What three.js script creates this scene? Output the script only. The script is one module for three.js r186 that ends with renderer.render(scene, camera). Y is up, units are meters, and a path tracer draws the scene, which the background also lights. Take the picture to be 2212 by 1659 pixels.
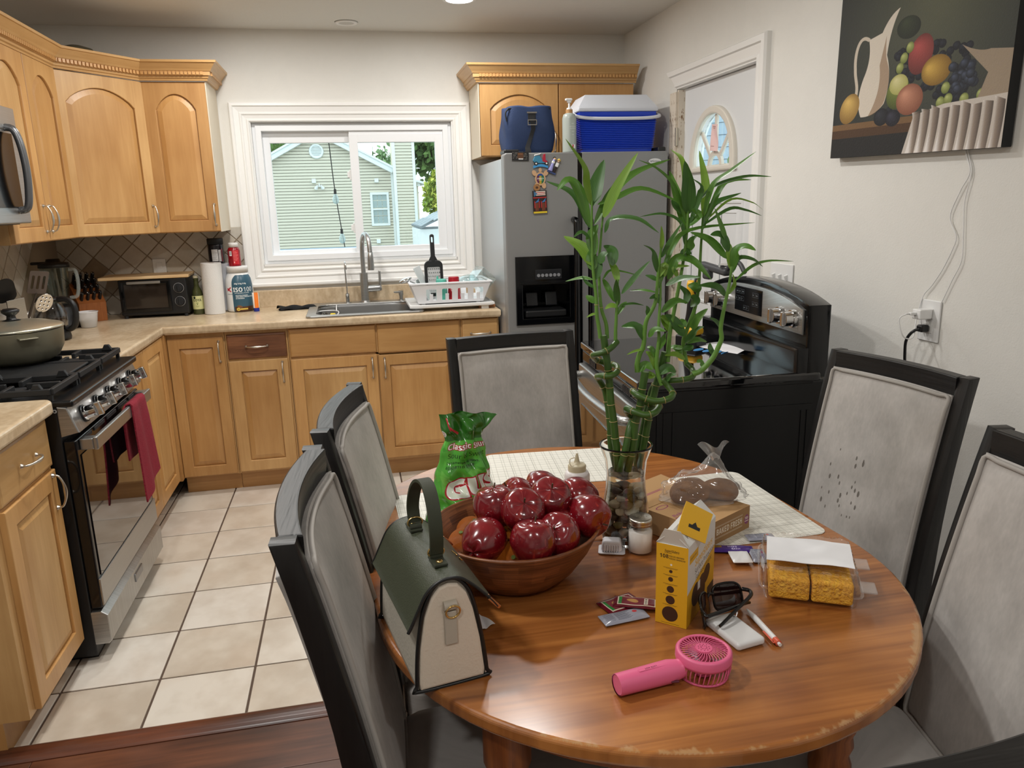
import * as THREE from 'three';
import { RoundedBoxGeometry } from 'three/addons/geometries/RoundedBoxGeometry.js';
import { mergeGeometries, mergeVertices, toCreasedNormals } from 'three/addons/utils/BufferGeometryUtils.js';
import { RectAreaLightUniformsLib } from 'three/addons/lights/RectAreaLightUniformsLib.js';

// ---------- camera, sky, lights, exposure ----------
const scene = new THREE.Scene();
const camera = new THREE.PerspectiveCamera(53.52, 2212 / 1659, 0.05, 200);
camera.position.set(-1.6975, 1.4704, 4.6738);
camera.up.set(0.072565, 0.972553, -0.221076);
camera.lookAt(-1.6975 + 0.194592, 1.4704 - 0.231207, 4.6738 - 0.953246);
scene.background = new THREE.Color().setRGB(0.98, 1.06, 1.12);
const renderer = new THREE.WebGLRenderer({ antialias: true });
renderer.toneMapping = THREE.LinearToneMapping;
renderer.toneMappingExposure = 2.15;
renderer.shadowMap.enabled = true;
RectAreaLightUniformsLib.init();
const LAMP_TINT = new THREE.Color().setRGB(1.0, 0.98, 0.945);
// recessed ceiling lamps: x, z, radiance
const LAMPS = [[-1.10, 0.73, 105], [-2.16, 0.78, 105], [-1.12, 1.95, 140], [-2.16, 1.95, 150], [-2.3, 3.35, 175], [-2.3, 5.0, 120], [-0.9, 5.0, 90]];

// ---------- helpers ----------
let seed = 12345;
const rnd = () => { seed = (seed * 1664525 + 1013904223) >>> 0; return seed / 4294967296; };
const rr = (a, b) => a + (b - a) * rnd();
const PI = Math.PI, V3 = (x, y, z) => new THREE.Vector3(x, y, z);
const taken = {};
function uname(n) { if (taken[n] === undefined) { taken[n] = 0; return n; } taken[n]++; return n + '_' + String(taken[n]).padStart(3, '0'); }
function clean(g) {
  g = g.index ? g.toNonIndexed() : g.clone();
  for (const k of Object.keys(g.attributes)) if (!['position', 'normal', 'uv'].includes(k)) g.deleteAttribute(k);
  if (!g.attributes.uv) g.setAttribute('uv', new THREE.BufferAttribute(new Float32Array(g.attributes.position.count * 2), 2));
  if (!g.attributes.normal) g.computeVertexNormals();
  g.clearGroups(); g.morphAttributes = {};
  return g;
}
const merge = (gs) => mergeGeometries(gs.map(clean));
function M(name, geo, mat, parent) {
  if (Array.isArray(geo)) geo = geo.length === 1 ? geo[0] : merge(geo);
  const m = new THREE.Mesh(geo, mat);
  m.castShadow = m.receiveShadow = true;
  m.name = parent ? name : uname(name);
  (parent || scene).add(m);
  return m;
}
function tag(o, label, category, group) { o.userData.label = label; o.userData.category = category; if (group) o.userData.group = group; return o; }
function T(name, label, category, [x, y, z] = [0, 0, 0], ry = 0, group) {
  const g = new THREE.Group(); g.name = uname(name); g.position.set(x, y, z); g.rotation.y = ry; scene.add(g);
  return tag(g, label, category, group);
}
function ST(name, geo, mat, parent) { const m = M(name, geo, mat, parent); if (!parent) m.userData.kind = 'structure'; return m; }
function copyOf(o, label, group) { const c = o.clone(); c.name = uname(o.name.replace(/_\d{3}$/, '')); c.userData = { ...o.userData }; if (label) c.userData.label = label; if (group) c.userData.group = group; scene.add(c); return c; }
// geometry
const mv = (g, x = 0, y = 0, z = 0, rx = 0, ry = 0, rz = 0) => { if (rx) g.rotateX(rx); if (ry) g.rotateY(ry); if (rz) g.rotateZ(rz); g.translate(x, y, z); return g; };
const box = (w, h, d, r = 0, s = 2) => r ? new RoundedBoxGeometry(w, h, d, s, Math.min(r, w / 2.01, h / 2.01, d / 2.01)) : new THREE.BoxGeometry(w, h, d);
const bb = (x0, x1, y0, y1, z0, z1, r = 0) => mv(box(x1 - x0, y1 - y0, z1 - z0, r), (x0 + x1) / 2, (y0 + y1) / 2, (z0 + z1) / 2);
const cyl = (r0, r1, h, n = 24, open = false) => new THREE.CylinderGeometry(r1, r0, h, n, 1, open);   // r0 bottom, r1 top
const sph = (r, a = 20, b = 14) => new THREE.SphereGeometry(r, a, b);
const lathe = (p, n = 40) => {                                       // v runs with the height
  const g = new THREE.LatheGeometry(p.map(([x, y]) => new THREE.Vector2(x, y)), n), ys = p.map((q) => q[1]), a = Math.min(...ys), b = Math.max(...ys), q = g.attributes.position, u = g.attributes.uv;
  for (let i = 0; i < q.count; i++) u.setY(i, (q.getY(i) - a) / (b - a || 1)); return g;
};
const curve = (pts, closed = false, t = 0.5) => new THREE.CatmullRomCurve3(pts.map((p) => V3(...p)), closed, 'catmullrom', t);
const tube = (pts, r, seg = 24, n = 8, closed = false) => new THREE.TubeGeometry(curve(pts, closed), seg, r, n, closed);
function vtube(pts, rad, seg = 30, n = 10) {                        // tube whose radius follows rad(t), with end caps
  const c = curve(pts), fr = c.computeFrenetFrames(seg, false), P = [], N = [], UV = [], I = [];
  for (let i = 0; i <= seg; i++) {
    const t = i / seg, p = c.getPointAt(t), r = typeof rad === 'function' ? rad(t) : rad;
    for (let j = 0; j <= n; j++) {
      const a = j / n * 2 * PI, d = fr.normals[i].clone().multiplyScalar(Math.cos(a)).addScaledVector(fr.binormals[i], Math.sin(a));
      P.push(p.x + d.x * r, p.y + d.y * r, p.z + d.z * r); N.push(d.x, d.y, d.z); UV.push(j / n, t);
    }
  }
  for (let i = 0; i < seg; i++) for (let j = 0; j < n; j++) { const a = i * (n + 1) + j, b = a + n + 1; I.push(a, a + 1, b, b, a + 1, b + 1); }
  for (const e of [0, seg]) {
    const p = c.getPointAt(e / seg), tg = c.getTangentAt(e / seg).multiplyScalar(e ? 1 : -1), k = P.length / 3;
    P.push(p.x, p.y, p.z); N.push(tg.x, tg.y, tg.z); UV.push(.5, e / seg);
    for (let j = 0; j <= n; j++) { const q = (e * (n + 1) + j) * 3; P.push(P[q], P[q + 1], P[q + 2]); N.push(tg.x, tg.y, tg.z); UV.push(.5, e / seg); }
    for (let j = 0; j < n; j++) e ? I.push(k, k + 1 + j, k + 2 + j) : I.push(k, k + 2 + j, k + 1 + j);
  }
  return bufg(P, I, UV, N);
}
function bufg(P, I, UV, N) {
  const g = new THREE.BufferGeometry();
  g.setAttribute('position', new THREE.Float32BufferAttribute(P, 3));
  if (UV) g.setAttribute('uv', new THREE.Float32BufferAttribute(UV, 2));
  g.setIndex(I);
  if (N) g.setAttribute('normal', new THREE.Float32BufferAttribute(N, 3)); else g.computeVertexNormals();
  return g;
}
// grid surface f(u,v)->[x,y,z]
function surf(f, nu = 20, nv = 20) {
  const P = [], UV = [], I = [];
  for (let j = 0; j <= nv; j++) for (let i = 0; i <= nu; i++) { P.push(...f(i / nu, j / nv)); UV.push(i / nu, j / nv); }
  for (let j = 0; j < nv; j++) for (let i = 0; i < nu; i++) { const a = j * (nu + 1) + i, b = a + nu + 1; I.push(a, a + 1, b, b, a + 1, b + 1); }
  return bufg(P, I, UV);
}
// closed sheet of thickness t (two offset copies of a surface plus its rim)
function sheet(f, t, nu = 20, nv = 20) {
  const g = surf(f, nu, nv), n = g.attributes.normal, p = g.attributes.position, back = g.clone(), q = back.attributes.position;
  for (let i = 0; i < q.count; i++) q.setXYZ(i, p.getX(i) - n.getX(i) * t, p.getY(i) - n.getY(i) * t, p.getZ(i) - n.getZ(i) * t);
  const idx = back.index.array; for (let i = 0; i < idx.length; i += 3) { const k = idx[i]; idx[i] = idx[i + 1]; idx[i + 1] = k; }
  back.computeVertexNormals();
  const loop = []; for (let i = 0; i < nu; i++) loop.push(i); for (let j = 0; j < nv; j++) loop.push(j * (nu + 1) + nu); for (let i = nu; i > 0; i--) loop.push(nv * (nu + 1) + i); for (let j = nv; j > 0; j--) loop.push(j * (nu + 1));
  const P = [], I = [], UV = [];
  loop.forEach((k) => { P.push(p.getX(k), p.getY(k), p.getZ(k), q.getX(k), q.getY(k), q.getZ(k)); const u = g.attributes.uv; UV.push(u.getX(k), u.getY(k), u.getX(k), u.getY(k)); });
  const L = loop.length; for (let i = 0; i < L; i++) { const a = i * 2, b = ((i + 1) % L) * 2; I.push(a, a + 1, b, b, a + 1, b + 1); }
  return merge([g, back, bufg(P, I, UV)]);
}
const shp = (pts) => { const s = new THREE.Shape(); pts.forEach(([x, y], i) => i ? s.lineTo(x, y) : s.moveTo(x, y)); s.closePath(); return s; };
function rrect(x0, y0, x1, y1, r, S = new THREE.Shape()) {
  S.moveTo(x0 + r, y0); S.lineTo(x1 - r, y0); S.absarc(x1 - r, y0 + r, r, -PI / 2, 0); S.lineTo(x1, y1 - r); S.absarc(x1 - r, y1 - r, r, 0, PI / 2);
  S.lineTo(x0 + r, y1); S.absarc(x0 + r, y1 - r, r, PI / 2, PI); S.lineTo(x0, y0 + r); S.absarc(x0 + r, y0 + r, r, PI, 1.5 * PI); return S;
}
const ext = (s, d, b = 0, bs = b, n = 1, cs = 10) => new THREE.ExtrudeGeometry(s, { depth: d, bevelEnabled: b > 0, bevelThickness: b, bevelSize: bs, bevelOffset: -bs, bevelSegments: n, curveSegments: cs });
const flatXZ = (g, y) => mv(g, 0, y, 0, PI / 2);                    // extrusion of (x,z) drawn as (x,y): top at y, going down
// profile (list of [out, y]) swept along straight runs with mitred corners: path of [x,z], outward = right of the travel direction
function sweep(path, prof) {
  const n = path.length, gs = [];
  const dir = (a, b) => { const d = [b[0] - a[0], b[1] - a[1]], l = Math.hypot(...d); return [d[0] / l, d[1] / l]; };
  const nor = (d) => [-d[1], d[0]];
  const off = path.map((p, i) => {
    const a = i ? nor(dir(path[i - 1], p)) : null, b = i < n - 1 ? nor(dir(p, path[i + 1])) : null;
    if (!a) return b; if (!b) return a;
    const m = [a[0] + b[0], a[1] + b[1]], k = 2 / (m[0] * m[0] + m[1] * m[1]); return [m[0] * k, m[1] * k];
  });
  for (let i = 0; i < n - 1; i++) {
    const P = [], I = [], UV = [], L = Math.hypot(path[i + 1][0] - path[i][0], path[i + 1][1] - path[i][1]); let s = 0;
    for (let k = 0; k < prof.length - 1; k++) {
      const [o0, y0] = prof[k], [o1, y1] = prof[k + 1], b = P.length / 3, ds = Math.hypot(o1 - o0, y1 - y0);
      for (const [q, o, y, u, v] of [[i, o0, y0, 0, s], [i + 1, o0, y0, L, s], [i, o1, y1, 0, s + ds], [i + 1, o1, y1, L, s + ds]]) { P.push(path[q][0] + off[q][0] * o, y, path[q][1] + off[q][1] * o); UV.push(v, u); }
      I.push(b, b + 1, b + 2, b + 2, b + 1, b + 3); s += ds;
    }
    gs.push(bufg(P, I, UV));
  }
  for (const e of [0, n - 1]) {                                      // end caps
    const c = new THREE.ShapeGeometry(shp(prof)), p = c.attributes.position;
    for (let i = 0; i < p.count; i++) p.setXYZ(i, path[e][0] + off[e][0] * p.getX(i), p.getY(i), path[e][1] + off[e][1] * p.getX(i));
    c.computeVertexNormals(); gs.push(c);
  }
  return merge(gs);
}
// uv in metres by the main axis of each face; grain 'y' keeps v along y (or along z on horizontal faces), 'x' turns it
function puv(g, grain = 'y', s = 1, ou = 0, ov = 0) {
  g = clean(g); const p = g.attributes.position, n = g.attributes.normal, u = g.attributes.uv;
  for (let i = 0; i < p.count; i += 3) {
    const nx = Math.abs(n.getX(i) + n.getX(i + 1) + n.getX(i + 2)), ny = Math.abs(n.getY(i) + n.getY(i + 1) + n.getY(i + 2)), nz = Math.abs(n.getZ(i) + n.getZ(i + 1) + n.getZ(i + 2));
    for (let k = i; k < i + 3; k++) {
      const x = p.getX(k), y = p.getY(k), z = p.getZ(k);
      let a, b; if (nx >= ny && nx >= nz) { a = z; b = y; } else if (ny >= nz) { a = x; b = z; } else { a = x; b = y; }
      if (grain === 'x') [a, b] = [b, a];
      u.setXY(k, a * s + ou, b * s + ov);
    }
  }
  return g;
}
const smooth = (g, ang = 0.6) => toCreasedNormals(g, ang);
// ---------- procedural textures ----------
const hash = (x, y, s) => { let h = Math.imul(x, 374761393) + Math.imul(y, 668265263) + Math.imul(s, 974634211); h = Math.imul(h ^ (h >>> 13), 1274126177); return ((h ^ (h >>> 16)) >>> 0) / 4294967296; };
function vn(x, y, px, py, s) {
  const ix = Math.floor(x), iy = Math.floor(y), fx = x - ix, fy = y - iy, u = fx * fx * (3 - 2 * fx), v = fy * fy * (3 - 2 * fy), w = (a, p) => ((a % p) + p) % p;
  const a = hash(w(ix, px), w(iy, py), s), b = hash(w(ix + 1, px), w(iy, py), s), c = hash(w(ix, px), w(iy + 1, py), s), d = hash(w(ix + 1, px), w(iy + 1, py), s);
  return a + (b - a) * u + (c - a) * v + (a - b - c + d) * u * v;
}
const fbm = (u, v, fx, fy, s, o = 4) => { let a = 0, k = .5, t = 0; for (let i = 0; i < o; i++) { a += k * vn(u * fx, v * fy, fx, fy, s + i); t += k; k *= .55; fx *= 2; fy *= 2; } return a / t; };
function tex(w, h, f, metres = 1, srgb = true) {
  const d = new Uint8Array(w * h * 4);
  for (let y = 0; y < h; y++) for (let x = 0; x < w; x++) { const c = f(x / w, y / h), i = (y * w + x) * 4; for (let k = 0; k < 3; k++) d[i + k] = Math.max(0, Math.min(255, c[k] ?? c[0])); d[i + 3] = 255; }
  const t = new THREE.DataTexture(d, w, h); t.wrapS = t.wrapT = THREE.RepeatWrapping; t.magFilter = THREE.LinearFilter; t.minFilter = THREE.LinearMipmapLinearFilter; t.generateMipmaps = true;
  if (srgb) t.colorSpace = THREE.SRGBColorSpace; t.repeat.set(1 / metres, 1 / metres); t.needsUpdate = true; return t;
}
function canvasTex(w, h, draw) {
  const c = document.createElement('canvas'); c.width = w; c.height = h; draw(c.getContext('2d'), w, h);
  const t = new THREE.CanvasTexture(c); t.colorSpace = THREE.SRGBColorSpace; return t;
}
const mix = (a, b, t) => a.map((v, i) => v + (b[i] - v) * t);
function mat(c, rough = .6, o = {}) {
  const phys = ['clearcoat', 'transmission', 'sheen', 'ior', 'anisotropy', 'thickness'].some((k) => k in o);
  const m = phys ? new THREE.MeshPhysicalMaterial() : new THREE.MeshStandardMaterial();
  m.color = new THREE.Color(c); m.roughness = rough; m.metalness = 0; if (o.sheenColor) o.sheenColor = new THREE.Color(o.sheenColor); Object.assign(m, o); return m;
}
const woodTex = (light, dark, seed, sx = 14, sy = 2, contrast = 1, metres = .6, size = 512) => tex(size, size, (u, v) => {
  const warp = fbm(u, v, 3, 2, seed + 9, 3) * .25, g = fbm(u + warp * .2, v, sx, sy, seed, 5), fine = fbm(u, v, 90, 5, seed + 20, 2), big = fbm(u, v, 3, 2, seed + 40, 3);
  let t = (g - .5) * 1.7 * contrast + (fine - .5) * .5 * contrast + (big - .5) * .9 * contrast + .5; return mix(light, dark, Math.max(0, Math.min(1, t)));
}, metres);
const mapleT = woodTex([214, 174, 118], [180, 136, 82], 3, 9, 2, .62, .7);
const maple = mat('#ffffff', .42, { map: mapleT, clearcoat: .25, clearcoatRoughness: .35 });
const mapleTone = ['#ffffff', '#f3ebe0', '#efe4d6', '#fff6ea'].map((c) => { const m = maple.clone(); m.color = new THREE.Color(c); return m; });
const mapleSide = mat('#d9cdb8', .55);
const walnutFront = mat('#ffffff', .45, { map: woodTex([140, 92, 60], [92, 56, 36], 71, 12, 2, .9, .4, 256) });
const bumpNoise = tex(256, 256, (u, v) => { const n = fbm(u, v, 40, 40, 5, 3) * 255; return [n, n, n]; }, .15, false);
const wallPaint = mat('#ebe9e3', .75, { map: tex(256, 256, (u, v) => { const n = 248 + (fbm(u, v, 6, 6, 31, 4) - .5) * 10; return [n, n, n]; }, 1.5), bumpMap: bumpNoise, bumpScale: .0004 });
const ceilPaint = mat('#dddbd5', .85, { bumpMap: bumpNoise, bumpScale: .0004 });
const whiteTrim = mat('#eeedea', .35);
const vinylWhite = mat('#eef0f2', .3);
const steel = mat('#c2c2c0', .32, { metalness: .88, map: tex(256, 256, (u, v) => { const n = 225 + (fbm(u, v, 2, 120, 12, 3) - .5) * 50; return [n, n, n]; }, .3) });
const chrome = mat('#d2d2d2', .12, { metalness: 1 });
const satin = mat('#cfcac0', .3, { metalness: 1 });
const blackGloss = mat('#08090b', .12), blackPlastic = mat('#121315', .42), blackMatte = mat('#16171a', .7);
const whitePlastic = mat('#e9e9e8', .35), clearPlastic = mat('#ffffff', .04, { transmission: 1, thickness: 0, ior: 1.45 });
const glassPane = mat('#f4fbfa', .01, { transmission: 1, thickness: 0, ior: 1.45 });
const gold = mat('#d8b878', .22, { metalness: 1 });
// ---------- room shell ----------
const XL = -3.28, ZF = 6.6, HC = 2.43;
const floorBase = ST('floor', bb(XL - .15, .15, -.12, -.004, -.16, ZF + .15), mat('#57463a', .9));
const tileT = tex(512, 512, (u, v) => { const n = fbm(u, v, 5, 5, 61, 5), m = fbm(u, v, 18, 14, 66, 4), d = fbm(u, v, 4, 3, 69, 3); let c = mix([221, 214, 203], [198, 187, 173], Math.max(0, Math.min(1, (n - .5) * 2.2 + (m - .5) * .8 + .4))); if (d > .62) c = mix(c, [204, 186, 168], (d - .62) * 2); return c; }, .9);
const tileMats = [0, 1, 2, 3].map((k) => { const t = tileT.clone(); t.offset.set(k * .27, k * .41); return mat(['#ffffff', '#f6f3ee', '#fbfaf8', '#f2eee8'][k], .3, { map: t }); });
const TS = .2954, TX = -2.4013, TZ = 1.1164;
for (let i = -2; i < 9; i++) for (let j = -3; j < 5; j++) {
  const g = .0035, x0 = Math.max(TX + i * TS + g, XL), x1 = Math.min(TX + (i + 1) * TS - g, -.002), z0 = Math.max(TZ + j * TS + g, .2), z1 = Math.min(TZ + (j + 1) * TS - g, 2.556);
  if (x1 - x0 < .01 || z1 - z0 < .01) continue;
  M('tile', puv(bb(x0, x1, -.008, 0, z0, z1, .0025)), tileMats[(i * 7 + j * 3 + 50) % 4], floorBase);
}
const darkWoodT = woodTex([122, 78, 54], [60, 36, 27], 8, 8, 2, .95, .8);
const plankMats = [0, 1, 2].map((k) => { const t = darkWoodT.clone(); t.offset.set(k * .31, k * .17); return mat(['#ffffff', '#e8dcd6', '#d8ccc6'][k], .33, { map: t }); });
for (let j = 0; j < 14; j++) for (let i = 0; i < 4; i++) {
  const z0 = 2.627 + j * .19, x0 = Math.max(XL, XL - .6 + i * 1.22 + (j % 3) * .4), x1 = Math.min(0, XL - .6 + (i + 1) * 1.22 + (j % 3) * .4);
  if (x1 - x0 > .02) M('plank', puv(bb(x0 + .0006, x1 - .0006, -.01, .004, z0 + .0006, z0 + .1894, .0015), 'x'), plankMats[(i + j * 2) % 3], floorBase);
}
M('plank', puv(bb(XL, 0, -.01, .004, 2.627 + 14 * .19, ZF), 'x'), plankMats[0], floorBase);
const strip = new THREE.Shape(); strip.moveTo(2.553, 0); strip.lineTo(2.627, 0); strip.lineTo(2.627, .006); strip.quadraticCurveTo(2.615, .018, 2.592, .019); strip.lineTo(2.575, .017); strip.quadraticCurveTo(2.556, .015, 2.553, 0);
const stripG = ext(strip, 3.2); { const p = stripG.attributes.position; for (let i = 0; i < p.count; i++) p.setXYZ(i, -p.getZ(i) - .02, p.getY(i), p.getX(i)); stripG.computeVertexNormals(); }
const st1 = ST('trim_1', puv(smooth(stripG), 'x'), mat('#f4d8c8', .3, { map: darkWoodT })); st1.userData.label = 'dark wood threshold strip between tile and plank floor'; st1.userData.category = 'trim';

ST('ceiling', bb(XL - .15, .15, HC, HC + .12, -.16, ZF + .15), ceilPaint);
ST('wall_left', bb(XL - .15, XL, -.1, HC, -.16, ZF), wallPaint);
ST('wall_front', bb(XL - .15, .15, -.1, HC, ZF, ZF + .15), wallPaint);
// back wall around the window opening
const WX0 = -2.205, WX1 = -1.055, WY0 = 1.147, WY1 = 1.962;
ST('wall_back', [bb(XL, WX0, -.1, HC, -.16, 0), bb(WX1, .15, -.1, HC, -.16, 0), bb(WX0, WX1, -.1, WY0, -.16, 0), bb(WX0, WX1, WY1, HC, -.16, 0)].map((g) => puv(g)), wallPaint);
// right wall around the back door
const DZ0 = .79, DZ1 = 1.615, DY = 2.025;
ST('wall_right', [bb(0, .15, -.1, HC, -.16, DZ0), bb(0, .15, -.1, HC, DZ1, ZF), bb(0, .15, DY, HC, DZ0, DZ1)].map((g) => puv(g)), wallPaint);

// moulded rectangular frame: profile of [inset from the outer edge, height above the wall]
function frame4(x0, x1, y0, y1, prof, z = 0, sides = [1, 1, 1, 1]) {
  const gs = [], ring = (d) => [[x0 + d, y0 + d], [x1 - d, y0 + d], [x1 - d, y1 - d], [x0 + d, y1 - d]];
  for (let s = 0; s < 4; s++) {
    if (!sides[s]) continue; const P = [], I = [], UV = []; let a = 0;
    for (let k = 0; k < prof.length - 1; k++) {
      const A = ring(prof[k][0]), B = ring(prof[k + 1][0]), b = P.length / 3, d = Math.hypot(prof[k + 1][0] - prof[k][0], prof[k + 1][1] - prof[k][1]);
      const p = A[s], q = A[(s + 1) % 4], r = B[s], t = B[(s + 1) % 4];
      P.push(p[0], p[1], z + prof[k][1], q[0], q[1], z + prof[k][1], r[0], r[1], z + prof[k + 1][1], t[0], t[1], z + prof[k + 1][1]);
      UV.push(a, p[0] + p[1], a, q[0] + q[1], a + d, r[0] + r[1], a + d, t[0] + t[1]); I.push(b, b + 1, b + 2, b + 2, b + 1, b + 3); a += d;
    }
    gs.push(bufg(P, I, UV));
  }
  return gs;
}
const casingProf = [[0, 0], [0, .024], [.006, .03], [.018, .031], [.024, .022], [.05, .017], [.056, .021], [.062, .021], [.068, .014], [.085, .011], [.092, .016], [.098, .016], [.104, .008], [.104, -.002]];
// window
const win = new THREE.Group(); win.name = 'window_1'; win.userData.kind = 'structure'; win.userData.label = 'white two pane sliding window with moulded casing above the sink'; scene.add(win);
M('casing', frame4(-2.30, -.957, 1.03, 2.05, casingProf), whiteTrim, win);
M('jamb', [bb(WX0, WX0 + .012, WY0, WY1, -.15, .004), bb(WX1 - .012, WX1, WY0, WY1, -.15, .004), bb(WX0, WX1, WY1 - .012, WY1, -.15, .004), bb(WX0, WX1, WY0, WY0 + .012, -.15, .004)], whiteTrim, win);
const frameSq = (x0, x1, y0, y1, w, z0, z1, r = .004) => [bb(x0, x0 + w, y0, y1, z0, z1, r), bb(x1 - w, x1, y0, y1, z0, z1, r), bb(x0 + w - r, x1 - w + r, y0, y0 + w, z0 + r * .05, z1 - r * .05, r), bb(x0 + w - r, x1 - w + r, y1 - w, y1, z0 + r * .05, z1 - r * .05, r)];
M('window_frame', [...frameSq(WX0 + .012, WX1 - .012, WY0 + .012, WY1 - .012, .05, -.1, -.03), ...frameSq(WX0 + .03, WX1 - .03, WY0 + .03, WY1 - .03, .032, -.03, -.018, .003)], vinylWhite, win);
const sashL = M('sash', [...frameSq(-2.145, -1.615, 1.193, 1.878, .04, -.095, -.066), bb(-2.145, -1.6, 1.876, 1.904, -.095, -.066)], vinylWhite, win);
M('pane', bb(-2.106, -1.654, 1.232, 1.839, -.083, -.079), glassPane, sashL);
const sashR = M('sash', [...frameSq(-1.662, -1.115, 1.19, 1.884, .05, -.062, -.03), bb(-1.66, -1.115, 1.88, 1.904, -.062, -.032)], vinylWhite, win);
M('pane', bb(-1.613, -1.164, 1.239, 1.835, -.048, -.044), glassPane, sashR);
for (const y of [1.655, 1.35]) M('latch', [bb(-1.672, -1.66, y - .03, y + .03, -.07, -.04, .004), bb(-1.684, -1.668, y - .016, y + .02, -.064, -.046, .004)], whitePlastic, win);

// back door in the right wall (its panes are seen from inside)
const door = new THREE.Group(); door.name = 'door_1'; door.userData.kind = 'structure'; door.userData.label = 'white exterior door with arched fan window'; scene.add(door);
const toRight = (g) => { g.rotateY(-PI / 2); return g; };             // drawn in (z, y): local x -> world z, local z -> world -x
{
  // casing, three sides; left leg is bare unpainted wood with hinge marks
  const pr = [[0, 0], [0, .02], [.006, .03], [.03, .03], [.034, .018], [.07, .013], [.078, .017], [.084, .017], [.09, .008], [.095, .008], [.095, -.12], [.11, -.12]];
  M('door_casing', [toRight(merge(frame4(.715, 1.70, -.5, 2.108, pr, 0, [0, 1, 1, 0])))], whiteTrim, door);
  M('bare_jamb', [bb(-.014, 0, 0, 2.0, .735, .81, .002), bb(0, .12, 0, 2.01, .80, .815)], mat('#e2dace', .8, { map: tex(128, 256, (u, v) => { const n = fbm(u, v, 6, 30, 77, 4); return n > .7 ? [150, 120, 92] : [246, 242, 236]; }, .4) }), door);
  const S = rrect(.83, .01, 1.545, 2.01, .002);
  const arch = (k) => { const cx = 1.165, cy = 1.615, rx = .195 * k, ry = .245 * k, p = []; for (let i = 0; i <= 28; i++) { const a = PI - i / 28 * PI; p.push([cx + Math.cos(a) * rx, cy - (k - 1) * .1 + Math.pow(Math.sin(a), .8) * ry]); } return p; };
  S.holes.push(shp(arch(1).reverse()));
  const DX = .03;                                                     // door slab face sits this far inside the wall
  const slab = M('door_slab', mv(toRight(ext(S, .04)), DX + .04, 0, 0), mat('#dfe1e2', .45), door);
  const ring = shp(arch(1.22)); ring.holes.push(shp(arch(.97).reverse()));
  M('glazing_rim', mv(toRight(ext(ring, .012, .008, .008, 2)), DX, 0, 0), mat('#dcd6ca', .5), door);
  const pane = M('pane', mv(toRight(ext(shp(arch(1.0)), .006)), DX + .03, 0, 0), glassPane, door);
  const cx = 1.165, bar = (x0, y0, x1, y1, w) => { const l = Math.hypot(x1 - x0, y1 - y0); return mv(toRight(mv(box(l, w, .014, .004), (x0 + x1) / 2, (y0 + y1) / 2, 0, 0, 0, Math.atan2(y1 - y0, x1 - x0))), DX + .012, 0, 0); };
  const half = new THREE.Shape(); half.absarc(cx, 1.615, .075, 0, PI); half.absarc(cx, 1.615, .052, PI, 0, true);
  M('muntin', [bar(cx, 1.68, cx, 1.855, .022), bar(cx - .05, 1.665, cx - .15, 1.78, .022), bar(cx + .05, 1.665, cx + .15, 1.78, .022), mv(toRight(ext(half, .014)), DX + .019, 0, 0), bar(cx - .19, 1.615, cx + .19, 1.615, .018)], mat('#d6d0c4', .5), pane);
  for (const z0 of [.9, 1.215]) M('door_panel', [toRight(merge(frame4(z0, z0 + .265, .95, 1.46, [[0, 0], [.006, .006], [.016, .006], [.022, -.002], [.04, 0], [.06, .004], [.06, .004]], 0)))].map((g) => mv(g, DX, 0, 0)), mat('#dfe1e2', .45), door);
  M('door_stop', bb(DX + .002, .12, 0, DY, 1.548, DZ1), mat('#bfc6cf', .5), door);
  for (const y of [1.78, 1.05, .3]) M('hinge', [bb(-.016, .0, y - .045, y + .045, .812, .822, .002), mv(cyl(.006, .006, .09, 10), -.012, y, .826)], mat('#b9b1a0', .45, { metalness: .8 }), door);
}
tag(M('paper_tag', mv(toRight(sheet((u, v) => [(u - .5) * .07 + .006 * Math.sin(v * 5), (v - .5) * .12, .004 * Math.sin(u * 4 + v * 5)], .0008, 8, 12)), .018, 1.745, 1.19, .1), mat('#ffffff', .8, { map: canvasTex(64, 128, (c, w, h) => { c.fillStyle = '#eac9c6'; c.fillRect(0, 0, w, h); c.fillStyle = '#a8807f'; c.fillRect(12, 10, 40, 4); c.fillRect(16, 18, 32, 3); c.fillRect(8, 104, 26, 3); }) })), 'pink paper tag taped to the arched glass of the white door', 'tag');
for (const [z0, z1, s] of [[-.0, .7, 0], [1.72, ZF, 1]]) { const b = ST(s ? 'baseboard_right' : 'baseboard_corner', [bb(-.014, 0, .004, .09, z0, z1, .003)], whiteTrim); }
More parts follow.
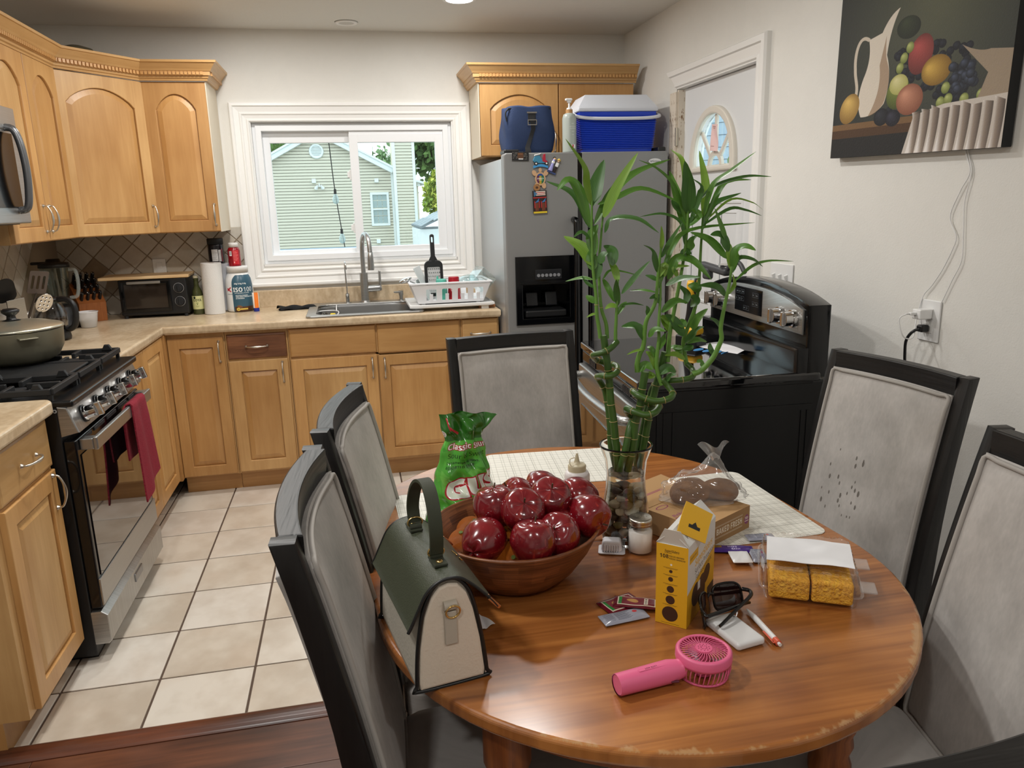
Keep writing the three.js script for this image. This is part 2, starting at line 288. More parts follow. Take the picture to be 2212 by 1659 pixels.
// ---------- outside ----------
ST('ground', bb(-60, 60, -1.3, -1.2, -70, -.2), mat('#77786c', .95)).userData.label = 'grass yard outside';
{
  const house = T('neighbour_house', 'cream clapboard gable house seen through the kitchen window', 'house', [0, 0, -22]);
  const siding = mat('#d6d0bf', .75), white = mat('#e8eef0', .6), L = (y) => -2.5 - (3.83 - y) / .53, R = (y) => -2.5 + (3.83 - y) / .53;
  const board = (xa0, xa1, xb0, xb1, y0, y1, z0 = 0) => bufg([xa0, y0, z0 + .03, xa1, y0, z0 + .03, xb0, y1, z0 + .02, xb1, y1, z0 + .02, xa0, y0, z0 - .03, xa1, y0, z0 - .03, xb0, y1, z0 - .03, xb1, y1, z0 - .03], [0, 1, 2, 2, 1, 3, 4, 5, 0, 0, 5, 1, 2, 3, 6, 6, 3, 7]);
  const N = (g) => { g = g.toNonIndexed(); g.computeVertexNormals(); return g; };
  M('wall', mv(ext(shp([[-6.6, -1.2], [-.19, -1.2], [-.19, 2.6], [-2.5, 3.83], [-6.6, 1.66]]), 5), 0, 0, -5.05), siding, house);
  for (let y = -.2; y < 3.75; y += .097) { const c = (f, yy, lim) => f === L ? Math.max(L(yy), -6.6) : Math.min(R(yy), -.19); M('siding_board', N(board(c(L, y), c(R, y), c(L, y + .078), c(R, y + .078), y, y + .078)), siding, house); }
  const rake = (x0, y0, x1, y1) => { const l = Math.hypot(x1 - x0, y1 - y0), a = Math.atan2(y1 - y0, x1 - x0); return [mv(box(l, .17, .3, .01), (x0 + x1) / 2, (y0 + y1) / 2 + .04, .1, 0, 0, a), mv(box(l, .06, .38), (x0 + x1) / 2, (y0 + y1) / 2 + .15, .1, 0, 0, a)]; };
  M('rake_board', rake(-2.5, 3.83, -7, 1.45), white, house); M('rake_board', rake(-2.5, 3.83, -.12, 2.57), white, house);
  M('gable_vent', [mv(new THREE.TorusGeometry(.2, .035, 8, 28), -2.56, 3.27, .05), ...Array.from({ length: 7 }, (_, i) => { const y = -.15 + i * .05; return mv(box(2 * Math.sqrt(.19 * .19 - y * y), .04, .012), -2.56, 3.27 + y, .05, .5); })], white, house);
  const ww = M('house_window', [...frameSq(-.93, -.31, .84, 1.93, .075, -.02, .08), bb(-.93, -.31, 1.36, 1.40, 0, .07)], white, house);
  for (let a = 0; a < 3; a++) for (let b = 0; b < 4; b++) M('pane', bb(-.852 + a * .157, -.707 + a * .157, .925 + b * .245 + (b > 1 ? .02 : 0), 1.15 + b * .245 + (b > 1 ? .02 : 0), .02, .03), mat('#9fb0b0', .25), ww);
  for (const [x, y] of [[-2.71, 2.34], [-.687, 2.315], [-.742, .325]]) M('wall_box', bb(x - .065, x + .065, y - .065, y + .065, .02, .12, .01), white, house);
  M('flood_light', [mv(cyl(.02, .02, .12, 8), -2.55, 2.2, .08), ...[-1, 1].map((s) => mv(cyl(.06, .03, .13, 14), -2.55 + s * .085, 2.14, .12, .5, 0, s * .5))], white, house);
  const ch = M('chimney_chase', [bb(-.12, .57, -1.2, 5.2, -.9, .42)], siding, house);
  for (let y = .1; y < 5.1; y += .097) M('siding_board', N(board(-.05, .5, -.05, .5, y, y + .078, .45)), siding, house);
  M('corner_trim', [bb(-.14, -.05, -1.2, 5.2, .3, .49), bb(.5, .59, -1.2, 5.2, .3, .49), bb(-.21, -.13, -1.2, 2.62, -.02, .07)], white, house);
  const wing = T('neighbour_wing', 'low white eave of the next house behind the chimney', 'house', [0, 0, -26]);
  M('wall', bb(.6, 1.05, -1.2, 2.35, -3, 0), siding, wing); M('eave', [mv(box(.75, .08, 3.6), .95, 2.4, -1.4, 0, 0, -.3), bb(1.0, 1.1, 2.2, 2.36, -3, .3)], white, wing);
  const ga = T('garage', 'small white garage with grey shingled roof outside the window', 'garage', [0, 0, -15]);
  M('wall', [bb(.05, 3.2, -1.2, .88, -2.4, 0)], white, ga);
  const rm = [mat('#98a0a6', .9), mat('#8a9299', .9), mat('#a5adb2', .9)];
  const g0 = M('roof', mv(box(3.4, .05, 3.0), 1.62, 1.62, -1.35, .0, 0, .42), rm[1], ga);
  for (let r = 0; r < 9; r++) for (let k = 0; k < 8; k++) M('shingle', mv(mv(box(.36, .02, .36), -1.5 + r * .34, .035 + (k % 2) * .003, -1.25 + k * .37 + (r % 2) * .17, 0, 0, .06), 1.62, 1.62, -1.35, 0, 0, .42), rm[(r * 5 + k * 3) % 3], ga);
  // hanging string of bulbs
  const sl = T('string_lights', 'black cable of clear bulbs hanging outside the window', 'string lights', [0, 0, -1.2]);
  M('cable', tube([[-1.815, 2.25, 0], [-1.795, 1.93, 0], [-1.78, 1.624, 0], [-1.753, 1.332, 0], [-1.737, 1.184, 0]], .004, 24, 6), blackMatte, sl);
  for (const [x, y] of [[-1.777, 1.6], [-1.751, 1.315]]) { M('socket', mv(cyl(.011, .009, .035, 10), x, y - .015, .004), blackMatte, sl); M('bulb', mv(lathe([[.0, -.1], [.018, -.092], [.024, -.072], [.02, -.05], [.011, -.03], [.009, -.02]], 14), x, y - .005, .004), mat('#dfeaea', .1, { transmission: .6, thickness: 0 }), sl); }
  const rail = T('deck_rail', 'weathered blue grey rail cap just outside the window', 'rail', [-1.69, 1.165, -1.2]);
  M('rail_cap', mv(box(2.4, .035, .12, .008), 0, 0, 0, 0, .02), mat('#8fa3b3', .8), rail); for (let i = -1; i < 2; i++) M('post', bb(i * .9 - .045, i * .9 + .045, -2.36, -.015, -.045, .045), mat('#8fa3b3', .8), rail);
}
function tree(name, label, [x, y, z], r, h, n, cols, leaf = .22) {
  const t = T(name, label, 'tree', [x, -1.2, z], 0, 'trees and shrubs outside');
  M('trunk', vtube([[0, 0, 0], [.05, (y + 1.2) * .5, .02], [0, y + 1.2, 0]], (s) => .18 * r / 2.5 * (1.2 - s * .7), 10, 8), mat('#5a4a3c', .9), t);
  const lg = surf((u, v) => { const w = Math.sin(PI * Math.min(1, v * 1.02)) * .28; return [(u - .5) * 2 * w, v - .5, .12 * Math.abs(u - .5)]; }, 2, 4);
  const im = new THREE.InstancedMesh(lg, mat('#ffffff', .8, { side: THREE.DoubleSide }), n); im.name = 'foliage'; im.userData.kind = 'stuff'; im.castShadow = im.receiveShadow = true;
  const m = new THREE.Matrix4(), q = new THREE.Quaternion(), c = new THREE.Color();
  const clumps = Array.from({ length: 26 }, () => { const a = rr(0, 6.28), b = Math.acos(rr(-1, 1)), k = Math.cbrt(rnd()) * .8; return [k * Math.sin(b) * Math.cos(a) * r, k * Math.cos(b) * h, k * Math.sin(b) * Math.sin(a) * r, rr(.25, .45)]; });
  for (let i = 0; i < n; i++) {
    const k = clumps[i % 26], a = rr(0, 6.28), b = Math.acos(rr(-1, 1)), s = Math.sqrt(rnd()) * k[3];
    q.setFromEuler(new THREE.Euler(rr(0, 6.28), rr(0, 6.28), rr(0, 6.28)));
    m.compose(V3(k[0] + Math.sin(b) * Math.cos(a) * s * r, y + 1.2 + k[1] + Math.cos(b) * s * h, k[2] + Math.sin(b) * Math.sin(a) * s * r), q, V3(1, 1, 1).multiplyScalar(leaf * rr(.7, 1.3)));
    im.setMatrixAt(i, m); c.set(cols[i % cols.length]); im.setColorAt(i, c);
  }
  t.add(im);
}
const G1 = ['#4e6b35', '#5d7c3f', '#44602f', '#6b8a49'], G2 = ['#b2bd4e', '#9aae46', '#c6c95c', '#88a043'];
tree('oak_tree', 'dark green tree behind the left slope of the gable', [-6.2, 3.6, -31], 3.2, 2.8, 3000, G1, .3);
tree('oak_tree', 'pale green tree above the roof beside the chimney', [-.6, 2.6, -36], 2.6, 2.2, 2600, ['#7d9a6a', '#6f8e5e', '#8aa777'], .3);
tree('maple_tree', 'tall dark green tree right of the chimney', [2.45, 4.3, -28], 1.7, 2.2, 4200, G1, .3);
tree('yellow_shrub', 'yellow green shrub above the garage roof', [1.0, 1.75, -19], .55, .75, 2400, G2, .15);
tree('porch_shrub', 'round green bush seen through the arched door glass', [4.2, 1.55, -5.0], 1.1, .7, 1500, G1, .16);
{ const p = T('porch', 'pale blue grey porch wall seen through the door glass', 'porch', [5.6, 0, -6.6], -.9); const bm = mat('#9fb2c4', .8); M('wall', bb(-4, 4, -1.2, 5, -.2, 0), bm, p); for (let i = 0; i < 24; i++) M('siding_board', mv(box(8, .19, .03), 0, .4 + i * .2, .02, -.06), bm, p); M('post', bb(.4, .6, -1.2, 5, .3, .5), mat('#e8ecef', .6), p); }
// ---------- ceiling lamps ----------
LAMPS.forEach(([x, z, L], i) => {
  const t = T('recessed_lamp', 'lit round recessed ceiling lamp ' + ['in front of the fridge cabinet', 'near the corner wall cabinet', 'above the black electric range', 'above the gas range', 'above the handbag chair', 'over the open floor behind the table', 'over the heater wall'][i], 'lamp', [x, HC, z], 0, 'lit recessed ceiling lamps');
  M('trim_ring', lathe([[.064, -.002], [.066, -.006], [.08, -.006], [.085, 0], [.064, 0]], 36), whiteTrim, t);
  M('lens', mv(cyl(.065, .065, .004, 36), 0, -.004, 0), mat('#ffffff', .5, { emissive: LAMP_TINT, emissiveIntensity: 3 }), t);
  const a = new THREE.RectAreaLight(LAMP_TINT, L, .115, .115); a.position.set(0, -.012, 0); a.rotation.x = -PI / 2; t.add(a);
});
{ const t = T('recessed_lamp', 'unlit round recessed lamp in the ceiling above the window', 'lamp', [-1.632, HC, .2]); M('trim_ring', lathe([[.04, -.004], [.044, -.008], [.056, -.008], [.062, 0], [.04, 0]], 36), whiteTrim, t); M('lens', mv(cyl(.041, .041, .003, 36), 0, -.003, 0), mat('#c9c7c2', .5), t); }
// ---------- cabinets ----------
function pullGeo(len = .105) {                                       // bail pull along y, standing out along +z
  const h = len / 2;
  return merge([vtube([[0, -h, .002], [0, -h + .003, .016], [0, -h * .5, .027], [0, 0, .03], [0, h * .5, .027], [0, h - .003, .016], [0, h, .002]], (t) => .0032 + .0028 * Math.exp(-Math.pow((t - .5) / .16, 2)), 28, 10), mv(cyl(.0075, .0055, .006, 14), 0, -h, .003, PI / 2), mv(cyl(.0075, .0055, .006, 14), 0, h, .003, PI / 2)]);
}
const PULL = pullGeo(), PULLH = mv(PULL.clone(), 0, 0, 0, 0, 0, PI / 2);
function doorFront(parent, x0, x1, y0, y1, z, o = {}) {               // raised panel front in the parent's xy plane, back at z
  const w = x1 - x0, h = y1 - y0, k = o.tone ?? 0, m = o.mat || mapleTone[k % 4], st = Math.min(.058, w * .2);
  const d = new THREE.Group(); d.name = o.name || 'door'; d.position.set(x0, y0, z); parent.add(d);
  const hole = [[st, st], [w - st, st]], inner = (e) => {
    const a = st + e, b = w - st - e, top = h - st - e, p = [[a, a], [b, a]];
    if (!o.arch) { p.push([b, top], [a, top]); return p; }
    const rise = Math.min(.075, w * .26), ys = h - st - rise - e * .6; p.push([b, ys]);
    for (let i = 1; i < 14; i++) { const t = i / 14; p.push([b + (a - b) * t, ys + (rise) * Math.pow(Math.sin(PI * t), .75)]); }
    p.push([a, ys]); return p;
  };
  const S = shp([[0, 0], [w, 0], [w, h], [0, h]]); S.holes.push(shp(inner(0).reverse()));
  const off = (k * .37 + x0 * 1.7) % 1;
  M('rail_frame', puv(ext(S, .014, .003, .003, 2), 'y', 1, off, x0), m, d);
  const pan = M('panel', [puv(mv(ext(shp(inner(-.004)), .002), 0, 0, .002), 'y', 1, off + .4), puv(mv(ext(shp(inner(.004)), .002, .008, .024, 1), 0, 0, .005), 'y', 1, off + .4, .3)], mapleTone[(k + 1) % 4], d);
  if (o.mat) pan.material = m;
  if (o.pull) { const [px, py, hor] = o.pull; const hd = M('handle', hor ? PULLH : PULL, satin, d); hd.position.set(px, py, .018); }
  return d;
}
function slabFront(parent, x0, x1, y0, y1, z, o = {}) {
  const w = x1 - x0, h = y1 - y0, m = o.mat || mapleTone[o.tone ?? 0];
  const d = M('drawer_front', puv(mv(ext(shp([[0, 0], [w, 0], [w, h], [0, h]]), .006, .009, .009, 2), x0, y0, z), 'x', 1, x0, y0 * 3), m, parent);
  if (o.pull) { const hd = M('handle', PULLH, satin, d); hd.position.set((x0 + x1) / 2, (y0 + y1) / 2, z + .022); }
  return d;
}
const boxes = (parent, gs, m = maple, name = 'body') => M(name, gs.map((g) => puv(g)), m, parent);
// upper cabinets on the back wall and corner
{
  const c1 = T('wall_cabinet', 'narrow maple wall cabinet with one arched door beside the window', 'cabinet', [-2.674, 1.363, 0]);
  boxes(c1, [bb(0, .312, 0, .75, .004, .305)]); M('side_panel', bb(.312, .3165, 0, .75, .004, .325), mapleSide, c1);
  doorFront(c1, .006, .312, .004, .746, .306, { arch: 1, pull: [.286, .085], tone: 2 });
  const c2 = T('wall_cabinet', 'maple corner wall cabinet with a wide arched door set diagonally', 'cabinet', [XL, 1.363, 0]);
  const w0 = .606, foot = shp([[.003, .003], [w0, .003], [w0, .305], [.305, .69], [.003, .69]]);
  boxes(c2, [flatXZ(ext(foot, .75), .75)]);
  const L = Math.hypot(w0 - .305, .69 - .305), dg = new THREE.Group(); dg.name = 'door_leaf'; dg.position.set(.305, 0, .69); dg.rotation.y = Math.atan2(.69 - .305, w0 - .305); c2.add(dg);
  const d2 = doorFront(dg, .006, L - .006, .004, .746, .002, { arch: 1, pull: [L - .04, .085], tone: 0 });
  c2.remove(dg); dg.remove(d2); d2.position.applyEuler(dg.rotation).add(dg.position); d2.rotation.copy(dg.rotation); c2.add(d2);
  const c3 = T('wall_cabinet', 'maple wall cabinet with two arched doors left of the corner', 'cabinet', [XL, 1.363, .694]);
  boxes(c3, [bb(.004, .325, 0, .75, 0, .722)]);
  const g3 = new THREE.Group(); g3.rotation.y = PI / 2; g3.position.set(.326, 0, .722); // local x -> world -z
  for (const [a, b, p, k] of [[.004, .358, .325, 3], [.364, .718, .03, 1]]) { const d = doorFront(g3, a, b, .004, .746, 0, { arch: 1, pull: [p, .09], tone: k }); g3.remove(d); d.position.applyEuler(g3.rotation).add(g3.position); d.rotation.copy(g3.rotation); c3.add(d); }
  const c4 = T('wall_cabinet', 'short maple wall cabinet above the microwave', 'cabinet', [XL, 1.86, 1.42]);
  boxes(c4, [bb(.004, .325, 0, .253, 0, .76)]);
  for (const [a, b, p] of [[.004, .377, .34], [.383, .756, .03]]) { const d = doorFront(g3, a, b, .004, .249, 0, { tone: 2, pull: [p, .07] }); g3.remove(d); d.position.set(.326, .004, .76 - a); d.rotation.y = PI / 2; c4.add(d); }
  // crown moulding with dentils
  const crown = [[0, 0], [.012, 0], [.014, .008], [.02, .012], [.022, .022], [.03, .024], [.03, .042], [.034, .043], [.04, .052], [.062, .078], [.068, .08], [.07, .09], [.06, .092], [0, .092]];
  const path = [[XL + .325, 2.2], [XL + .325, .69], [-2.674, .325], [-2.3575, .325], [-2.3575, .004]];
  const cr = T('crown_moulding', 'maple crown moulding with dentils along the corner wall cabinets', 'moulding', [0, 2.113, 0]);
  M('moulding', sweep(path.slice().reverse().map((p) => p).reverse(), crown.map(([o, y]) => [o, y])), maple, cr);
  const dent = (path2, parent) => { const gs = []; for (let i = 0; i < path2.length - 1; i++) { const [x0, z0] = path2[i], [x1, z1] = path2[i + 1], l = Math.hypot(x1 - x0, z1 - z0), n = Math.floor(l / .0185), dx = (x1 - x0) / l, dz = (z1 - z0) / l; for (let k = 0; k < n; k++) { const s = (k + .5) * l / n; gs.push(mv(box(.013, .0155, .012), x0 + dx * s - dz * .031, .033, z0 + dz * s + dx * .031, 0, Math.atan2(-dz, dx))); } } const m = M('dentil_row', gs, mapleTone[3], parent); m.userData.kind = 'stuff'; };
  dent(path, cr);
  // cabinet above the fridge
  const c5 = T('wall_cabinet', 'maple wall cabinet with two arched doors above the fridge', 'cabinet', [-.955, 1.725, 0]);
  boxes(c5, [bb(.0045, .9, 0, .388, .004, .305)]); M('side_panel', bb(0, .0045, 0, .388, .004, .325), mapleSide, c5);
  doorFront(c5, .008, .452, .004, .384, .306, { arch: 1, pull: [.42, .07], tone: 1 }); doorFront(c5, .458, .896, .004, .384, .306, { arch: 1, pull: [.03, .07], tone: 2 });
  const cr2 = T('crown_moulding', 'maple crown moulding with dentils above the fridge cabinet', 'moulding', [0, 2.113, 0]);
  const p2 = [[-.955, .004], [-.955, .325], [-.05, .325]];
  M('moulding', sweep(p2.slice().map((p) => p), crown), maple, cr2); dent([p2[1], p2[2]], cr2);
}
// base cabinets along the back wall
{
  const FZ = .588;
  const kick = (t, w) => M('toe_kick', puv(bb(0, w, 0, .1, .02, .535), 'x'), mapleTone[2], t);
  const mk = (x0, x1, label) => { const t = T('base_cabinet', label, 'cabinet', [x0, 0, 0]); boxes(t, [bb(0, x1 - x0, .1, .872, .01, FZ)]); kick(t, x1 - x0); return t; };
  const a = mk(-2.645, -2.365, 'maple corner base cabinet with one full height door'); doorFront(a, .006, .274, .108, .845, FZ, { pull: [.246, .66], tone: 1 }); M('corner_filler', puv(bb(-.026, .004, .1, .872, .585, .637)), mapleTone[2], a);
  const b = mk(-2.363, -2.053, 'maple base cabinet with a dark walnut drawer front above its door'); slabFront(b, .008, .302, .722, .85, FZ, { mat: walnutFront, pull: 1 }); doorFront(b, .008, .302, .112, .712, FZ, { pull: [.266, .53], tone: 0 });
  const c = T('base_cabinet', 'wide maple sink base cabinet with two doors and two false drawers', 'cabinet', [-2.051, 0, 0]); boxes(c, [bb(0, .018, .1, .872, .01, FZ), bb(.891, .909, .1, .872, .01, FZ), bb(.018, .891, .1, .12, .01, FZ), bb(.018, .891, .12, .7, .01, .02), bb(.018, .891, .7, .71, .57, FZ), bb(.018, .891, .862, .872, .57, FZ), bb(.445, .464, .12, .862, .57, FZ)]); kick(c, .909); slabFront(c, .006, .451, .712, .862, FZ, { tone: 2 }); slabFront(c, .459, .903, .706, .862, FZ, { tone: 1 });
  doorFront(c, .006, .451, .115, .702, FZ, { pull: [.418, .515], tone: 3 }); doorFront(c, .459, .903, .115, .696, FZ, { pull: [.03, .51], tone: 2 });
  const d = mk(-1.14, -.93, 'narrow maple base cabinet beside the fridge with one drawer'); slabFront(d, .006, .204, .706, .862, FZ, { tone: 0, pull: 1 }); doorFront(d, .006, .204, .115, .696, FZ, { pull: [.03, .5], tone: 1 });
  // left run, facing +x
  const side = (z0, z1, label, fronts) => {
    const t = T('base_cabinet', label, 'cabinet', [XL + .004, 0, z0]), D = .608, w = z1 - z0; boxes(t, [bb(0, D, .1, .872, 0, w)]); M('toe_kick', puv(bb(.02, D - .07, 0, .1, 0, w)), mapleTone[2], t);
    const g = new THREE.Group(); g.rotation.y = PI / 2; fronts(g, w); for (const ch of [...g.children]) { g.remove(ch); const l = ch.position.clone(); ch.position.copy(l.applyEuler(g.rotation)).add(V3(D, 0, w)); ch.rotation.copy(g.rotation); t.add(ch); } return t;
  };
  side(.64, 1.378, 'maple base cabinet with tall doors between the corner and the gas range', (g, w) => { doorFront(g, w - .37, w - .006, .108, .862, 0, { tone: 3 }); doorFront(g, .006, w - .376, .108, .862, 0, { tone: 1, pull: [.03, .6] }); });
  side(2.155, 2.575, 'maple base cabinet with one drawer and one door left of the wood floor', (g, w) => { slabFront(g, .04, w - .012, .712, .862, 0, { tone: 0, pull: 1 }); doorFront(g, .04, w - .012, .105, .70, 0, { tone: 3, pull: [w - .085, .53] }); });
}
// ---------- counters ----------
const lamT = tex(512, 512, (u, v) => { const n = fbm(u, v, 6, 5, 91, 5), f = fbm(u, v, 60, 40, 95, 3); return mix([214, 194, 164], [180, 156, 124], Math.max(0, Math.min(1, (n - .5) * 1.6 + (f - .5) * .9 + .45))); }, .8);
const laminate = mat('#ffffff', .28, { map: lamT });
{
  const t = T('countertop', 'beige laminate L-shaped countertop with sink cutout', 'countertop', [0, .914, 0]);
  const S = shp([[XL + .003, .003], [-.925, .003], [-.925, .64], [-2.642, .64], [-2.642, 1.38], [XL + .003, 1.38]]);
  S.holes.push(rrect(-1.905, .14, -1.365, .585, .05, new THREE.Path()));
  M('worktop', puv(flatXZ(ext(S, .018, .011, .011, 4), -.011)), laminate, t);
  M('front_edge', puv(bb(-2.64, -.926, -.043, -.02, .59, .636, .006)), laminate, t); M('front_edge', puv(bb(-2.69, -2.645, -.043, -.02, .6, 1.379, .006)), laminate, t);
  M('upstand', puv(mv(ext(rrect(-2.29, -.002, -.927, .098, .008), .018, .004, .004, 2), 0, 0, .004)), laminate, t);
  const n = T('countertop', 'short beige laminate countertop with a rounded corner beside the gas range', 'countertop', [0, .914, 0]);
  const R = new THREE.Shape(); R.moveTo(XL + .003, 2.152); R.lineTo(-2.665, 2.152); R.quadraticCurveTo(-2.622, 2.152, -2.622, 2.2); R.lineTo(-2.622, 2.6); R.lineTo(XL + .003, 2.6);
  M('worktop', puv(flatXZ(ext(R, .022, .011, .011, 4), -.004)), laminate, n);
  // sink
  const s = T('sink', 'stainless steel drop-in sink under the window', 'sink', [-1.636, .914, .335]);
  const rim = rrect(-.315, -.29, .3, .285, .03); rim.holes.push(rrect(-.265, -.19, .265, .24, .06, new THREE.Path()));
  M('rim', flatXZ(ext(rim, .004, .003, .003, 2), .008), steel, s);
  const ringR = (k, y) => { const p = []; for (let i = 0; i <= 64; i++) { const a = i / 64 * 2 * PI, c = Math.cos(a), q = Math.sin(a), e = 5, r = Math.pow(Math.pow(Math.abs(c), e) + Math.pow(Math.abs(q), e), -1 / e); p.push([c * r * .267 * k, y, .025 + q * r * .217 * k]); } return p; };
  const rings = [ringR(1, .003), ringR(.985, -.01), ringR(.96, -.14), ringR(.93, -.165), ringR(.84, -.178), ringR(.02, -.18)];
  M('bowl', surf((u, v) => rings[Math.round(v * 5)][64 - Math.round(u * 64)], 64, 5), mat('#a9a9a9', .32, { metalness: 1, side: THREE.DoubleSide }), s);
  const cad = T('sponge_caddy', 'white wire sponge caddy hooked on the sink edge', 'caddy', [-1.85, .9, .33]);
  M('wire', [tube([[-.05, 0, -.09], [.05, 0, -.09], [.05, 0, .09], [-.05, 0, .09]], .003, 40, 6, true), tube([[-.04, -.03, -.08], [.04, -.03, -.08], [.04, -.03, .08], [-.04, -.03, .08]], .002, 40, 6, true), tube([[-.05, 0, -.07], [-.06, .02, -.1], [-.06, .018, -.22]], .003), tube([[.05, 0, -.07], [.05, .02, -.1], [.05, .018, -.22]], .003)], whitePlastic, cad);
  tag(M('sponge', mv(box(.03, .02, .08, .006), -1.82, .888, .36), mat('#e0c22c', .9)), 'yellow sponge in the sink caddy', 'sponge');
  const sc = []; for (let i = 0; i < 60; i++) sc.push([-1.862 + rr(-.022, .022), .893 + rr(-.012, .014), .35 + rr(-.03, .03)]);
  tag(M('steel_scrubber', tube(sc, .0015, 400, 4), mat('#77736c', .35, { metalness: 1 })), 'curly steel scrubber beside the yellow sponge', 'scrubber');
  // faucets
  const f = T('kitchen_faucet', 'tall brushed steel gooseneck faucet with pull-down spray head', 'faucet', [-1.633, .922, .095], .25);
  M('body', [mv(cyl(.031, .027, .012, 28), 0, .006, 0), mv(cyl(.0245, .0235, .165, 28), 0, .09, 0)], steel, f);
  M('spout', tube([[0, .165, 0], [0, .28, 0], [0, .345, .012], [0, .388, .05], [0, .398, .088], [0, .385, .128], [0, .35, .155], [0, .3, .165]], .0135, 48, 16), steel, f);
  M('spray_head', [mv(lathe([[0, -.05], [.017, -.05], [.019, -.044], [.017, .02], [.0145, .05], [0, .05]], 24), 0, .25, .167, .04)], steel, f);
  M('lever', [mv(cyl(.019, .019, .075, 20), .05, .078, 0, 0, 0, PI / 2), mv(cyl(.019, .016, .012, 20), .094, .078, 0, 0, 0, -PI / 2), mv(box(.012, .1, .024, .005), .095, .13, 0)], steel, f);
  const w = T('filter_tap', 'slim chrome drinking water tap beside the faucet', 'faucet', [-1.735, .922, .1]);
  M('base', [mv(cyl(.022, .02, .006, 20), 0, .003, 0), mv(cyl(.011, .01, .055, 16), 0, .03, 0), mv(sph(.011, 14, 10), 0, .045, .012)], steel, w);
  M('spout', tube([[0, .05, 0], [-.002, .15, 0], [-.003, .215, 0], [-.002, .238, .014], [0, .24, .035], [.002, .225, .05], [.003, .2, .052]], .0048, 40, 10), chrome, w);
  const so = T('soap_pump', 'short brushed steel soap dispenser pump at the sink', 'dispenser', [-1.423, .922, .11], -.4);
  M('pump', [mv(cyl(.019, .017, .008, 20), 0, .004, 0), mv(cyl(.011, .011, .03, 16), 0, .02, 0), mv(cyl(.014, .014, .026, 18), 0, .047, 0), mv(cyl(.006, .005, .04, 10), -.02, .052, .01, 0, .4, PI / 2)], steel, so);
}
// ---------- diamond backsplash ----------
function clipPoly(p, x0, x1, y0, y1) {
  const cut = (q, f, g) => { const o = []; for (let i = 0; i < q.length; i++) { const a = q[i], b = q[(i + 1) % q.length], A = f(a), B = f(b); if (A >= 0) o.push(a); if ((A >= 0) !== (B >= 0)) { const t = A / (A - B); o.push([a[0] + (b[0] - a[0]) * t, a[1] + (b[1] - a[1]) * t]); } } return o; };
  for (const f of [(a) => a[0] - x0, (a) => x1 - a[0], (a) => a[1] - y0, (a) => y1 - a[1]]) { p = cut(p, f); if (p.length < 3) return null; } return p;
}
const bsT = tex(256, 256, (u, v) => { const n = fbm(u, v, 8, 8, 41, 4); return mix([206, 201, 191], [182, 174, 161], n); }, .3);
const bsMats = ['#ffffff', '#f4f0ea', '#ece7de', '#c2ae98'].map((c) => mat(c, .35, { map: bsT }));
function splash(name, x0, x1, y0, y1, place) {
  const base = ST(name, place(bb(x0, x1, y0, y1, 0, .004)), mat('#8f7f6b', .9)), d = .0985, s = .0013;
  const h = d / Math.SQRT2 * 1.0;
  for (let i = -30; i < 30; i++) for (let j = -12; j < 12; j++) {
    const cx = x0 + .04 + (i + j) * h, cy = (y0 + y1) / 2 + .02 + (i - j) * h, k = h - .0035;
    if (cx < x0 - .1 || cx > x1 + .1) continue;
    const p = clipPoly([[cx - k, cy], [cx, cy - k], [cx + k, cy], [cx, cy + k]], x0, x1, y0, y1); if (!p) continue;
    let a = 0; for (let q = 0; q < p.length; q++) { const [ax, ay] = p[q], [bx, by] = p[(q + 1) % p.length]; a += ax * by - bx * ay; } if (Math.abs(a) < .0006) continue;
    M('tile', place(puv(mv(ext(shp(p), .003, .0016, .0016, 1), 0, 0, .003), 'y', 1, i * .13, j * .21)), bsMats[(hash(i + 40, j + 40, 3) < .1) ? 3 : Math.floor(hash(i + 40, j + 40, 7) * 3)], base);
  }
}
splash('trim_2', XL + .002, -2.302, .914, 1.378, (g) => g); splash('trim_3', -2.15, -.01, .914, 1.363, (g) => { g.rotateY(PI / 2); g.translate(XL, 0, 0); return g; });
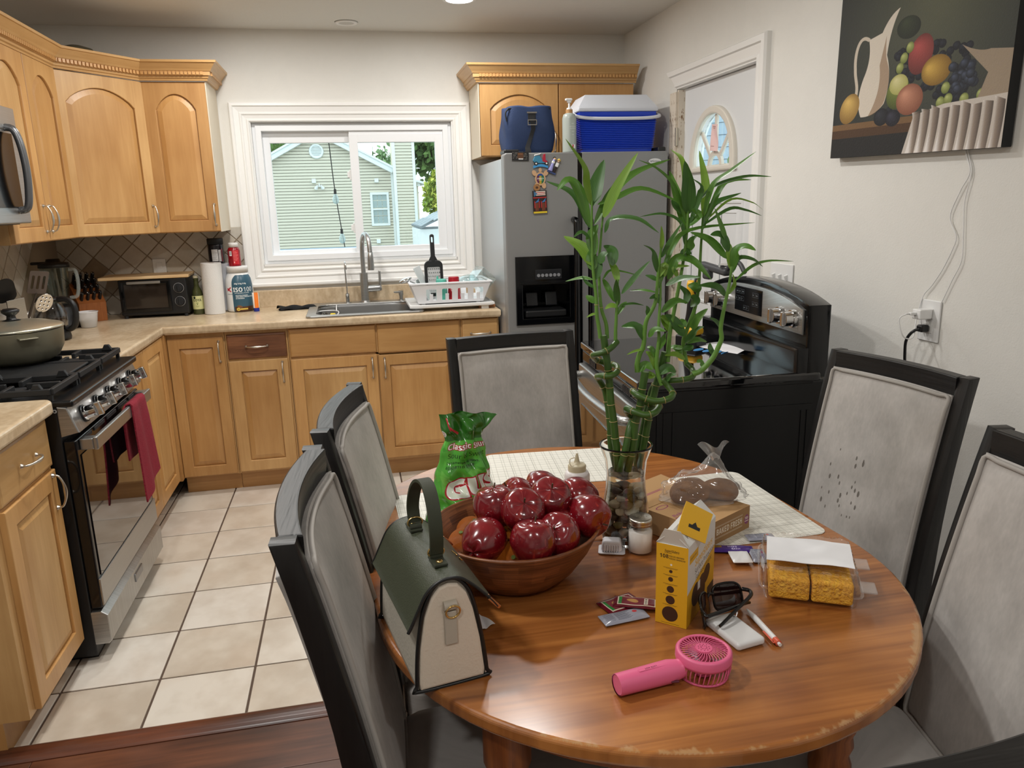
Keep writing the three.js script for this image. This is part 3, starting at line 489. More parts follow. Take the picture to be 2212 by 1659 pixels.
// ---------- fridge ----------
{
  const fs = mat('#8a8a89', .5, { metalness: .3 }), side = mat('#b4b7b9', .36, { metalness: .6 });
  const f = T('refrigerator', 'grey side-by-side refrigerator with black dispenser and handles', 'refrigerator', [-.921, 0, 0]);
  const W = .87, H = 1.712, ZD = .745, ZFr = .82, gx = .393;
  M('body', [bb(.004, W, .02, 1.69, .04, .625, .004), bb(.004, .06, .02, 1.69, .62, ZD - .01, .004), bb(.355, W, .02, 1.69, .62, ZD - .01, .004), bb(.05, .36, .02, .86, .62, ZD - .01), bb(.05, .36, 1.075, 1.685, .62, ZD - .01)], side, f);
  M('base_grille', bb(.02, W - .02, .005, .09, .1, .76), blackMatte, f);
  // left door with the dispenser opening
  const dx0 = .044, dx1 = .368, dy0 = .845, dy1 = 1.2;
  const L = rrect(0, .1, gx - .004, H, .016); L.holes.push(shp([[dx0 + .02, dy0 + .02], [dx0 + .02, 1.055], [dx1 - .02, 1.055], [dx1 - .02, dy0 + .02]]));
  const dl = M('freezer_door', mv(ext(L, .063, .006, .006, 3), 0, 0, ZD), fs, f);
  const dr = M('fridge_door', mv(ext(rrect(gx + .004, .1, W, H, .016), .063, .006, .006, 3), 0, 0, ZD), fs, f);
  M('gasket', bb(gx - .012, gx + .012, .1, H - .004, ZD, ZFr - .006), blackGloss, f);
  const P = shp([[dx0, dy0], [dx1, dy0], [dx1, dy1], [dx0, dy1]]); P.holes.push(shp([[dx0 + .036, dy0 + .034], [dx0 + .036, 1.055], [dx1 - .036, 1.055], [dx1 - .036, dy0 + .034]]));
  const disp = M('dispenser', [mv(ext(P, .006, .003, .003, 2), 0, 0, ZFr - .004), bb(dx0 + .02, dx1 - .02, dy0 + .02, 1.07, ZD - .11, ZD - .1), bb(dx0 + .02, dx0 + .03, dy0 + .02, 1.07, ZD - .1, ZFr), bb(dx1 - .03, dx1 - .02, dy0 + .02, 1.07, ZD - .1, ZFr), bb(dx0 + .02, dx1 - .02, dy0 + .02, dy0 + .03, ZD - .1, ZFr), bb(dx0 + .02, dx1 - .02, 1.06, 1.07, ZD - .1, ZFr), bb(dx0 + .02, dx1 - .02, 1.058, 1.07, ZFr, ZFr + .01, .003)], blackGloss, f);
  M('drip_tray', [bb(dx0 + .05, dx1 - .05, dy0 + .036, dy0 + .075, ZD - .06, ZFr - .004, .01)], blackPlastic, disp);
  for (const x of [.155, .262]) M('paddle', mv(box(.066, .075, .012, .012), x, .965, ZD - .045, -.25), mat('#2a2c30', .4), disp);
  M('button_strip', mv(box(.14, .05, .004, .002), (dx0 + dx1) / 2 + .012, 1.107, ZFr + .005), mat('#ffffff', .35, { map: canvasTex(256, 92, (c, w, h) => { c.fillStyle = '#1a1c20'; c.fillRect(0, 0, w, h); c.strokeStyle = '#4d5054'; c.strokeRect(3, 3, w - 6, h - 6); }) }), disp);
  for (let i = 0; i < 6; i++) M('button', mv(cyl(.0085, .0085, .004, 14), (dx0 + dx1) / 2 - .042 + i * .0215, 1.102, ZFr + .008, PI / 2), mat('#85878b', .4), disp);
  const hp = (x) => vtube([[x, .52, ZFr], [x, .53, ZFr + .035], [x, .58, ZFr + .05], [x, .9, ZFr + .052], [x, 1.33, ZFr + .05], [x, 1.375, ZFr + .035], [x, 1.38, ZFr]], .0155, 60, 12);
  M('handle', hp(gx - .036), blackGloss, dl); M('handle', hp(gx + .04), blackGloss, dr);
  M('hinge_cover', bb(.006, .085, H - .004, H + .018, .69, .80, .008), blackPlastic, f); M('hinge_cover', bb(W - .05, W - .006, H - .004, H + .022, .69, .80, .008), blackPlastic, f);
  M('badge', [mv(cyl(1, 1, .003, 32).scale(.034, 1, .0145), .795, 1.661, ZFr + .001, PI / 2)], mat('#d8d8d8', .3), dr);
  M('badge_print', mv(new THREE.PlaneGeometry(.052, .02), .795, 1.661, ZFr + .0034), mat('#ffffff', .35, { map: canvasTex(192, 74, (c, w, h) => { c.fillStyle = '#d8d8d8'; c.fillRect(0, 0, w, h); c.fillStyle = '#3a3a3c'; c.font = 'italic bold 40px serif'; c.textAlign = 'center'; c.fillText('Whirlpool', w / 2, 50); c.strokeStyle = '#3a3a3c'; c.lineWidth = 3; c.beginPath(); c.ellipse(60, 38, 44, 20, -.3, 2.4, 5.2); c.stroke(); }) }), dr);
}
// ---------- gas range, microwave ----------
{
  const t = T('gas_range', 'black and stainless gas range with five knobs against the left wall', 'range', [XL + .01, 0, 1.388]); const W = .75, X = .69;     // front near x = -2.58
  M('body', [bb(0, X - .05, .02, .885, 0, W, .004), bb(.02, X - .06, 0, .03, .03, W - .03)], mat('#0d0e10', .5), t);
  const top = M('cooktop', [bb(0, X, .885, .908, -.002, W + .002, .008)], mat('#0b0c0e', .3), t);
  M('control_panel', [mv(ext(shp([[0, 0], [.055, .012], [.03, .095], [0, .1]]), W - .004, .004, .004, 2), 0, 0, 0)].map((g) => mv(g, X - .05, .79, .002)), steel, t);
  for (let i = 0; i < 5; i++) { const k = M('knob', [mv(cyl(.026, .024, .012, 24), 0, .0, 0), mv(cyl(.022, .021, .03, 24), 0, .02, 0), mv(box(.046, .02, .015, .004), 0, .043, 0)], chrome, t); k.rotation.z = -1.28; k.position.set(X + .0, .842, .095 + i * .14); M('collar', mv(cyl(.029, .029, .006, 20), 0, -.004, 0), blackPlastic, k); }
  const od = M('oven_door', [bb(X - .05, X - .012, .19, .775, .004, W - .004, .006)], mat('#0c0d10', .12), t);
  M('vent', Array.from({ length: 5 }, (_, i) => bb(X - .02, X - .008, .757, .77, .04 + i * .14, .15 + i * .14, .002)), mat('#3a3a3c', .5), od);
  M('door_glass', bb(X - .014, X - .009, .3, .72, .03, W - .03), mat('#0a0b0d', .04, { clearcoat: 1, clearcoatRoughness: .03 }), od);
  M('door_trim', [bb(X - .013, X - .006, .2, .295, .004, W - .004, .002)], steel, od);
  M('handle', [bb(X + .028, X + .043, .732, .776, .03, W - .03, .005), bb(X - .012, X + .03, .735, .772, .03, .07, .004), bb(X - .012, X + .03, .735, .772, W - .07, W - .03, .004)], steel, od);
  const dr = M('drawer', [mv(ext(shp([[0, .06], [.045, .06], [.055, .07], [.055, .165], [.035, .18], [0, .18]]), W - .008, .003, .003, 2), X - .055, 0, .004)], steel, t);
  M('pull', [bb(X - .006, X + .004, .118, .15, W / 2 - .05, W / 2 + .05, .003)], mat('#8a8c90', .3, { metalness: 1 }), dr);
  // grates
  const iron = mat('#101113', .6), zc = [.125, .375, .625];
  for (let k = 0; k < 3; k++) {
    const z = zc[k], bar = (x0, z0, x1, z1, y = .94) => { const l = Math.hypot(x1 - x0, z1 - z0); return mv(box(l, .02, .014, .003), (x0 + x1) / 2, y - .003, (z0 + z1) / 2, 0, Math.atan2(-(z1 - z0), x1 - x0)); };
    const g = [bar(.06, z - .117, .63, z - .117), bar(.06, z + .117, .63, z + .117), bar(.06, z - .117, .06, z + .117), bar(.63, z - .117, .63, z + .117)];
    if (k === 1) g.push(bb(.09, .6, .934, .945, z - .1, z + .1, .006)); else for (const cx of [.2, .49]) { for (const [dx, dz] of [[1, 0], [-1, 0], [0, 1], [0, -1]]) g.push(bar(cx + dx * .03, z + dz * .03, cx + dx * (dx ? .13 : 0), z + dz * .112)); for (const s of [-1, 1]) g.push(mv(ext(shp([[-.02, 0], [.02, 0], [.008, .022], [-.008, .022]]), .012, .002), cx + s * .1, .94, z + .106), mv(ext(shp([[-.02, 0], [.02, 0], [.008, .022], [-.008, .022]]), .012, .002), cx + s * .1, .94, z - .118)); }
    for (const x of [.065, .345, .625]) for (const s of [-1, 1]) g.push(bb(x - .006, x + .006, .908, .935, z + s * .112 - .006, z + s * .112 + .006));
    M('grate', g, iron, t);
  }
  for (const z of [zc[0], zc[2]]) for (const x of [.2, .49]) M('burner', [mv(cyl(.05, .045, .012, 24), x, .914, z), mv(cyl(.032, .032, .008, 24), x, .924, z)], blackMatte, t);
  M('caution_strip', bb(.3, X - .03, .868, .884, W, W + .0015), mat('#ffffff', .5, { map: canvasTex(512, 28, (c, w, h) => { c.fillStyle = '#101010'; c.fillRect(0, 0, w, h); c.fillStyle = '#c8c8c8'; c.font = 'bold 26px sans-serif'; c.textAlign = 'right'; c.fillText('CAUTION', w - 6, 24); }) }), t);
  const tw = mat('#ffffff', .95, { map: tex(128, 128, (u, v) => { const n = 190 + 60 * fbm(u, v, 30, 30, 4, 3) - 18 * (Math.sin((u - v) * 6.28 * 16) > .2); return [n * .66, n * .13, n * .22]; }, .12), bumpMap: bumpNoise, bumpScale: .002 });
  const towel = T('dish_towel', 'crimson dish towel hanging over the gas range handle', 'towel', [XL + .01 + X + .036, .78, 1.388 + .16]);
  M('cloth', [sheet((u, v) => { const s = v * .62, w = .17 + .01 * Math.sin(v * 7), f = Math.sin(u * 9 + v * 2) * .006 * Math.min(1, Math.abs(v - .42) * 6); return v < .4 ? [-.014 - f * .4 - .006, -(.4 - v) * .5 - .01, (u - .5) * w * 1.1 + .09] : v < .45 ? [Math.sin((v - .425) / .05 * PI) * .014, .008 - Math.abs(v - .425) * .3, (u - .5) * w + .08] : [.0145 + f + (v - .45) * .03, -(v - .45) * (.56 + .13 * u), (u - .5) * w * (1 + .12 * (v - .45)) + .08 + (v - .45) * .01 - (u - .5) * 0]; }, .006, 24, 44)], tw, towel);
  const mw = T('microwave', 'stainless over-the-range microwave with curved grey handle', 'microwave', [XL + .004, 1.44, 1.424]);
  M('case', bb(0, .37, 0, .415, 0, .752, .004), mat('#33302d', .5), mw);
  const md = M('door', [bb(.37, .41, .004, .33, 0, .56, .006), bb(.37, .41, .33, .412, 0, .752, .004)], steel, mw); M('door_glass', bb(.41, .4125, .06, .32, .06, .54, .002), blackGloss, md);
  M('handle', vtube([[.41, .05, .1], [.44, .06, .1], [.452, .12, .1], [.456, .2, .1], [.45, .28, .1], [.435, .33, .1], [.408, .34, .1]], .013, 40, 12), mat('#6f7072', .3, { metalness: .7 }), md);
  M('control_panel', [bb(.37, .408, .004, .33, .56, .752, .004)], blackGloss, mw);
}
// ---------- spare electric range ----------
{
  const t = T('electric_range', 'black electric range with stainless control panel standing in front of the white door', 'range', [-.84, 0, 1.765], -.055); const W = .757;
  // local: +x towards the right wall (back), +z towards the dining table
  M('body', [bb(.05, .64, .03, .895, 0, W, .006), bb(.07, .62, 0, .03, .03, W - .03)], mat('#08090b', .28), t);
  M('side_rib', [bb(.03 + .05, .6, .15, .82, W, W + .003), bb(.10, .105, .1, .82, W + .003, W + .006), bb(.13, .135, .1, .82, W + .003, W + .006), bb(.56, .565, .15, .8, W + .003, W + .006), bb(.58, .585, .15, .8, W + .003, W + .006)], mat('#0a0b0d', .4), t);
  M('cooktop', [mv(ext(rrect(.02, -.004, .63, W + .004, .02), .014, .008, .008, 4), 0, 0, 0)].map((g) => flatXZ(g, .914)), mat('#06070a', .05, { clearcoat: 1, clearcoatRoughness: .03 }), t);
  M('cooktop_edge', bb(.03, .6, .885, .9, -.002, W + .002, .004), blackGloss, t);
  M('vent_panel', [bb(.03, .052, .845, .885, .004, W - .004, .004)], blackGloss, t);
  for (let k = 0; k < 3; k++) M('vent_slot', Array.from({ length: 6 }, (_, i) => bb(.027, .031, .85, .872, .12 + k * .22 + i * .016, .129 + k * .22 + i * .016)), mat('#2c2c2e', .5), t);
  const od = M('oven_door', bb(.012, .05, .25, .835, .006, W - .006, .008), steel, t);
  M('door_glass', bb(.007, .014, .3, .68, .06, W - .06, .003), mat('#14100d', .06, { clearcoat: 1, clearcoatRoughness: .03 }), od);
  M('handle', vtube([[.015, .79, .03], [-.015, .792, .035], [-.03, .792, .08], [-.048, .792, W / 2], [-.03, .792, W - .08], [-.015, .792, W - .035], [.015, .79, W - .03]], .016, 50, 12), steel, od);
  M('drawer', bb(.016, .05, .05, .24, .006, W - .006, .006), blackGloss, t);
  // backguard: arched top
  const prof = (z) => 1.185 - .05 * Math.pow(Math.abs(z / W - .5) * 2, 2.4);
  const pts = [[0, .905], [W, .905]]; for (let i = 20; i >= 0; i--) { const z = i / 20 * W; pts.push([z, prof(z)]); }
  const gz = (g) => { const p = g.attributes.position; for (let i = 0; i < p.count; i++) { const z = p.getX(i), y = p.getY(i), x = p.getZ(i); p.setXYZ(i, x, y, z); } g.index && 0; const q = g.index ? g.toNonIndexed() : g; const a = q.attributes.position; for (let i = 0; i < a.count; i += 3) { const b = [a.getX(i + 1), a.getY(i + 1), a.getZ(i + 1)]; a.setXYZ(i + 1, a.getX(i + 2), a.getY(i + 2), a.getZ(i + 2)); a.setXYZ(i + 2, ...b); } q.computeVertexNormals(); return smooth(q, .5); };
  const bg = M('backguard', [mv(gz(ext(shp(pts), .065, .006, .006, 2)), .575, 0, 0), mv(gz(ext(shp([[0, .9], [W, .9], [W, 1.0], [0, 1.0]]), .03, .012, .012, 3)), .545, 0, 0)], blackGloss, t);
  const front = []; front.push([.02, 1.04], [W - .02, 1.04]); for (let i = 18; i >= 0; i--) { const z = .02 + i / 18 * (W - .04); front.push([z, prof(z) - .022]); }
  const cpm = M('control_panel', mv(gz(ext(shp(front), .004, .003, .003, 2)), .562, 0, 0), steel, bg);
  M('display', mv(box(.004, .09, .215, .003), .559, 1.105, W / 2 - .02), [0, 1, 2, 3, 4, 5].map((k) => k === 1 ? mat('#ffffff', .12, { map: canvasTex(320, 130, (c, w, h) => { c.fillStyle = '#0b0d10'; c.fillRect(0, 0, w, h); c.strokeStyle = '#8a9298'; c.fillStyle = '#aab2b8'; c.font = '9px sans-serif'; const b = (x, y, s) => { c.strokeRect(x, y, 30, 22); c.fillText(s, x + 4, y + 15); }; b(16, 14, 'BAKE'); b(50, 14, 'BRL'); b(84, 14, 'WRM'); b(14, 52, 'HI'); b(48, 52, 'CLN'); b(82, 52, 'LT'); b(212, 20, 'HR'); b(250, 20, 'MIN'); b(212, 66, 'CLK'); b(250, 66, 'TMR'); b(110, 96, 'OFF'); b(146, 96, 'ST'); }) }) : blackGloss), bg);
  for (const z of [.07, .155, W - .155, W - .07]) { const k = M('knob', [mv(cyl(.03, .028, .014, 24), 0, 0, 0, 0, 0, PI / 2), mv(cyl(.024, .023, .026, 24), -.018, 0, 0, 0, 0, PI / 2), mv(box(.012, .05, .014, .004), -.034, 0, 0)], chrome, bg); k.position.set(.553, 1.085, z); }
}
// ---------- things on the counters ----------
const CT = .9145;
const ceramicWhite = mat('#e6e4e0', .25);
{
  const t = T('toaster_oven', 'small black toaster oven under the wooden cutting board', 'toaster oven', [-2.93, CT, .03]);
  M('case', [bb(0, .345, .014, .21, 0, .21, .008)], blackPlastic, t);
  for (const [x, z] of [[.02, .03], [.325, .03], [.02, .2], [.325, .2]]) M('foot', mv(cyl(.01, .01, .015, 10), x, .0075, z), blackMatte, t);
  const d = M('door', frameSq(.012, .262, .035, .2, .018, .208, .222, .004), blackGloss, t);
  M('door_glass', bb(.028, .246, .05, .185, .212, .216), mat('#4a3f36', .06, { transmission: .55, thickness: 0 }), d);
  M('handle', [bb(.05, .22, .186, .2, .232, .242, .004), bb(.06, .07, .188, .198, .22, .235), bb(.2, .21, .188, .198, .22, .235)], steel, d);
  M('rack', Array.from({ length: 14 }, (_, i) => mv(cyl(.0015, .0015, .2, 6), .04 + i * .0155, .07, .11, PI / 2)).concat([bb(.03, .245, .068, .072, .2, .204)]), chrome, t);
  for (const y of [.155, .082]) { const k = M('knob', [mv(cyl(.022, .02, .016, 20), 0, 0, 0, PI / 2), mv(box(.006, .036, .012, .002), 0, 0, .01)], blackMatte, t); k.position.set(.303, y, .216); M('dial_ring', mv(new THREE.TorusGeometry(.026, .0008, 4, 30), 0, 0, -.006), mat('#b8b8b8', .5), k); }
  const b = T('cutting_board', 'pale wooden cutting board lying on the toaster oven', 'board', [-2.80, CT + .2175, .13], .05); M('board', puv(mv(box(.45, .016, .25, .004), 0, 0, 0), 'x'), mat('#ffffff', .5, { map: woodTex([226, 196, 150], [200, 164, 116], 15, 8, 2, .8, .3, 256) }), b);
  tag(M('wall_outlet', [mv(box(.07, .115, .008, .003), -2.76, 1.158, .013), mv(box(.034, .03, .004, .004), -2.76, 1.18, .018), mv(box(.034, .03, .004, .004), -2.76, 1.136, .018)], mat('#cfccc5', .4)), 'white outlet plate on the diamond tile backsplash', 'outlet');
  const k = T('knife_block', 'wooden knife block full of black handled knives', 'knife block', [-3.1, CT, .22], .25);
  M('block', puv(mv(ext(shp([[-.06, 0], [.075, 0], [.085, .1], [-.02, .2], [-.085, .13]]), .13, .003, .003, 2), 0, 0, -.065), 'y'), mat('#ffffff', .45, { map: woodTex([168, 100, 48], [120, 66, 28], 16, 8, 2, .8, .3, 256) }), k); k.rotation.y = -.95;
  const kh = (l) => mv(box(.022, l, .014, .006), 0, l / 2, 0);
  let n = 0; const hold = (x, y, z, l) => { const o = T('kitchen_knife', l > .08 ? 'long black knife handle in the top row of the knife block' : 'short black steak knife handle in the lower rows of the knife block', 'knife', [0, 0, 0], 0, l > .08 ? 'large knives in the block' : 'steak knives in the block'); M('knife_handle', kh(l), blackPlastic, o); M('rivet', mv(sph(.004, 8, 6), 0, l - .004, .004), chrome, o); const p = V3(x, y, z).applyAxisAngle(V3(0, 1, 0), -.95).add(V3(-3.1, CT, .22)); o.position.copy(p); o.rotation.set(0, -.95, -.75 + .75 * 0, 'YXZ'); o.rotation.z = -.62; };
  for (let i = 0; i < 4; i++) hold(-.045, .165, -.045 + i * .03, .11); for (let r = 0; r < 3; r++) for (let i = 0; i < 4; i++) hold(.0 + r * .028, .175 - r * .032, -.045 + i * .03, .06);
  const c = T('deli_cup', 'clear plastic cup of white sugar on the corner counter', 'cup', [-3.02, CT, .49]);
  M('cup', lathe([[0, .001], [.036, .001], [.047, .074], [.05, .076], [.05, .08], [.046, .08], [.0345, .003], [0, .003]], 32), mat('#f4f4f4', .25, { transmission: .55, thickness: 0 }), c);
  tag(M('sugar', mv(lathe([[0, .004], [.034, .004], [.039, .035], [.025, .04], [0, .046]], 24), -3.02, CT, .49), mat('#efeeec', .9)), 'white sugar inside the deli cup', 'sugar').userData.kind = 'stuff';
  const ca = T('coffee_carafe', 'glass coffee carafe with black handle and lid', 'carafe', [-3.06, CT, .87]);
  M('base', lathe([[0, 0], [.075, 0], [.078, .012], [.072, .05], [.07, .05]], 32), blackPlastic, ca);
  M('glass', lathe([[.068, .05], [.072, .08], [.072, .115], [.064, .15], [.052, .172], [.05, .18], [.047, .18], [.049, .17], [.061, .148], [.069, .114], [.069, .08], [.065, .052]], 36), mat('#ffffff', .02, { transmission: 1, thickness: 0 }), ca);
  M('coffee', lathe([[0, .052], [.064, .052], [.068, .08], [.068, .1], [0, .1]], 32), mat('#2a1c12', .1), ca);
  M('lid', lathe([[0, .2], [.03, .2], [.052, .19], [.054, .178], [0, .178]], 32), blackPlastic, ca);
  M('handle', vtube([[.05, .185, .01], [.085, .185, .02], [.115, .165, .03], [.122, .12, .032], [.112, .07, .03], [.085, .05, .02], [.07, .055, .015]], .013, 40, 10), blackPlastic, ca);
  const bl = T('blender', 'glass jar blender with black lid in the corner', 'blender', [-3.15, CT, .46]);
  M('base', lathe([[0, 0], [.085, 0], [.085, .02], [.06, .1], [.055, .12], [0, .12]], 28), blackPlastic, bl);
  M('jar', lathe([[.045, .12], [.048, .14], [.066, .3], [.07, .305], [.066, .305], [.062, .3], [.044, .142], [.04, .122]], 32), mat('#eef4f2', .03, { transmission: 1, thickness: 0 }), bl);
  M('lid', [lathe([[0, .345], [.03, .345], [.034, .33], [.068, .325], [.07, .303], [0, .303]], 28), bb(-.1, -.03, .318, .332, -.018, .018, .006)], blackPlastic, bl);
  M('handle', vtube([[.066, .29, 0], [.095, .285, 0], [.1, .22, 0], [.088, .16, 0], [.055, .15, 0]], .009, 30, 8), mat('#e8eeec', .05, { transmission: .8, thickness: 0 }), bl);
  // crock of utensils
  const cr = T('utensil_crock', 'white ceramic crock holding kitchen utensils', 'crock', [-3.16, CT, 1.0]);
  M('crock', lathe([[0, 0], [.058, 0], [.064, .01], [.068, .14], [.068, .146], [.063, .146], [.06, .012], [0, .01]], 36), ceramicWhite, cr);
  const ut = (name, label, cat, [tx, ty, tz], head, hm) => {
    const b = V3(-3.16 + (rnd() - .5) * .05, CT + .02, 1.0 + (rnd() - .5) * .05), e = V3(tx, ty, tz), o = T(name, label, cat, [b.x, b.y, b.z], 0, 'utensils in the crock'), d = e.clone().sub(b), l = d.length();
    o.quaternion.setFromUnitVectors(V3(0, 1, 0), d.normalize()); M('shaft', vtube([[0, 0, 0], [0, l * .5, 0], [0, l, 0]], (t) => .007 - .003 * t, 8, 8), hm, o); return [o, l];
  };
  { const [o, l] = ut('slotted_turner', 'brown slotted nylon turner standing in the white crock', 'utensil', [-3.03, 1.15, 1.05], 0, mat('#4a4038', .45)); const S = rrect(-.042, 0, .042, .1, .008); for (const x of [-.024, 0, .024]) S.holes.push(rrect(x - .006, .02, x + .006, .08, .005, new THREE.Path())); M('blade', mv(ext(S, .002), 0, l - .005, 0, -.2, .9), mat('#5a4e46', .4), o); }
  { const [o, l] = ut('skimmer_spoon', 'steel spoon with holes leaning out of the crock', 'utensil', [-3.02, 1.07, 1.06], 0, blackPlastic); const S = new THREE.Shape(); S.absellipse(0, .045, .034, .045, 0, 2 * PI); for (let a = -1; a <= 1; a++) for (let b = 0; b < 4; b++) { const h = new THREE.Path(); h.absellipse(a * .016, .018 + b * .018, .003, .003, 0, 2 * PI); S.holes.push(h); } M('bowl', mv(ext(S, .002, .001, .001), 0, l - .005, 0, -.3, .7), chrome, o); }
  { const [o, l] = ut('black_spatula', 'wide black nylon spatula standing in the white crock', 'utensil', [-3.13, 1.13, 1.1], 0, blackPlastic); M('blade', mv(ext(rrect(-.045, 0, .045, .1, .03), .004, .001, .001), 0, l - .01, 0, -.1, .8), blackPlastic, o); }
  { const [o, l] = ut('wooden_spoon', 'small round wooden spoon behind the black spatula', 'utensil', [-3.17, 1.16, .95], 0, mat('#8a6a48', .6)); M('bowl', mv(sph(.022, 14, 10).scale(1, 1.4, .4), 0, l + .015, 0, 0, .8), mat('#8a6a48', .6), o); }
  { const [o, l] = ut('steel_turner', 'plain steel turner leaning out of the crock', 'utensil', [-3.1, 1.06, 1.1], 0, blackPlastic); M('blade', mv(box(.07, .1, .002, .0008), 0, l + .03, 0, -.4, .8), steel, o); }
  // pot
  const p = T('cooking_pot', 'dull cast aluminium pot with lid and black knob on the gas range', 'pot', [-2.925, .9475, 1.60]);
  const alu = mat('#807c6a', .42, { metalness: .7 }), aluL = mat('#c2bfae', .3, { metalness: .8 });
  M('pot_body', lathe([[0, 0], [.1, 0], [.135, .018], [.155, .055], [.16, .118], [.157, .121], [0, .121]], 48), alu, p);
  M('lid', lathe([[0, .155], [.05, .153], [.11, .146], [.14, .138], [.156, .134], [.163, .13], [.163, .123], [.155, .121], [0, .121]], 48), aluL, p);
  M('knob', lathe([[0, .198], [.022, .197], [.03, .191], [.028, .183], [.014, .171], [.016, .159], [.03, .154], [0, .154]], 28), blackPlastic, p);
  M('ear', [bb(-.03, .03, .1, .107, .155, .19, .003)], alu, p); M('ear', [bb(-.03, .03, .1, .107, -.19, -.155, .003)], alu, p); p.rotation.y = .6;
  // by the window
  const pt = T('paper_towel_roll', 'white paper towel roll standing on the counter', 'paper towel', [-2.46, CT, .2]);
  M('roll', [lathe([[.018, 0], [.053, 0], [.054, .003], [.054, .277], [.053, .28], [.018, .28]], 40)], mat('#ecebe8', .95, { bumpMap: bumpNoise, bumpScale: .002 }), pt); M('core', lathe([[.018, 0], [.018, .28], [.0165, .28], [.0165, 0]], 20), mat('#a48a68', .9), pt); pt.rotation.z = -.02;
  const cn = T('canister', 'pale grey canister standing behind the paper towel roll', 'canister', [-2.425, CT, .075]); M('canister_body', lathe([[0, 0], [.055, 0], [.056, .01], [.056, .26], [.05, .268], [0, .268]], 32), mat('#b9bcc2', .35), cn);
  const bj = T('supplement_jar', 'black jar with white label standing on the grey canister', 'jar', [-2.44, CT + .2685, .075]);
  M('jar_body', mv(lathe([[0, 0], [.04, 0], [.042, .004], [.042, .1], [.038, .108], [0, .108]], 36), 0, 0, 0, 0, PI), mat('#ffffff', .2, { map: canvasTex(512, 200, (c, w, h) => { c.fillStyle = '#17141a'; c.fillRect(0, 0, w, h); c.fillStyle = '#d8d8d8'; c.fillRect(220, 55, 66, 120); c.fillRect(292, 60, 30, 120); c.fillStyle = '#333'; c.font = '9px sans-serif'; c.fillText('Supplement Facts', 222, 68); for (let i = 0; i < 9; i++) c.fillRect(224, 76 + i * 10, 40 + (i * 13) % 18, 1.5); c.fillStyle = '#7a1824'; c.fillRect(326, 50, 20, 130); }) }), bj);
  M('lid', lathe([[0, .138], [.04, .138], [.043, .135], [.043, .106], [0, .106]], 40), blackMatte, bj);
  const pj = T('protein_tub', 'large white and teal protein powder tub beside the window', 'tub', [-2.33, CT, .125]);
  M('tub_body', mv(lathe([[0, 0], [.068, 0], [.074, .006], [.075, .02], [.075, .15], [.07, .185], [.056, .212], [.053, .218], [0, .218]], 48), 0, 0, 0, 0, PI - .15), mat('#ffffff', .3, { map: canvasTex(1024, 512, (c, w, h) => {
    c.fillStyle = '#e4e4e2'; c.fillRect(0, 0, w, h); c.fillStyle = '#35596b'; c.beginPath(); c.moveTo(470, 512); c.lineTo(470, 120); c.quadraticCurveTo(480, 50, 520, 30); c.lineTo(760, 30); c.lineTo(760, 512); c.fill();
    c.fillStyle = '#54341f'; c.fillRect(486, 440, 274, 72); c.save(); c.translate(0, -85); c.fillStyle = '#f2f2f0'; c.font = 'bold 78px sans-serif'; c.fillText('ISO', 482, 330, 116); c.font = '78px sans-serif'; c.fillText('100', 602, 330, 120); c.font = 'bold 20px sans-serif'; c.fillText('H Y D R O L Y Z E D', 500, 354);
    c.font = 'bold 17px sans-serif'; c.fillText('PROTEIN POWDER', 506, 386); c.fillText('100% WHEY PROTEIN ISOLATE', 506, 404); c.fillText('20 SERVINGS', 506, 424); c.font = 'bold 24px sans-serif'; c.fillText('25g 5.5g 2.6g', 500, 232);
    c.fillStyle = '#b5202e'; for (const s of [0, 1]) { c.save(); c.translate(440, 300); c.rotate(s ? .6 : -.6); c.fillRect(-34, s ? 6 : -22, 64, 16); c.restore(); } c.beginPath(); c.moveTo(400, 276); c.lineTo(446, 300); c.lineTo(400, 324); c.fill(); c.fillStyle = '#2d4a58'; c.font = 'bold 16px sans-serif'; c.fillText('DYMATIZE', 396, 366); c.restore();
    c.fillStyle = '#e8c95a'; c.beginPath(); c.arc(526, 474, 22, 0, 7); c.fill(); c.fillRect(550, 464, 90, 18); c.fillStyle = '#6a4326'; c.font = 'bold 22px sans-serif'; c.fillText('20', 514, 482); c.fillStyle = '#7c5233'; c.beginPath(); c.ellipse(545, 440, 34, 16, .3, 0, 7); c.fill();
  }) }), pj);
  M('lid', lathe([[0, .252], [.054, .252], [.058, .248], [.058, .218], [0, .218]], 48), whitePlastic, pj);
  const rb = T('vitamin_bottle', 'red vitamin bottle with white cap on the protein tub', 'bottle', [-2.338, CT + .2525, .125]);
  M('bottle_body', mv(lathe([[0, 0], [.032, 0], [.034, .004], [.034, .085], [.028, .1], [.022, .104], [0, .104]], 36), 0, 0, 0, 0, PI), mat('#ffffff', .12, { map: canvasTex(512, 200, (c, w, h) => { c.fillStyle = '#8c0d1a'; c.fillRect(0, 0, w, h); c.fillStyle = '#c42c34'; c.fillRect(250, 30, 80, 150); c.fillStyle = '#eee'; c.fillRect(202, 40, 34, 50); c.fillStyle = '#222'; for (let i = 0; i < 9; i++) c.fillRect(206, 46 + i * 4, 26, 1.6); c.fillStyle = '#f0b0ac'; c.font = '8px sans-serif'; for (let i = 0; i < 9; i++) c.fillRect(256, 42 + i * 12, 40 + (i * 17) % 26, 2); c.fillRect(256, 150, 14, 16); }) }), rb);
  M('cap', lathe([[0, .128], [.024, .128], [.026, .126], [.026, .104], [0, .104]], 36), whitePlastic, rb);
  const ob = T('oil_bottle', 'glass olive oil bottle with yellow label beside the paper towels', 'bottle', [-2.545, CT, .185]);
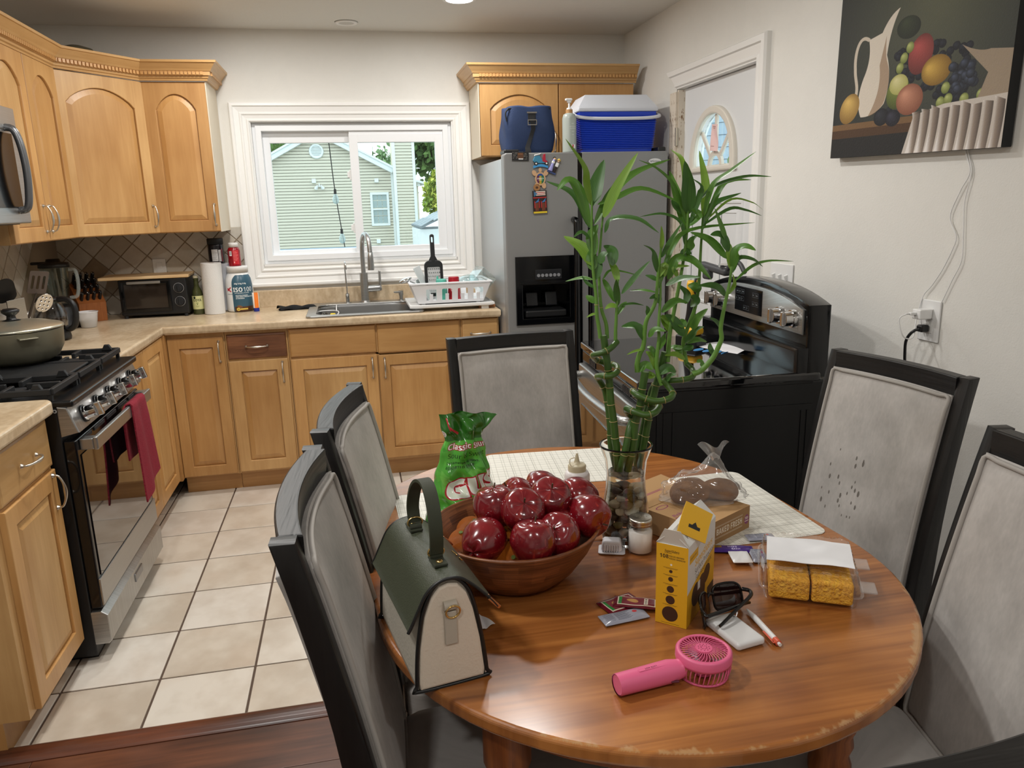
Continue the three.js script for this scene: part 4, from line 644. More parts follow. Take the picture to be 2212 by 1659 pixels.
  M('bottle_glass', lathe([[0, 0], [.028, 0], [.03, .004], [.03, .1], [.024, .13], [.013, .155], [.012, .19], [.0135, .192], [.0135, .2], [0, .2]], 32), mat('#7f8552', .05, { transmission: .75, thickness: 0 }), ob);
  M('oil', lathe([[0, .003], [.0285, .004], [.0285, .06], [0, .06]], 28), mat('#5f5f1c', .1, { transmission: .4, thickness: 0 }), ob);
  M('label', mv(lathe([[.0305, .03], [.0307, .035], [.0307, .098], [.0303, .103]], 36), 0, 0, 0, 0, PI), mat('#ffffff', .5, { map: canvasTex(512, 160, (c, w, h) => { c.fillStyle = '#d6d59a'; c.fillRect(0, 0, w, h); c.fillStyle = '#1d2a18'; c.font = 'bold 44px sans-serif'; c.textAlign = 'center'; c.fillText('GOYA', 256, 66); c.beginPath(); c.arc(222, 20, 16, 0, 7); c.fill(); c.fillStyle = '#5d6d2a'; c.fillText('V', 256, 108); c.fillRect(232, 120, 48, 3); c.fillRect(238, 130, 36, 3); }) }), ob);
  M('cap', mv(cyl(.0135, .0135, .014, 18), 0, .205, 0), mat('#c9c3a8', .5), ob);
  const tu = T('cream_tube', 'orange and white squeeze tube standing on its blue cap', 'tube', [-2.24, CT, .19]);
  M('cap', mv(cyl(.016, .016, .02, 20), 0, .01, 0), mat('#1f2f8e', .3), tu);
  M('tube_body', surf((u, v) => { const a = u * 2 * PI, k = 1 - v * .95; return [Math.cos(a) * .0165 * (1 + v * .02), .02 + v * .085, Math.sin(a) * .0165 * k]; }, 24, 8), mat('#ffffff', .3, { side: THREE.DoubleSide, map: canvasTex(256, 128, (c, w, h) => { c.fillStyle = '#ece9e4'; c.fillRect(0, 0, w, h); c.fillStyle = '#ee7d1e'; c.fillRect(20, 0, 60, h); c.fillRect(120, 90, 136, 40); c.fillStyle = '#3a4fa0'; for (let i = 0; i < 8; i++) c.fillRect(190, 20 + i * 9, 26, 3); }) }), tu);
  const gl = T('kitchen_mitt', 'folded black cloth mitt lying left of the sink', 'mitt', [-2.02, CT, .19], .12);
  M('mitt', [mv(sheet((u, v) => { const e = Math.sqrt(Math.max(0, 1 - Math.pow(2 * v - 1, 2))); return [(u - .5) * .2 + (v - .5) * .02, .004 + .016 * e * (1 - .3 * u) + .004 * Math.sin(u * 14 + v * 5), (v - .5) * (.085 - .02 * u)]; }, .003, 24, 14)), bb(-.1, .098, .0005, .006, -.036, .036, .003)], mat('#101114', .95, { bumpMap: bumpNoise, bumpScale: .003 }), gl);
}
// dish rack
{
  const r = T('dish_rack', 'white plastic dish rack with slotted sides by the sink', 'dish rack', [-1.18, CT, .42]);
  const Wb = .175, Wt = .215, Db = .125, Dt = .155, h0 = .038, h1 = .145;
  M('drain_tray', [mv(ext((() => { const s = rrect(-.228, -.2, .228, .175, .03); return s; })(), .006, .003, .003, 2), 0, 0, 0)].map((g) => flatXZ(g, .026)).concat(frame4(-.23, .23, -.178, .2, [[0, 0], [0, .012], [.008, .014], [.014, .002]], 0).map((g) => mv(g, 0, .022, 0, -PI / 2)), [bb(-.2, -.16, 0, .02, -.15, -.1), bb(.16, .2, 0, .02, .1, .16), bb(-.2, -.16, 0, .02, .1, .15), bb(.16, .2, 0, .02, -.15, -.1)]), whitePlastic, r);
  const wall = (w0, w1, n, place, slots) => { const S = shp([[-w0, 0], [w0, 0], [w1, h1 - h0], [-w1, h1 - h0]]); for (let i = 0; i < slots; i++) { const cx = (i - (slots - 1) / 2) * (w0 * 2 / slots) * .98 + .02, hw = w0 / slots * .62, p = new THREE.Path(), y0 = .016, y1 = .082; p.moveTo(cx - hw, y0); p.lineTo(cx - hw * .35, y0); p.lineTo(cx - hw * .35, y1 - .03); p.lineTo(cx + hw * .35, y1 - .03); p.lineTo(cx + hw * .35, y0); p.lineTo(cx + hw, y0); p.lineTo(cx + hw, y1 - .008); p.quadraticCurveTo(cx + hw, y1, cx + hw - .008, y1); p.lineTo(cx - hw + .008, y1); p.quadraticCurveTo(cx - hw, y1, cx - hw, y1 - .008); p.closePath(); S.holes.push(p); } return place(ext(S, .003)); };
  const sl = Math.atan2(Dt - Db, h1 - h0), sw = Math.atan2(Wt - Wb, h1 - h0);
  M('basket', [wall(Wb, Wt, 1, (g) => mv(g, 0, h0, Db, sl), 4), wall(Wb, Wt, 1, (g) => mv(g, 0, h0, -Db - .003, -sl), 4), wall(Db, Dt, 1, (g) => mv(g, 0, 0, 0, sw, PI / 2).translate(Wb, h0, 0), 0), wall(Db, Dt, 1, (g) => mv(g, 0, 0, 0, sw, -PI / 2).translate(-Wb, h0, 0), 0), bb(-Wb, Wb, h0, h0 + .004, -Db, Db), ...frame4(-Wt - .01, Wt + .01, -Dt - .008, Dt + .008, [[0, 0], [0, .006], [.01, .008], [.012, 0], [0, 0]], 0).map((g) => mv(g, 0, h1 - .002, 0, -PI / 2)), ...[[-1, 1], [1, 1], [-1, -1], [1, -1]].map(([a, b]) => bb(a * .15 - .01, a * .15 + .01, .026, h0, b * .1 - .01, b * .1 + .01))], mat('#e6e6e8', .4), r);
  tag(M('wood_wedge', mv(box(.09, .018, .04, .003), -.985, CT + .009, .54, 0, .1), mat('#b0794e', .7)), 'small brown wood wedge under the dish rack tray', 'wedge');
  const R0 = CT + .043, gr = T('box_grater', 'flat steel grater with black handle standing in the dish rack', 'grater', [-1.25, R0 + .012, .38], .06); gr.rotation.x = -.12;
  const F = rrect(-.052, 0, .052, .2, .03), FH = rrect(-.036, .02, .036, .165, .006, new THREE.Path()); F.holes.push(FH);
  const Hd = rrect(-.012, .19, .012, .345, .011); Hd.holes.push(rrect(-.0055, .3, .0055, .33, .005, new THREE.Path()));
  M('grater_frame', [ext(F, .01, .003, .003, 2), ext(Hd, .01, .003, .003, 2), ext(shp([[-.03, .19], [.03, .19], [.012, .225], [-.012, .225]]), .01)], blackPlastic, gr);
  M('blade', bb(-.037, .037, .018, .167, .003, .005), mat('#c4c4c4', .5, { metalness: .5 }), gr); const tt = []; for (let i = 0; i < 6; i++) for (let j = 0; j < 7; j++) tt.push(mv(new THREE.ConeGeometry(.0042, .005, 6), -.029 + i * .0115 + (j % 2) * .004, .035 + j * .02, .0075, PI / 2 - .5)); M('teeth', tt, chrome, gr);
  const bd = (x, a, w, h, l, c) => { const o = T('cutting_mat', l, 'cutting board', [x, R0, .42], PI / 2); M('board', mv(box(w, h, .004, .0018), 0, h / 2, 0), c, o); o.rotation.z = 0; o.rotation.set(0, PI / 2 - .25, 0); o.children[0].rotation.x = a; };
  bd(-1.27, -.42, .2, .2, 'translucent white plastic board leaning in the dish rack beside the grater', mat('#e4eaea', .4, { transmission: .3, thickness: 0 })); bd(-1.32, -.2, .19, .12, 'short white plastic board at the left end of the dish rack', mat('#e6ecec', .4));
  const mc = T('mint_cup', 'upturned mint green spouted cup in the dish rack', 'cup', [-1.225, R0, .5]); M('cup', [lathe([[0, .12], [.026, .119], [.029, .114], [.033, .002], [.031, 0], [0, 0]], 32), mv(cyl(.006, .005, .02, 12), -.02, .125, 0)], mat('#5bb5a2', .25), mc);
  const rc = T('red_cup', 'upturned red plastic cup in the dish rack', 'cup', [-1.155, R0, .49]); M('cup', mv(lathe([[0, .128], [.026, .128], [.029, .125], [.037, .002], [.034, 0], [0, 0]], 36), 0, 0, 0, 0, PI), mat('#ffffff', .25, { map: canvasTex(512, 160, (c, w, h) => { c.fillStyle = '#a61424'; c.fillRect(0, 0, w, h); c.strokeStyle = '#f0e8e8'; c.lineWidth = 4; c.save(); c.translate(214, 72); c.rotate(PI / 4); c.strokeRect(-16, -16, 32, 32); c.strokeRect(-7, -7, 14, 14); c.restore(); c.fillStyle = '#f0e8e8'; c.fillRect(270, 96, 20, 3); c.fillRect(280, 90, 3, 14); }) }), rc);
  const gb = T('glass_bowl', 'upturned clear glass bowl in the dish rack', 'bowl', [-1.07, R0 + .075, .44]); M('bowl', [lathe([[.068, 0], [.066, .02], [.05, .045], [.022, .056], [0, .057], [0, .054], [.02, .053], [.047, .042], [.063, .019], [.065, 0]], 36)], mat('#f2f8f8', .03, { transmission: 1, thickness: 0 }), gb); gb.rotation.z = .25;
  const cb = T('plastic_bin', 'clear plastic bin tilted on edge in the dish rack', 'bin', [-.995, R0 + .1, .43], .2); M('bin', [...frameSq(-.05, .05, -.06, .06, .002, -.05, .05, 0), bb(-.05, .05, -.06, .06, -.052, -.05), ...frameSq(-.055, .055, -.065, .065, .006, .048, .052, 0)].map((g) => mv(g, 0, 0, 0, -PI / 2)), mat('#f4f8f8', .04, { transmission: 1, thickness: 0 }), cb); cb.rotation.z = -.75;
  const ld = T('ladle', 'steel serving spoon hanging over the left end of the dish rack', 'spoon', [-1.38, R0 + .1, .43]); M('bowl', mv(sph(.028, 18, 12).scale(1.35, .45, 1), -.035, .015, 0, 0, 0, .35), chrome, ld); M('shaft', vtube([[-.01, .008, 0], [.02, -.01, 0], [.05, -.06, 0], [.06, -.09, 0]], .004, 20, 8), chrome, ld);
}
// things on top of the fridge
{
  const Y = 1.7135;
  const b = T('cooler_bag', 'navy soft cooler bag with black strap on the fridge', 'bag', [-.752, Y, .6]);
  const navy = mat('#1c3157', .8, { bumpMap: bumpNoise, bumpScale: .001 });
  M('bag_body', surf((u, v) => { const a = u * 2 * PI, e = 6, c = Math.cos(a), s = Math.sin(a), r = Math.pow(Math.pow(Math.abs(c), e) + Math.pow(Math.abs(s), e), -1 / e), k = v < .06 ? .93 + v : v > .94 ? .0001 + (1 - v) / .06 * .88 : (1 + .07 * Math.sin(v * 3) - .1 * v * v); const y = v < .0001 ? 0 : Math.min(1, v / .94) * .236; return [c * r * .126 * (v < .02 ? .93 : k) + .004 * Math.sin(v * 9 + a * 3), y + .003 * Math.sin(a * 5) * (v > .5 ? 1 : 0), -s * r * .1 * k]; }, 72, 40), navy, b);
  M('zip', [tube([[-.115, .222, .085], [0, .226, .088], [.108, .222, .085]], .004, 20, 6)], blackMatte, b); M('cord', tube([[-.112, .222, .088], [-.128, .2, .09], [-.124, .16, .092]], .004), blackMatte, b);
  M('strap', [sheet((u, v) => { const p = [[.0, .2], [.005, .15], [.008, .12], [-.005, .08], [-.025, .03], [-.022, .002]], i = Math.min(4, Math.floor(v * 5)), t = v * 5 - i; return [p[i][0] + (p[i + 1][0] - p[i][0]) * t + (u - .5) * .032 * (1 - .35 * Math.sin(v * PI)), p[i][1] + (p[i + 1][1] - p[i][1]) * t, .121 + .006 * Math.sin(v * 8) - (1 - v) * .008]; }, .003, 4, 30), mv(box(.04, .05, .006, .002), .002, .178, .116)], blackMatte, b);
  M('buckle', frameSq(-.022, .026, .138, .165, .004, .12, .126, 0), chrome, b); M('slide_bar', bb(-.024, .028, .196, .203, .112, .12), chrome, b);
  const l = T('lotion_bottle', 'pale green pump bottle between the cooler bag and the cooler', 'bottle', [-.563, Y, .75]);
  M('bottle_body', mv(lathe([[0, 0], [.034, 0], [.036, .004], [.036, .165], [.03, .185], [.017, .192], [0, .192]], 36), 0, 0, 0, 0, PI), mat('#ffffff', .25, { map: canvasTex(256, 256, (c, w, h) => { c.fillStyle = '#a6aea8'; c.fillRect(0, 0, w, h); c.fillStyle = '#d9dedb'; for (const [y, x, k] of [[70, 130, 16], [88, 118, 44], [100, 120, 40], [120, 132, 16], [140, 132, 14]]) c.fillRect(x, y, k, 2); c.fillStyle = '#e8e8e8'; c.fillRect(130, 205, 26, 24); c.fillStyle = '#b01c2a'; c.fillRect(134, 206, 8, 22); }) }), l);
  M('collar', mv(cyl(.0175, .0175, .018, 24), 0, .2, 0), mat('#b58a5a', .5), l); M('pump', [mv(cyl(.005, .005, .04, 12), 0, .228, 0), mv(cyl(.014, .012, .008, 18), 0, .213, 0), mv(box(.036, .012, .02, .005), -.004, .256, .006), mv(cyl(.011, .011, .014, 16), 0, .25, 0)], whitePlastic, l);
  // hard cooler: ribbed tapering tub, white lid and bail
  const c = T('cooler', 'blue ribbed hard cooler with white lid on the fridge', 'cooler', [-.292, Y, .6], -.04), blue = mat('#1840bd', .3), lidw = mat('#d3d7df', .45);
  const rings = [], rr4 = (w, d, y) => [[-w, y, d], [w, y, d], [w, y, -d], [-w, y, -d]];
  M('tub', (() => { const gs = [], st = []; for (let i = 0; i <= 22; i++) { const v = i / 22, rib = i < 20 && i > 1 ? (i % 1 === 0 ? .0022 : 0) : 0; st.push([.185 + .02 * v, .125 + .014 * v, v * .2]); } const P = [], I = []; const q = []; st.forEach(([w, d, y], i) => { q.push([w, d, y]); if (i > 1 && i < 20) q.push([w + .006, d + .006, y + .0025], [w + .006, d + .006, y + .0055], [w, d, y + .0078]); }); q.forEach(([w, d, y]) => rr4(w, d, y).forEach((p) => P.push(...p))); for (let k = 0; k < q.length - 1; k++) for (let s = 0; s < 4; s++) { const a = k * 4 + s, b2 = k * 4 + (s + 1) % 4; I.push(a, b2, a + 4, a + 4, b2, b2 + 4); } I.push(0, 3, 1, 1, 3, 2); const n = (q.length - 1) * 4; I.push(n, n + 1, n + 3, n + 1, n + 2, n + 3); const g = bufg(P, I).toNonIndexed(); g.computeVertexNormals(); return g; })(), blue, c);
  M('lid', [mv(box(.428, .022, .296, .008), 0, .212, 0), (() => { const P = [], I = []; rr4(.21, .144, .222).concat(rr4(.165, .1, .287)).forEach((p) => P.push(...p)); for (let s = 0; s < 4; s++) { const b2 = (s + 1) % 4; I.push(s, b2, s + 4, s + 4, b2, b2 + 4); } I.push(4, 5, 7, 5, 6, 7); const g = bufg(P, I).toNonIndexed(); g.computeVertexNormals(); return g; })(), mv(ext(shp([[-.03, 0], [.03, 0], [.022, .075], [-.022, .075]]), .012, .003), 0, .216, .118, -.55)], lidw, c);
  M('bail', [tube([[-.215, .215, -.0], [-.222, .19, .1], [-.214, .175, .15], [-.12, .165, .162], [.12, .165, .162], [.214, .175, .15], [.222, .19, .1], [.215, .215, 0]], .0085, 60, 10)], lidw, c);
}
// fridge magnets (fridge front face z = .82)
{
  const ZM = .8205, mg = (n, l, x, y, rz = 0) => { const t = T(n, l, 'magnet', [x, y, ZM], 0, 'fridge magnets'); t.rotation.z = rz; return t; };
  const p = mg('plate_magnet', 'black and brown licence plate magnet on the fridge door', -.838, 1.695, -.03); M('plate', box(.086, .042, .004, .0015).translate(0, 0, .002), mat('#ffffff', .5, { map: canvasTex(256, 124, (c, w, h) => { c.fillStyle = '#1b1b1d'; c.fillRect(0, 0, w, h); c.fillStyle = '#b9b5ac'; for (let i = 0; i < 26; i++) { const x = 12 + (i * 47) % 70 + (i % 2) * 150; c.fillRect(x, 10 + (i * 29) % 96, 8 + (i * 7) % 12, 4); } c.fillStyle = '#5c3a22'; c.fillRect(84, 12, 90, 84); c.fillStyle = '#7a5232'; c.fillRect(92, 20, 70, 20); c.fillStyle = '#ddd'; c.fillRect(100, 92, 70, 16); }) }), p);
  const s = mg('scooter_magnet', 'blue and red motor scooter magnet with a ribbon', -.735, 1.672);
  M('body', ext(shp([[-.04, .002], [-.03, .022], [-.005, .026], [.006, .006], [.012, .006], [.016, .03], [.024, .032], [.028, .006], [.04, -.004], [.03, -.012], [-.03, -.012]]), .005, .002, .002, 2), mat('#3e86a8', .4), s); M('seat', ext(shp([[-.032, .024], [-.004, .03], [.002, .037], [-.006, .034], [-.03, .03]]), .006, .001), whitePlastic, s); M('front_shield', ext(shp([[.008, -.002], [.014, .03], [.024, .034], [.026, .004], [.038, -.004], [.024, -.01]]), .007, .001), mat('#b0263a', .4), s); for (const x of [-.024, .03]) { M('wheel', mv(cyl(.009, .009, .006, 18), x, -.013, .004, PI / 2), blackMatte, s); M('hub', mv(cyl(.0045, .0045, .007, 14), x, -.013, .0045, PI / 2), whitePlastic, s); } M('ribbon', [sheet((u, v) => [(u - .5) * .076, -.03 + .008 * Math.sin(u * PI) + (v - .5) * .012, .004], .003, 16, 2)], mat('#3f94cf', .5), s);
  const f = mg('couple_magnet', 'figurine magnet of a dancing couple in white shirts', -.665, 1.648, -.42);
  M('stand', bb(-.024, .024, -.042, -.032, 0, .008, .003), mat('#3a4a78', .5), f); M('dress', mv(lathe([[0, .03], [.006, .028], [.005, .012], [.012, -.032], [0, -.032]], 16), -.011, 0, .007), mat('#9a9ad6', .5), f); M('shirt', [mv(box(.016, .022, .008, .004), .012, .008, .006), mv(box(.015, .014, .008, .004), -.012, .012, .009)], mat('#ecebea', .5), f); M('trousers', [bb(.005, .011, -.032, -.002, .003, .009), bb(.013, .019, -.032, -.002, .003, .009)], mat('#2a1a18', .5), f); M('head', [mv(sph(.0065, 12, 8), -.011, .03, .008), mv(sph(.0065, 12, 8), .012, .027, .008)], mat('#d9b38c', .5), f); M('hair', mv(sph(.008, 12, 8).scale(1, .8, .8), -.013, .034, .006), blackMatte, f); M('hat', [mv(cyl(.011, .011, .002, 16), .012, .032, .008), mv(cyl(.006, .005, .007, 14), .012, .036, .008)], mat('#d8b84e', .6), f);
  const u = mg('turtle_magnet', 'wooden turtle magnet with coloured shell', -.738, 1.585); const wd = mat('#c9a27c', .6);
  M('shell_rim', mv(cyl(1, 1, .005, 32).scale(.027, 1, .033), 0, 0, .0025, PI / 2), wd, u); M('flipper', [[-.03, .028, .5], [.03, .028, -.5], [-.018, -.033, -.2], [.018, -.033, .2]].map(([x, y, a]) => mv(cyl(1, 1, .004, 20).scale(.011, 1, .015), x, y, .002, PI / 2, 0, a)), wd, u); M('head', mv(cyl(1, 1, .005, 20).scale(.008, 1, .011), 0, .042, .0025, PI / 2), wd, u);
  M('shell', mv(new THREE.CircleGeometry(1, 32).scale(.02, .0255, 1), 0, 0, .0056), mat('#ffffff', .4, { map: canvasTex(128, 160, (c, w, h) => { c.fillStyle = '#5a1f4a'; c.fillRect(0, 0, 46, h); c.fillStyle = '#b79a2c'; c.fillRect(46, 0, 36, h); c.fillStyle = '#1f6a4a'; c.fillRect(82, 0, 46, h); c.fillStyle = '#234a8a'; c.fillRect(0, 0, w, 34); c.fillStyle = '#e8e8e0'; c.font = 'bold 26px sans-serif'; c.textAlign = 'center'; c.fillText('JAMAICA', w / 2, 84); c.fillRect(30, 96, 68, 5); }) }), u);
  const o = mg('coin_magnet', 'small round brown wooden magnet', -.757, 1.543); M('disc', mv(cyl(.017, .017, .005, 28), 0, 0, .0025, PI / 2), mat('#9c6f42', .6), o); M('motif', [mv(sph(.007, 12, 8).scale(1, .8, .3), 0, 0, .005)], mat('#4a2c18', .6), o);
  const g = mg('flag_magnet', 'tall magnet plaque with a red and white striped flag and two drums', -.742, 1.472, .03);
  M('plaque', box(.074, .112, .004, .0015).translate(0, 0, .002), mat('#2a1614', .5), g); M('stripe', [0, 1, 2].map((i) => bb(-.02, .03, .032 + i * .008, .036 + i * .008, .004, .006)), mat('#e6ddd0', .5), g); M('stripe', [bb(-.02, .026, .036, .040, .004, .0058), bb(-.02, .026, .044, .048, .004, .0058), bb(-.034, .034, .018, .024, .004, .006)], mat('#a32828', .5), g); M('triangle', mv(ext(shp([[-.03, .026], [-.012, .04], [-.03, .054]]), .003), 0, 0, .004), mat('#3f7196', .5), g);
  for (const x of [-.016, .018]) { M('drum', mv(cyl(.009, .012, .04, 16).scale(1, 1, .35), x, -.024, .004), mat('#6a3420', .5), g); M('drum_flag', mv(ext(shp([[-.012, 0], [.008, .004], [.012, .022], [.004, .014]]), .002), x, -.004, .006), mat('#3a6fa8', .5), g); M('drum_edge', [bb(x - .014, x - .009, -.03, .004, .004, .007), bb(x + .009, x + .014, -.03, .004, .004, .007)], mat('#a32828', .5), g); } M('name_strip', bb(-.035, .035, -.056, -.047, .003, .006), mat('#d9bd2a', .5), g);
}
// things on the spare range, wall fittings
{
  const pp = T('paper_sheet', 'white paper lying on the black glass cooktop', 'paper', [-.35, .9165, 2.08], .45); M('sheet', sheet((u, v) => [(u - .5) * .15, .004 + .012 * Math.sin(u * 2.6) * v, (v - .5) * .22], .0008, 12, 12), mat('#e8e8ea', .8), pp);
  const mk = T('face_mask', 'folded blue face mask under the white paper', 'mask', [-.43, .9155, 2.13], .6); M('cloth', sheet((u, v) => [(u - .5) * .09, .006 * Math.sin(u * PI) + .002 * Math.sin(v * 20), (v - .5) * .12], .002, 12, 18), mat('#3d7fb5', .85), mk); M('ear_loop', tube([[-.045, .003, -.05], [-.08, .003, -.02], [-.075, .003, .03], [-.045, .003, .05]], .0018), mat('#e6e6e6', .8), mk);
  const dr = T('cordless_tool', 'yellow and black cordless tool standing on the black cooktop', 'power tool', [-.44, .915, 1.98], .5); const yel = mat('#d8a51c', .4);
  M('battery', bb(-.035, .035, 0, .045, -.05, .05, .008), blackPlastic, dr); M('foot', bb(-.03, .03, .045, .075, -.042, .042, .012), yel, dr); M('grip', vtube([[0, .07, -.01], [0, .1, -.006], [0, .15, 0], [0, .2, .004]], (t) => .021 - .003 * Math.sin(t * PI), 20, 14), blackPlastic, dr); M('motor_housing', [mv(lathe([[0, 0], [.018, 0], [.024, .012], [.024, .05], [.02, .062], [0, .062]], 24), 0, .19, .004, 0)], yel, dr); M('guard_ring', mv(new THREE.TorusGeometry(.032, .005, 10, 32), .0, .235, .02, 0, .4), blackPlastic, dr);
  const cl = T('bar_clamp', 'dark grey plastic clamp resting on top of the range panel', 'clamp', [-.25, 1.188, 1.86], .1); const gy = mat('#3c3d40', .5);
  M('jaw', [mv(box(.035, .03, .2, .012), 0, .002, -.07, .1), mv(box(.03, .05, .05, .012), -.005, -.02, -.11)], gy, cl); M('lever', vtube([[0, .0, .02], [0, .03, .05], [0, .038, .08], [0, .03, .11], [0, .0, .14]], .009, 24, 10), gy, cl); M('pin', mv(cyl(.008, .008, .045, 12), 0, .02, .0, 0, 0, PI / 2), chrome, cl);
  const sw = T('switch_plate', 'white triple switch plate on the wall behind the black range', 'switch', [-.001, 1.148, 1.872]); M('plate', mv(box(.006, .115, .165, .003), -.003, 0, 0), whitePlastic, sw); for (const z of [-.046, 0, .046]) M('toggle', mv(box(.014, .022, .009, .002), -.01, .004, z, 0, 0, .35), whitePlastic, sw);
  const ol = T('wall_outlet', 'white duplex outlet with chargers plugged in beside the painting', 'outlet', [-.001, 1.092, 2.7]); M('plate', mv(box(.006, .125, .085, .003), -.003, 0, 0), whitePlastic, ol); for (const y of [.022, -.022]) M('socket', mv(box(.004, .03, .034, .006), -.007, y, 0), mat('#d9d8d5', .4), ol);
  const ch = T('usb_charger', 'white cube phone charger in the upper socket', 'charger', [-.0105, 1.114, 2.7]); M('cube', mv(box(.042, .03, .036, .004), -.021, 0, 0), whitePlastic, ch); M('usb_plug', [mv(box(.02, .008, .014, .002), -.051, .002, -.004), mv(cyl(.003, .0025, .014, 8), -.066, .002, -.004, 0, 0, PI / 2)], whitePlastic, ch);
  tag(M('charging_cable', [tube([[-.082, 1.116, 2.696], [-.1, 1.1, 2.69], [-.09, 1.05, 2.7], [-.06, 1.045, 2.705], [-.02, 1.09, 2.665], [-.008, 1.16, 2.668], [-.006, 1.2, 2.7], [-.006, 1.25, 2.735], [-.006, 1.31, 2.765], [-.006, 1.345, 2.772], [-.006, 1.4, 2.742], [-.006, 1.47, 2.77], [-.006, 1.52, 2.797], [-.006, 1.575, 2.775], [-.02, 1.64, 2.77]], .0018, 160, 6), tube([[-.02, 1.64, 2.785], [-.006, 1.58, 2.782], [-.006, 1.52, 2.803], [-.006, 1.44, 2.79], [-.006, 1.36, 2.797], [-.006, 1.28, 2.802], [-.006, 1.22, 2.775], [-.006, 1.155, 2.745]], .0016, 100, 6)], whitePlastic), 'thin white cable hanging from the painting to the charger', 'cable');
  tag(M('appliance_lead', [mv(box(.028, .022, .026, .006), -.025, 1.07, 2.7), vtube([[-.036, 1.068, 2.7], [-.05, 1.06, 2.69], [-.055, 1.03, 2.672], [-.045, .98, 2.66], [-.03, .9, 2.65], [-.022, .6, 2.65], [-.02, .3, 2.66], [-.03, .006, 2.68]], .0045, 90, 8)], blackPlastic), 'black power cord hanging from the lower socket', 'cord');
  // painting
  const PX = -.04, z0 = 2.195, z1 = 2.925, y0 = 1.585, y1 = 2.42, pw = z1 - z0, ph = .835;
  const art = canvasTex(1000, 1144, (c, w, h) => {
    const bgd = c.createRadialGradient(620, 560, 60, 560, 620, 760); bgd.addColorStop(0, '#5a5c49'); bgd.addColorStop(.45, '#40433a'); bgd.addColorStop(1, '#242627'); c.fillStyle = bgd; c.fillRect(0, 0, w, h);
    c.translate(0, h * .28); c.scale(1, .72); const top = 380, E = (x, y, rx, ry, a, c0, c1) => { c.save(); c.translate(x, y + top); c.rotate(a); const g = c.createRadialGradient(-rx * .4, -ry * .4, rx * .1, 0, 0, Math.max(rx, ry) * 1.1); g.addColorStop(0, c0); g.addColorStop(1, c1); c.fillStyle = g; c.beginPath(); c.ellipse(0, 0, rx, ry, 0, 0, 7); c.fill(); c.restore(); };
    c.fillStyle = '#7a5c3c'; c.fillRect(0, top + 560, w, 36); c.fillStyle = '#4f3723'; c.fillRect(0, top + 596, w, 50); c.fillStyle = '#232221'; c.fillRect(0, top + 646, w, 200);
    c.fillStyle = '#d9cfc0'; c.beginPath(); c.moveTo(215, top + 90); c.lineTo(300, top + 70); c.quadraticCurveTo(340, top - 20, 400, top - 40); c.quadraticCurveTo(350, top + 60, 342, top + 200); c.quadraticCurveTo(390, top + 330, 350, top + 470); c.quadraticCurveTo(290, top + 540, 200, top + 530); c.quadraticCurveTo(150, top + 430, 200, top + 300); c.quadraticCurveTo(245, top + 200, 215, top + 90); c.fill();
    c.fillStyle = 'rgba(120,85,55,.5)'; c.beginPath(); c.moveTo(330, top + 90); c.quadraticCurveTo(330, top + 200, 348, top + 240); c.quadraticCurveTo(390, top + 340, 345, top + 470); c.quadraticCurveTo(300, top + 530, 250, top + 530); c.quadraticCurveTo(330, top + 400, 300, top + 250); c.fill();
    c.strokeStyle = '#cbbfae'; c.lineWidth = 20; c.beginPath(); c.moveTo(218, top + 92); c.bezierCurveTo(150, top + 30, 120, top + 140, 135, top + 240); c.bezierCurveTo(140, top + 310, 165, top + 330, 155, top + 400); c.stroke();
    for (let i = 0; i < 90; i++) { const a = hash(i, 1, 5), b = hash(i, 2, 5); E(380 + a * 420, 150 + b * 300 + Math.abs(a - .45) * 160, 20, 22, 0, '#2c2f3a', '#101216'); }
    E(460, 80, 70, 60, .3, '#3c4430', '#20241c'); E(545, 240, 68, 105, .15, '#b5524e', '#5e2a26'); E(640, 340, 80, 78, -.4, '#d6ae52', '#7a5a20'); E(430, 420, 66, 92, .2, '#8c9a4a', '#414a20'); E(432, 378, 56, 56, .2, '#d8d29a', '#a8a65a'); E(505, 470, 78, 84, 0, '#cf9478', '#7e4a36'); E(115, 470, 66, 92, .35, '#dcb868', '#80602e'); E(340, 545, 48, 50, 0, '#34363e', '#141518'); E(415, 560, 46, 46, 0, '#3a3a48', '#14141a');
    for (const [x, y] of [[700, 440], [720, 500], [680, 510], [800, 510], [480, 190], [450, 240], [430, 290], [880, 500]]) E(x, y, 22, 30, .1, '#b9c07a', '#5f6a2c');
    for (let i = 0; i < 30; i++) E(720 + hash(i, 4, 9) * 120, 330 + hash(i, 5, 9) * 130, 22, 24, 0, '#4b5468', '#14161c');
    c.fillStyle = '#a08f7a'; c.beginPath(); c.moveTo(760, top + 240); c.quadraticCurveTo(850, top + 300, 900, top + 290); c.lineTo(1000, top + 310); c.lineTo(1000, top + 620); c.lineTo(840, top + 600); c.lineTo(900, top + 400); c.fill();
    c.fillStyle = '#cdc4ba'; c.beginPath(); c.moveTo(540, top + 560); c.lineTo(700, top + 520); c.lineTo(1000, top + 510); c.lineTo(1000, h); c.lineTo(490, h); c.fill();
    for (let i = 0; i < 9; i++) { const x = 530 + i * 52, g = c.createLinearGradient(x, 0, x + 46, 0); g.addColorStop(0, 'rgba(236,230,226,.95)'); g.addColorStop(.4, 'rgba(150,134,120,.9)'); g.addColorStop(1, 'rgba(74,62,54,.85)'); c.fillStyle = g; c.beginPath(); c.moveTo(x, top + 545 - (i % 3) * 14); c.quadraticCurveTo(x + 20, top + 600, x - 20 + i * 2, h); c.lineTo(x + 30 + i, h); c.quadraticCurveTo(x + 52, top + 620, x + 48, top + 540); c.fill(); }
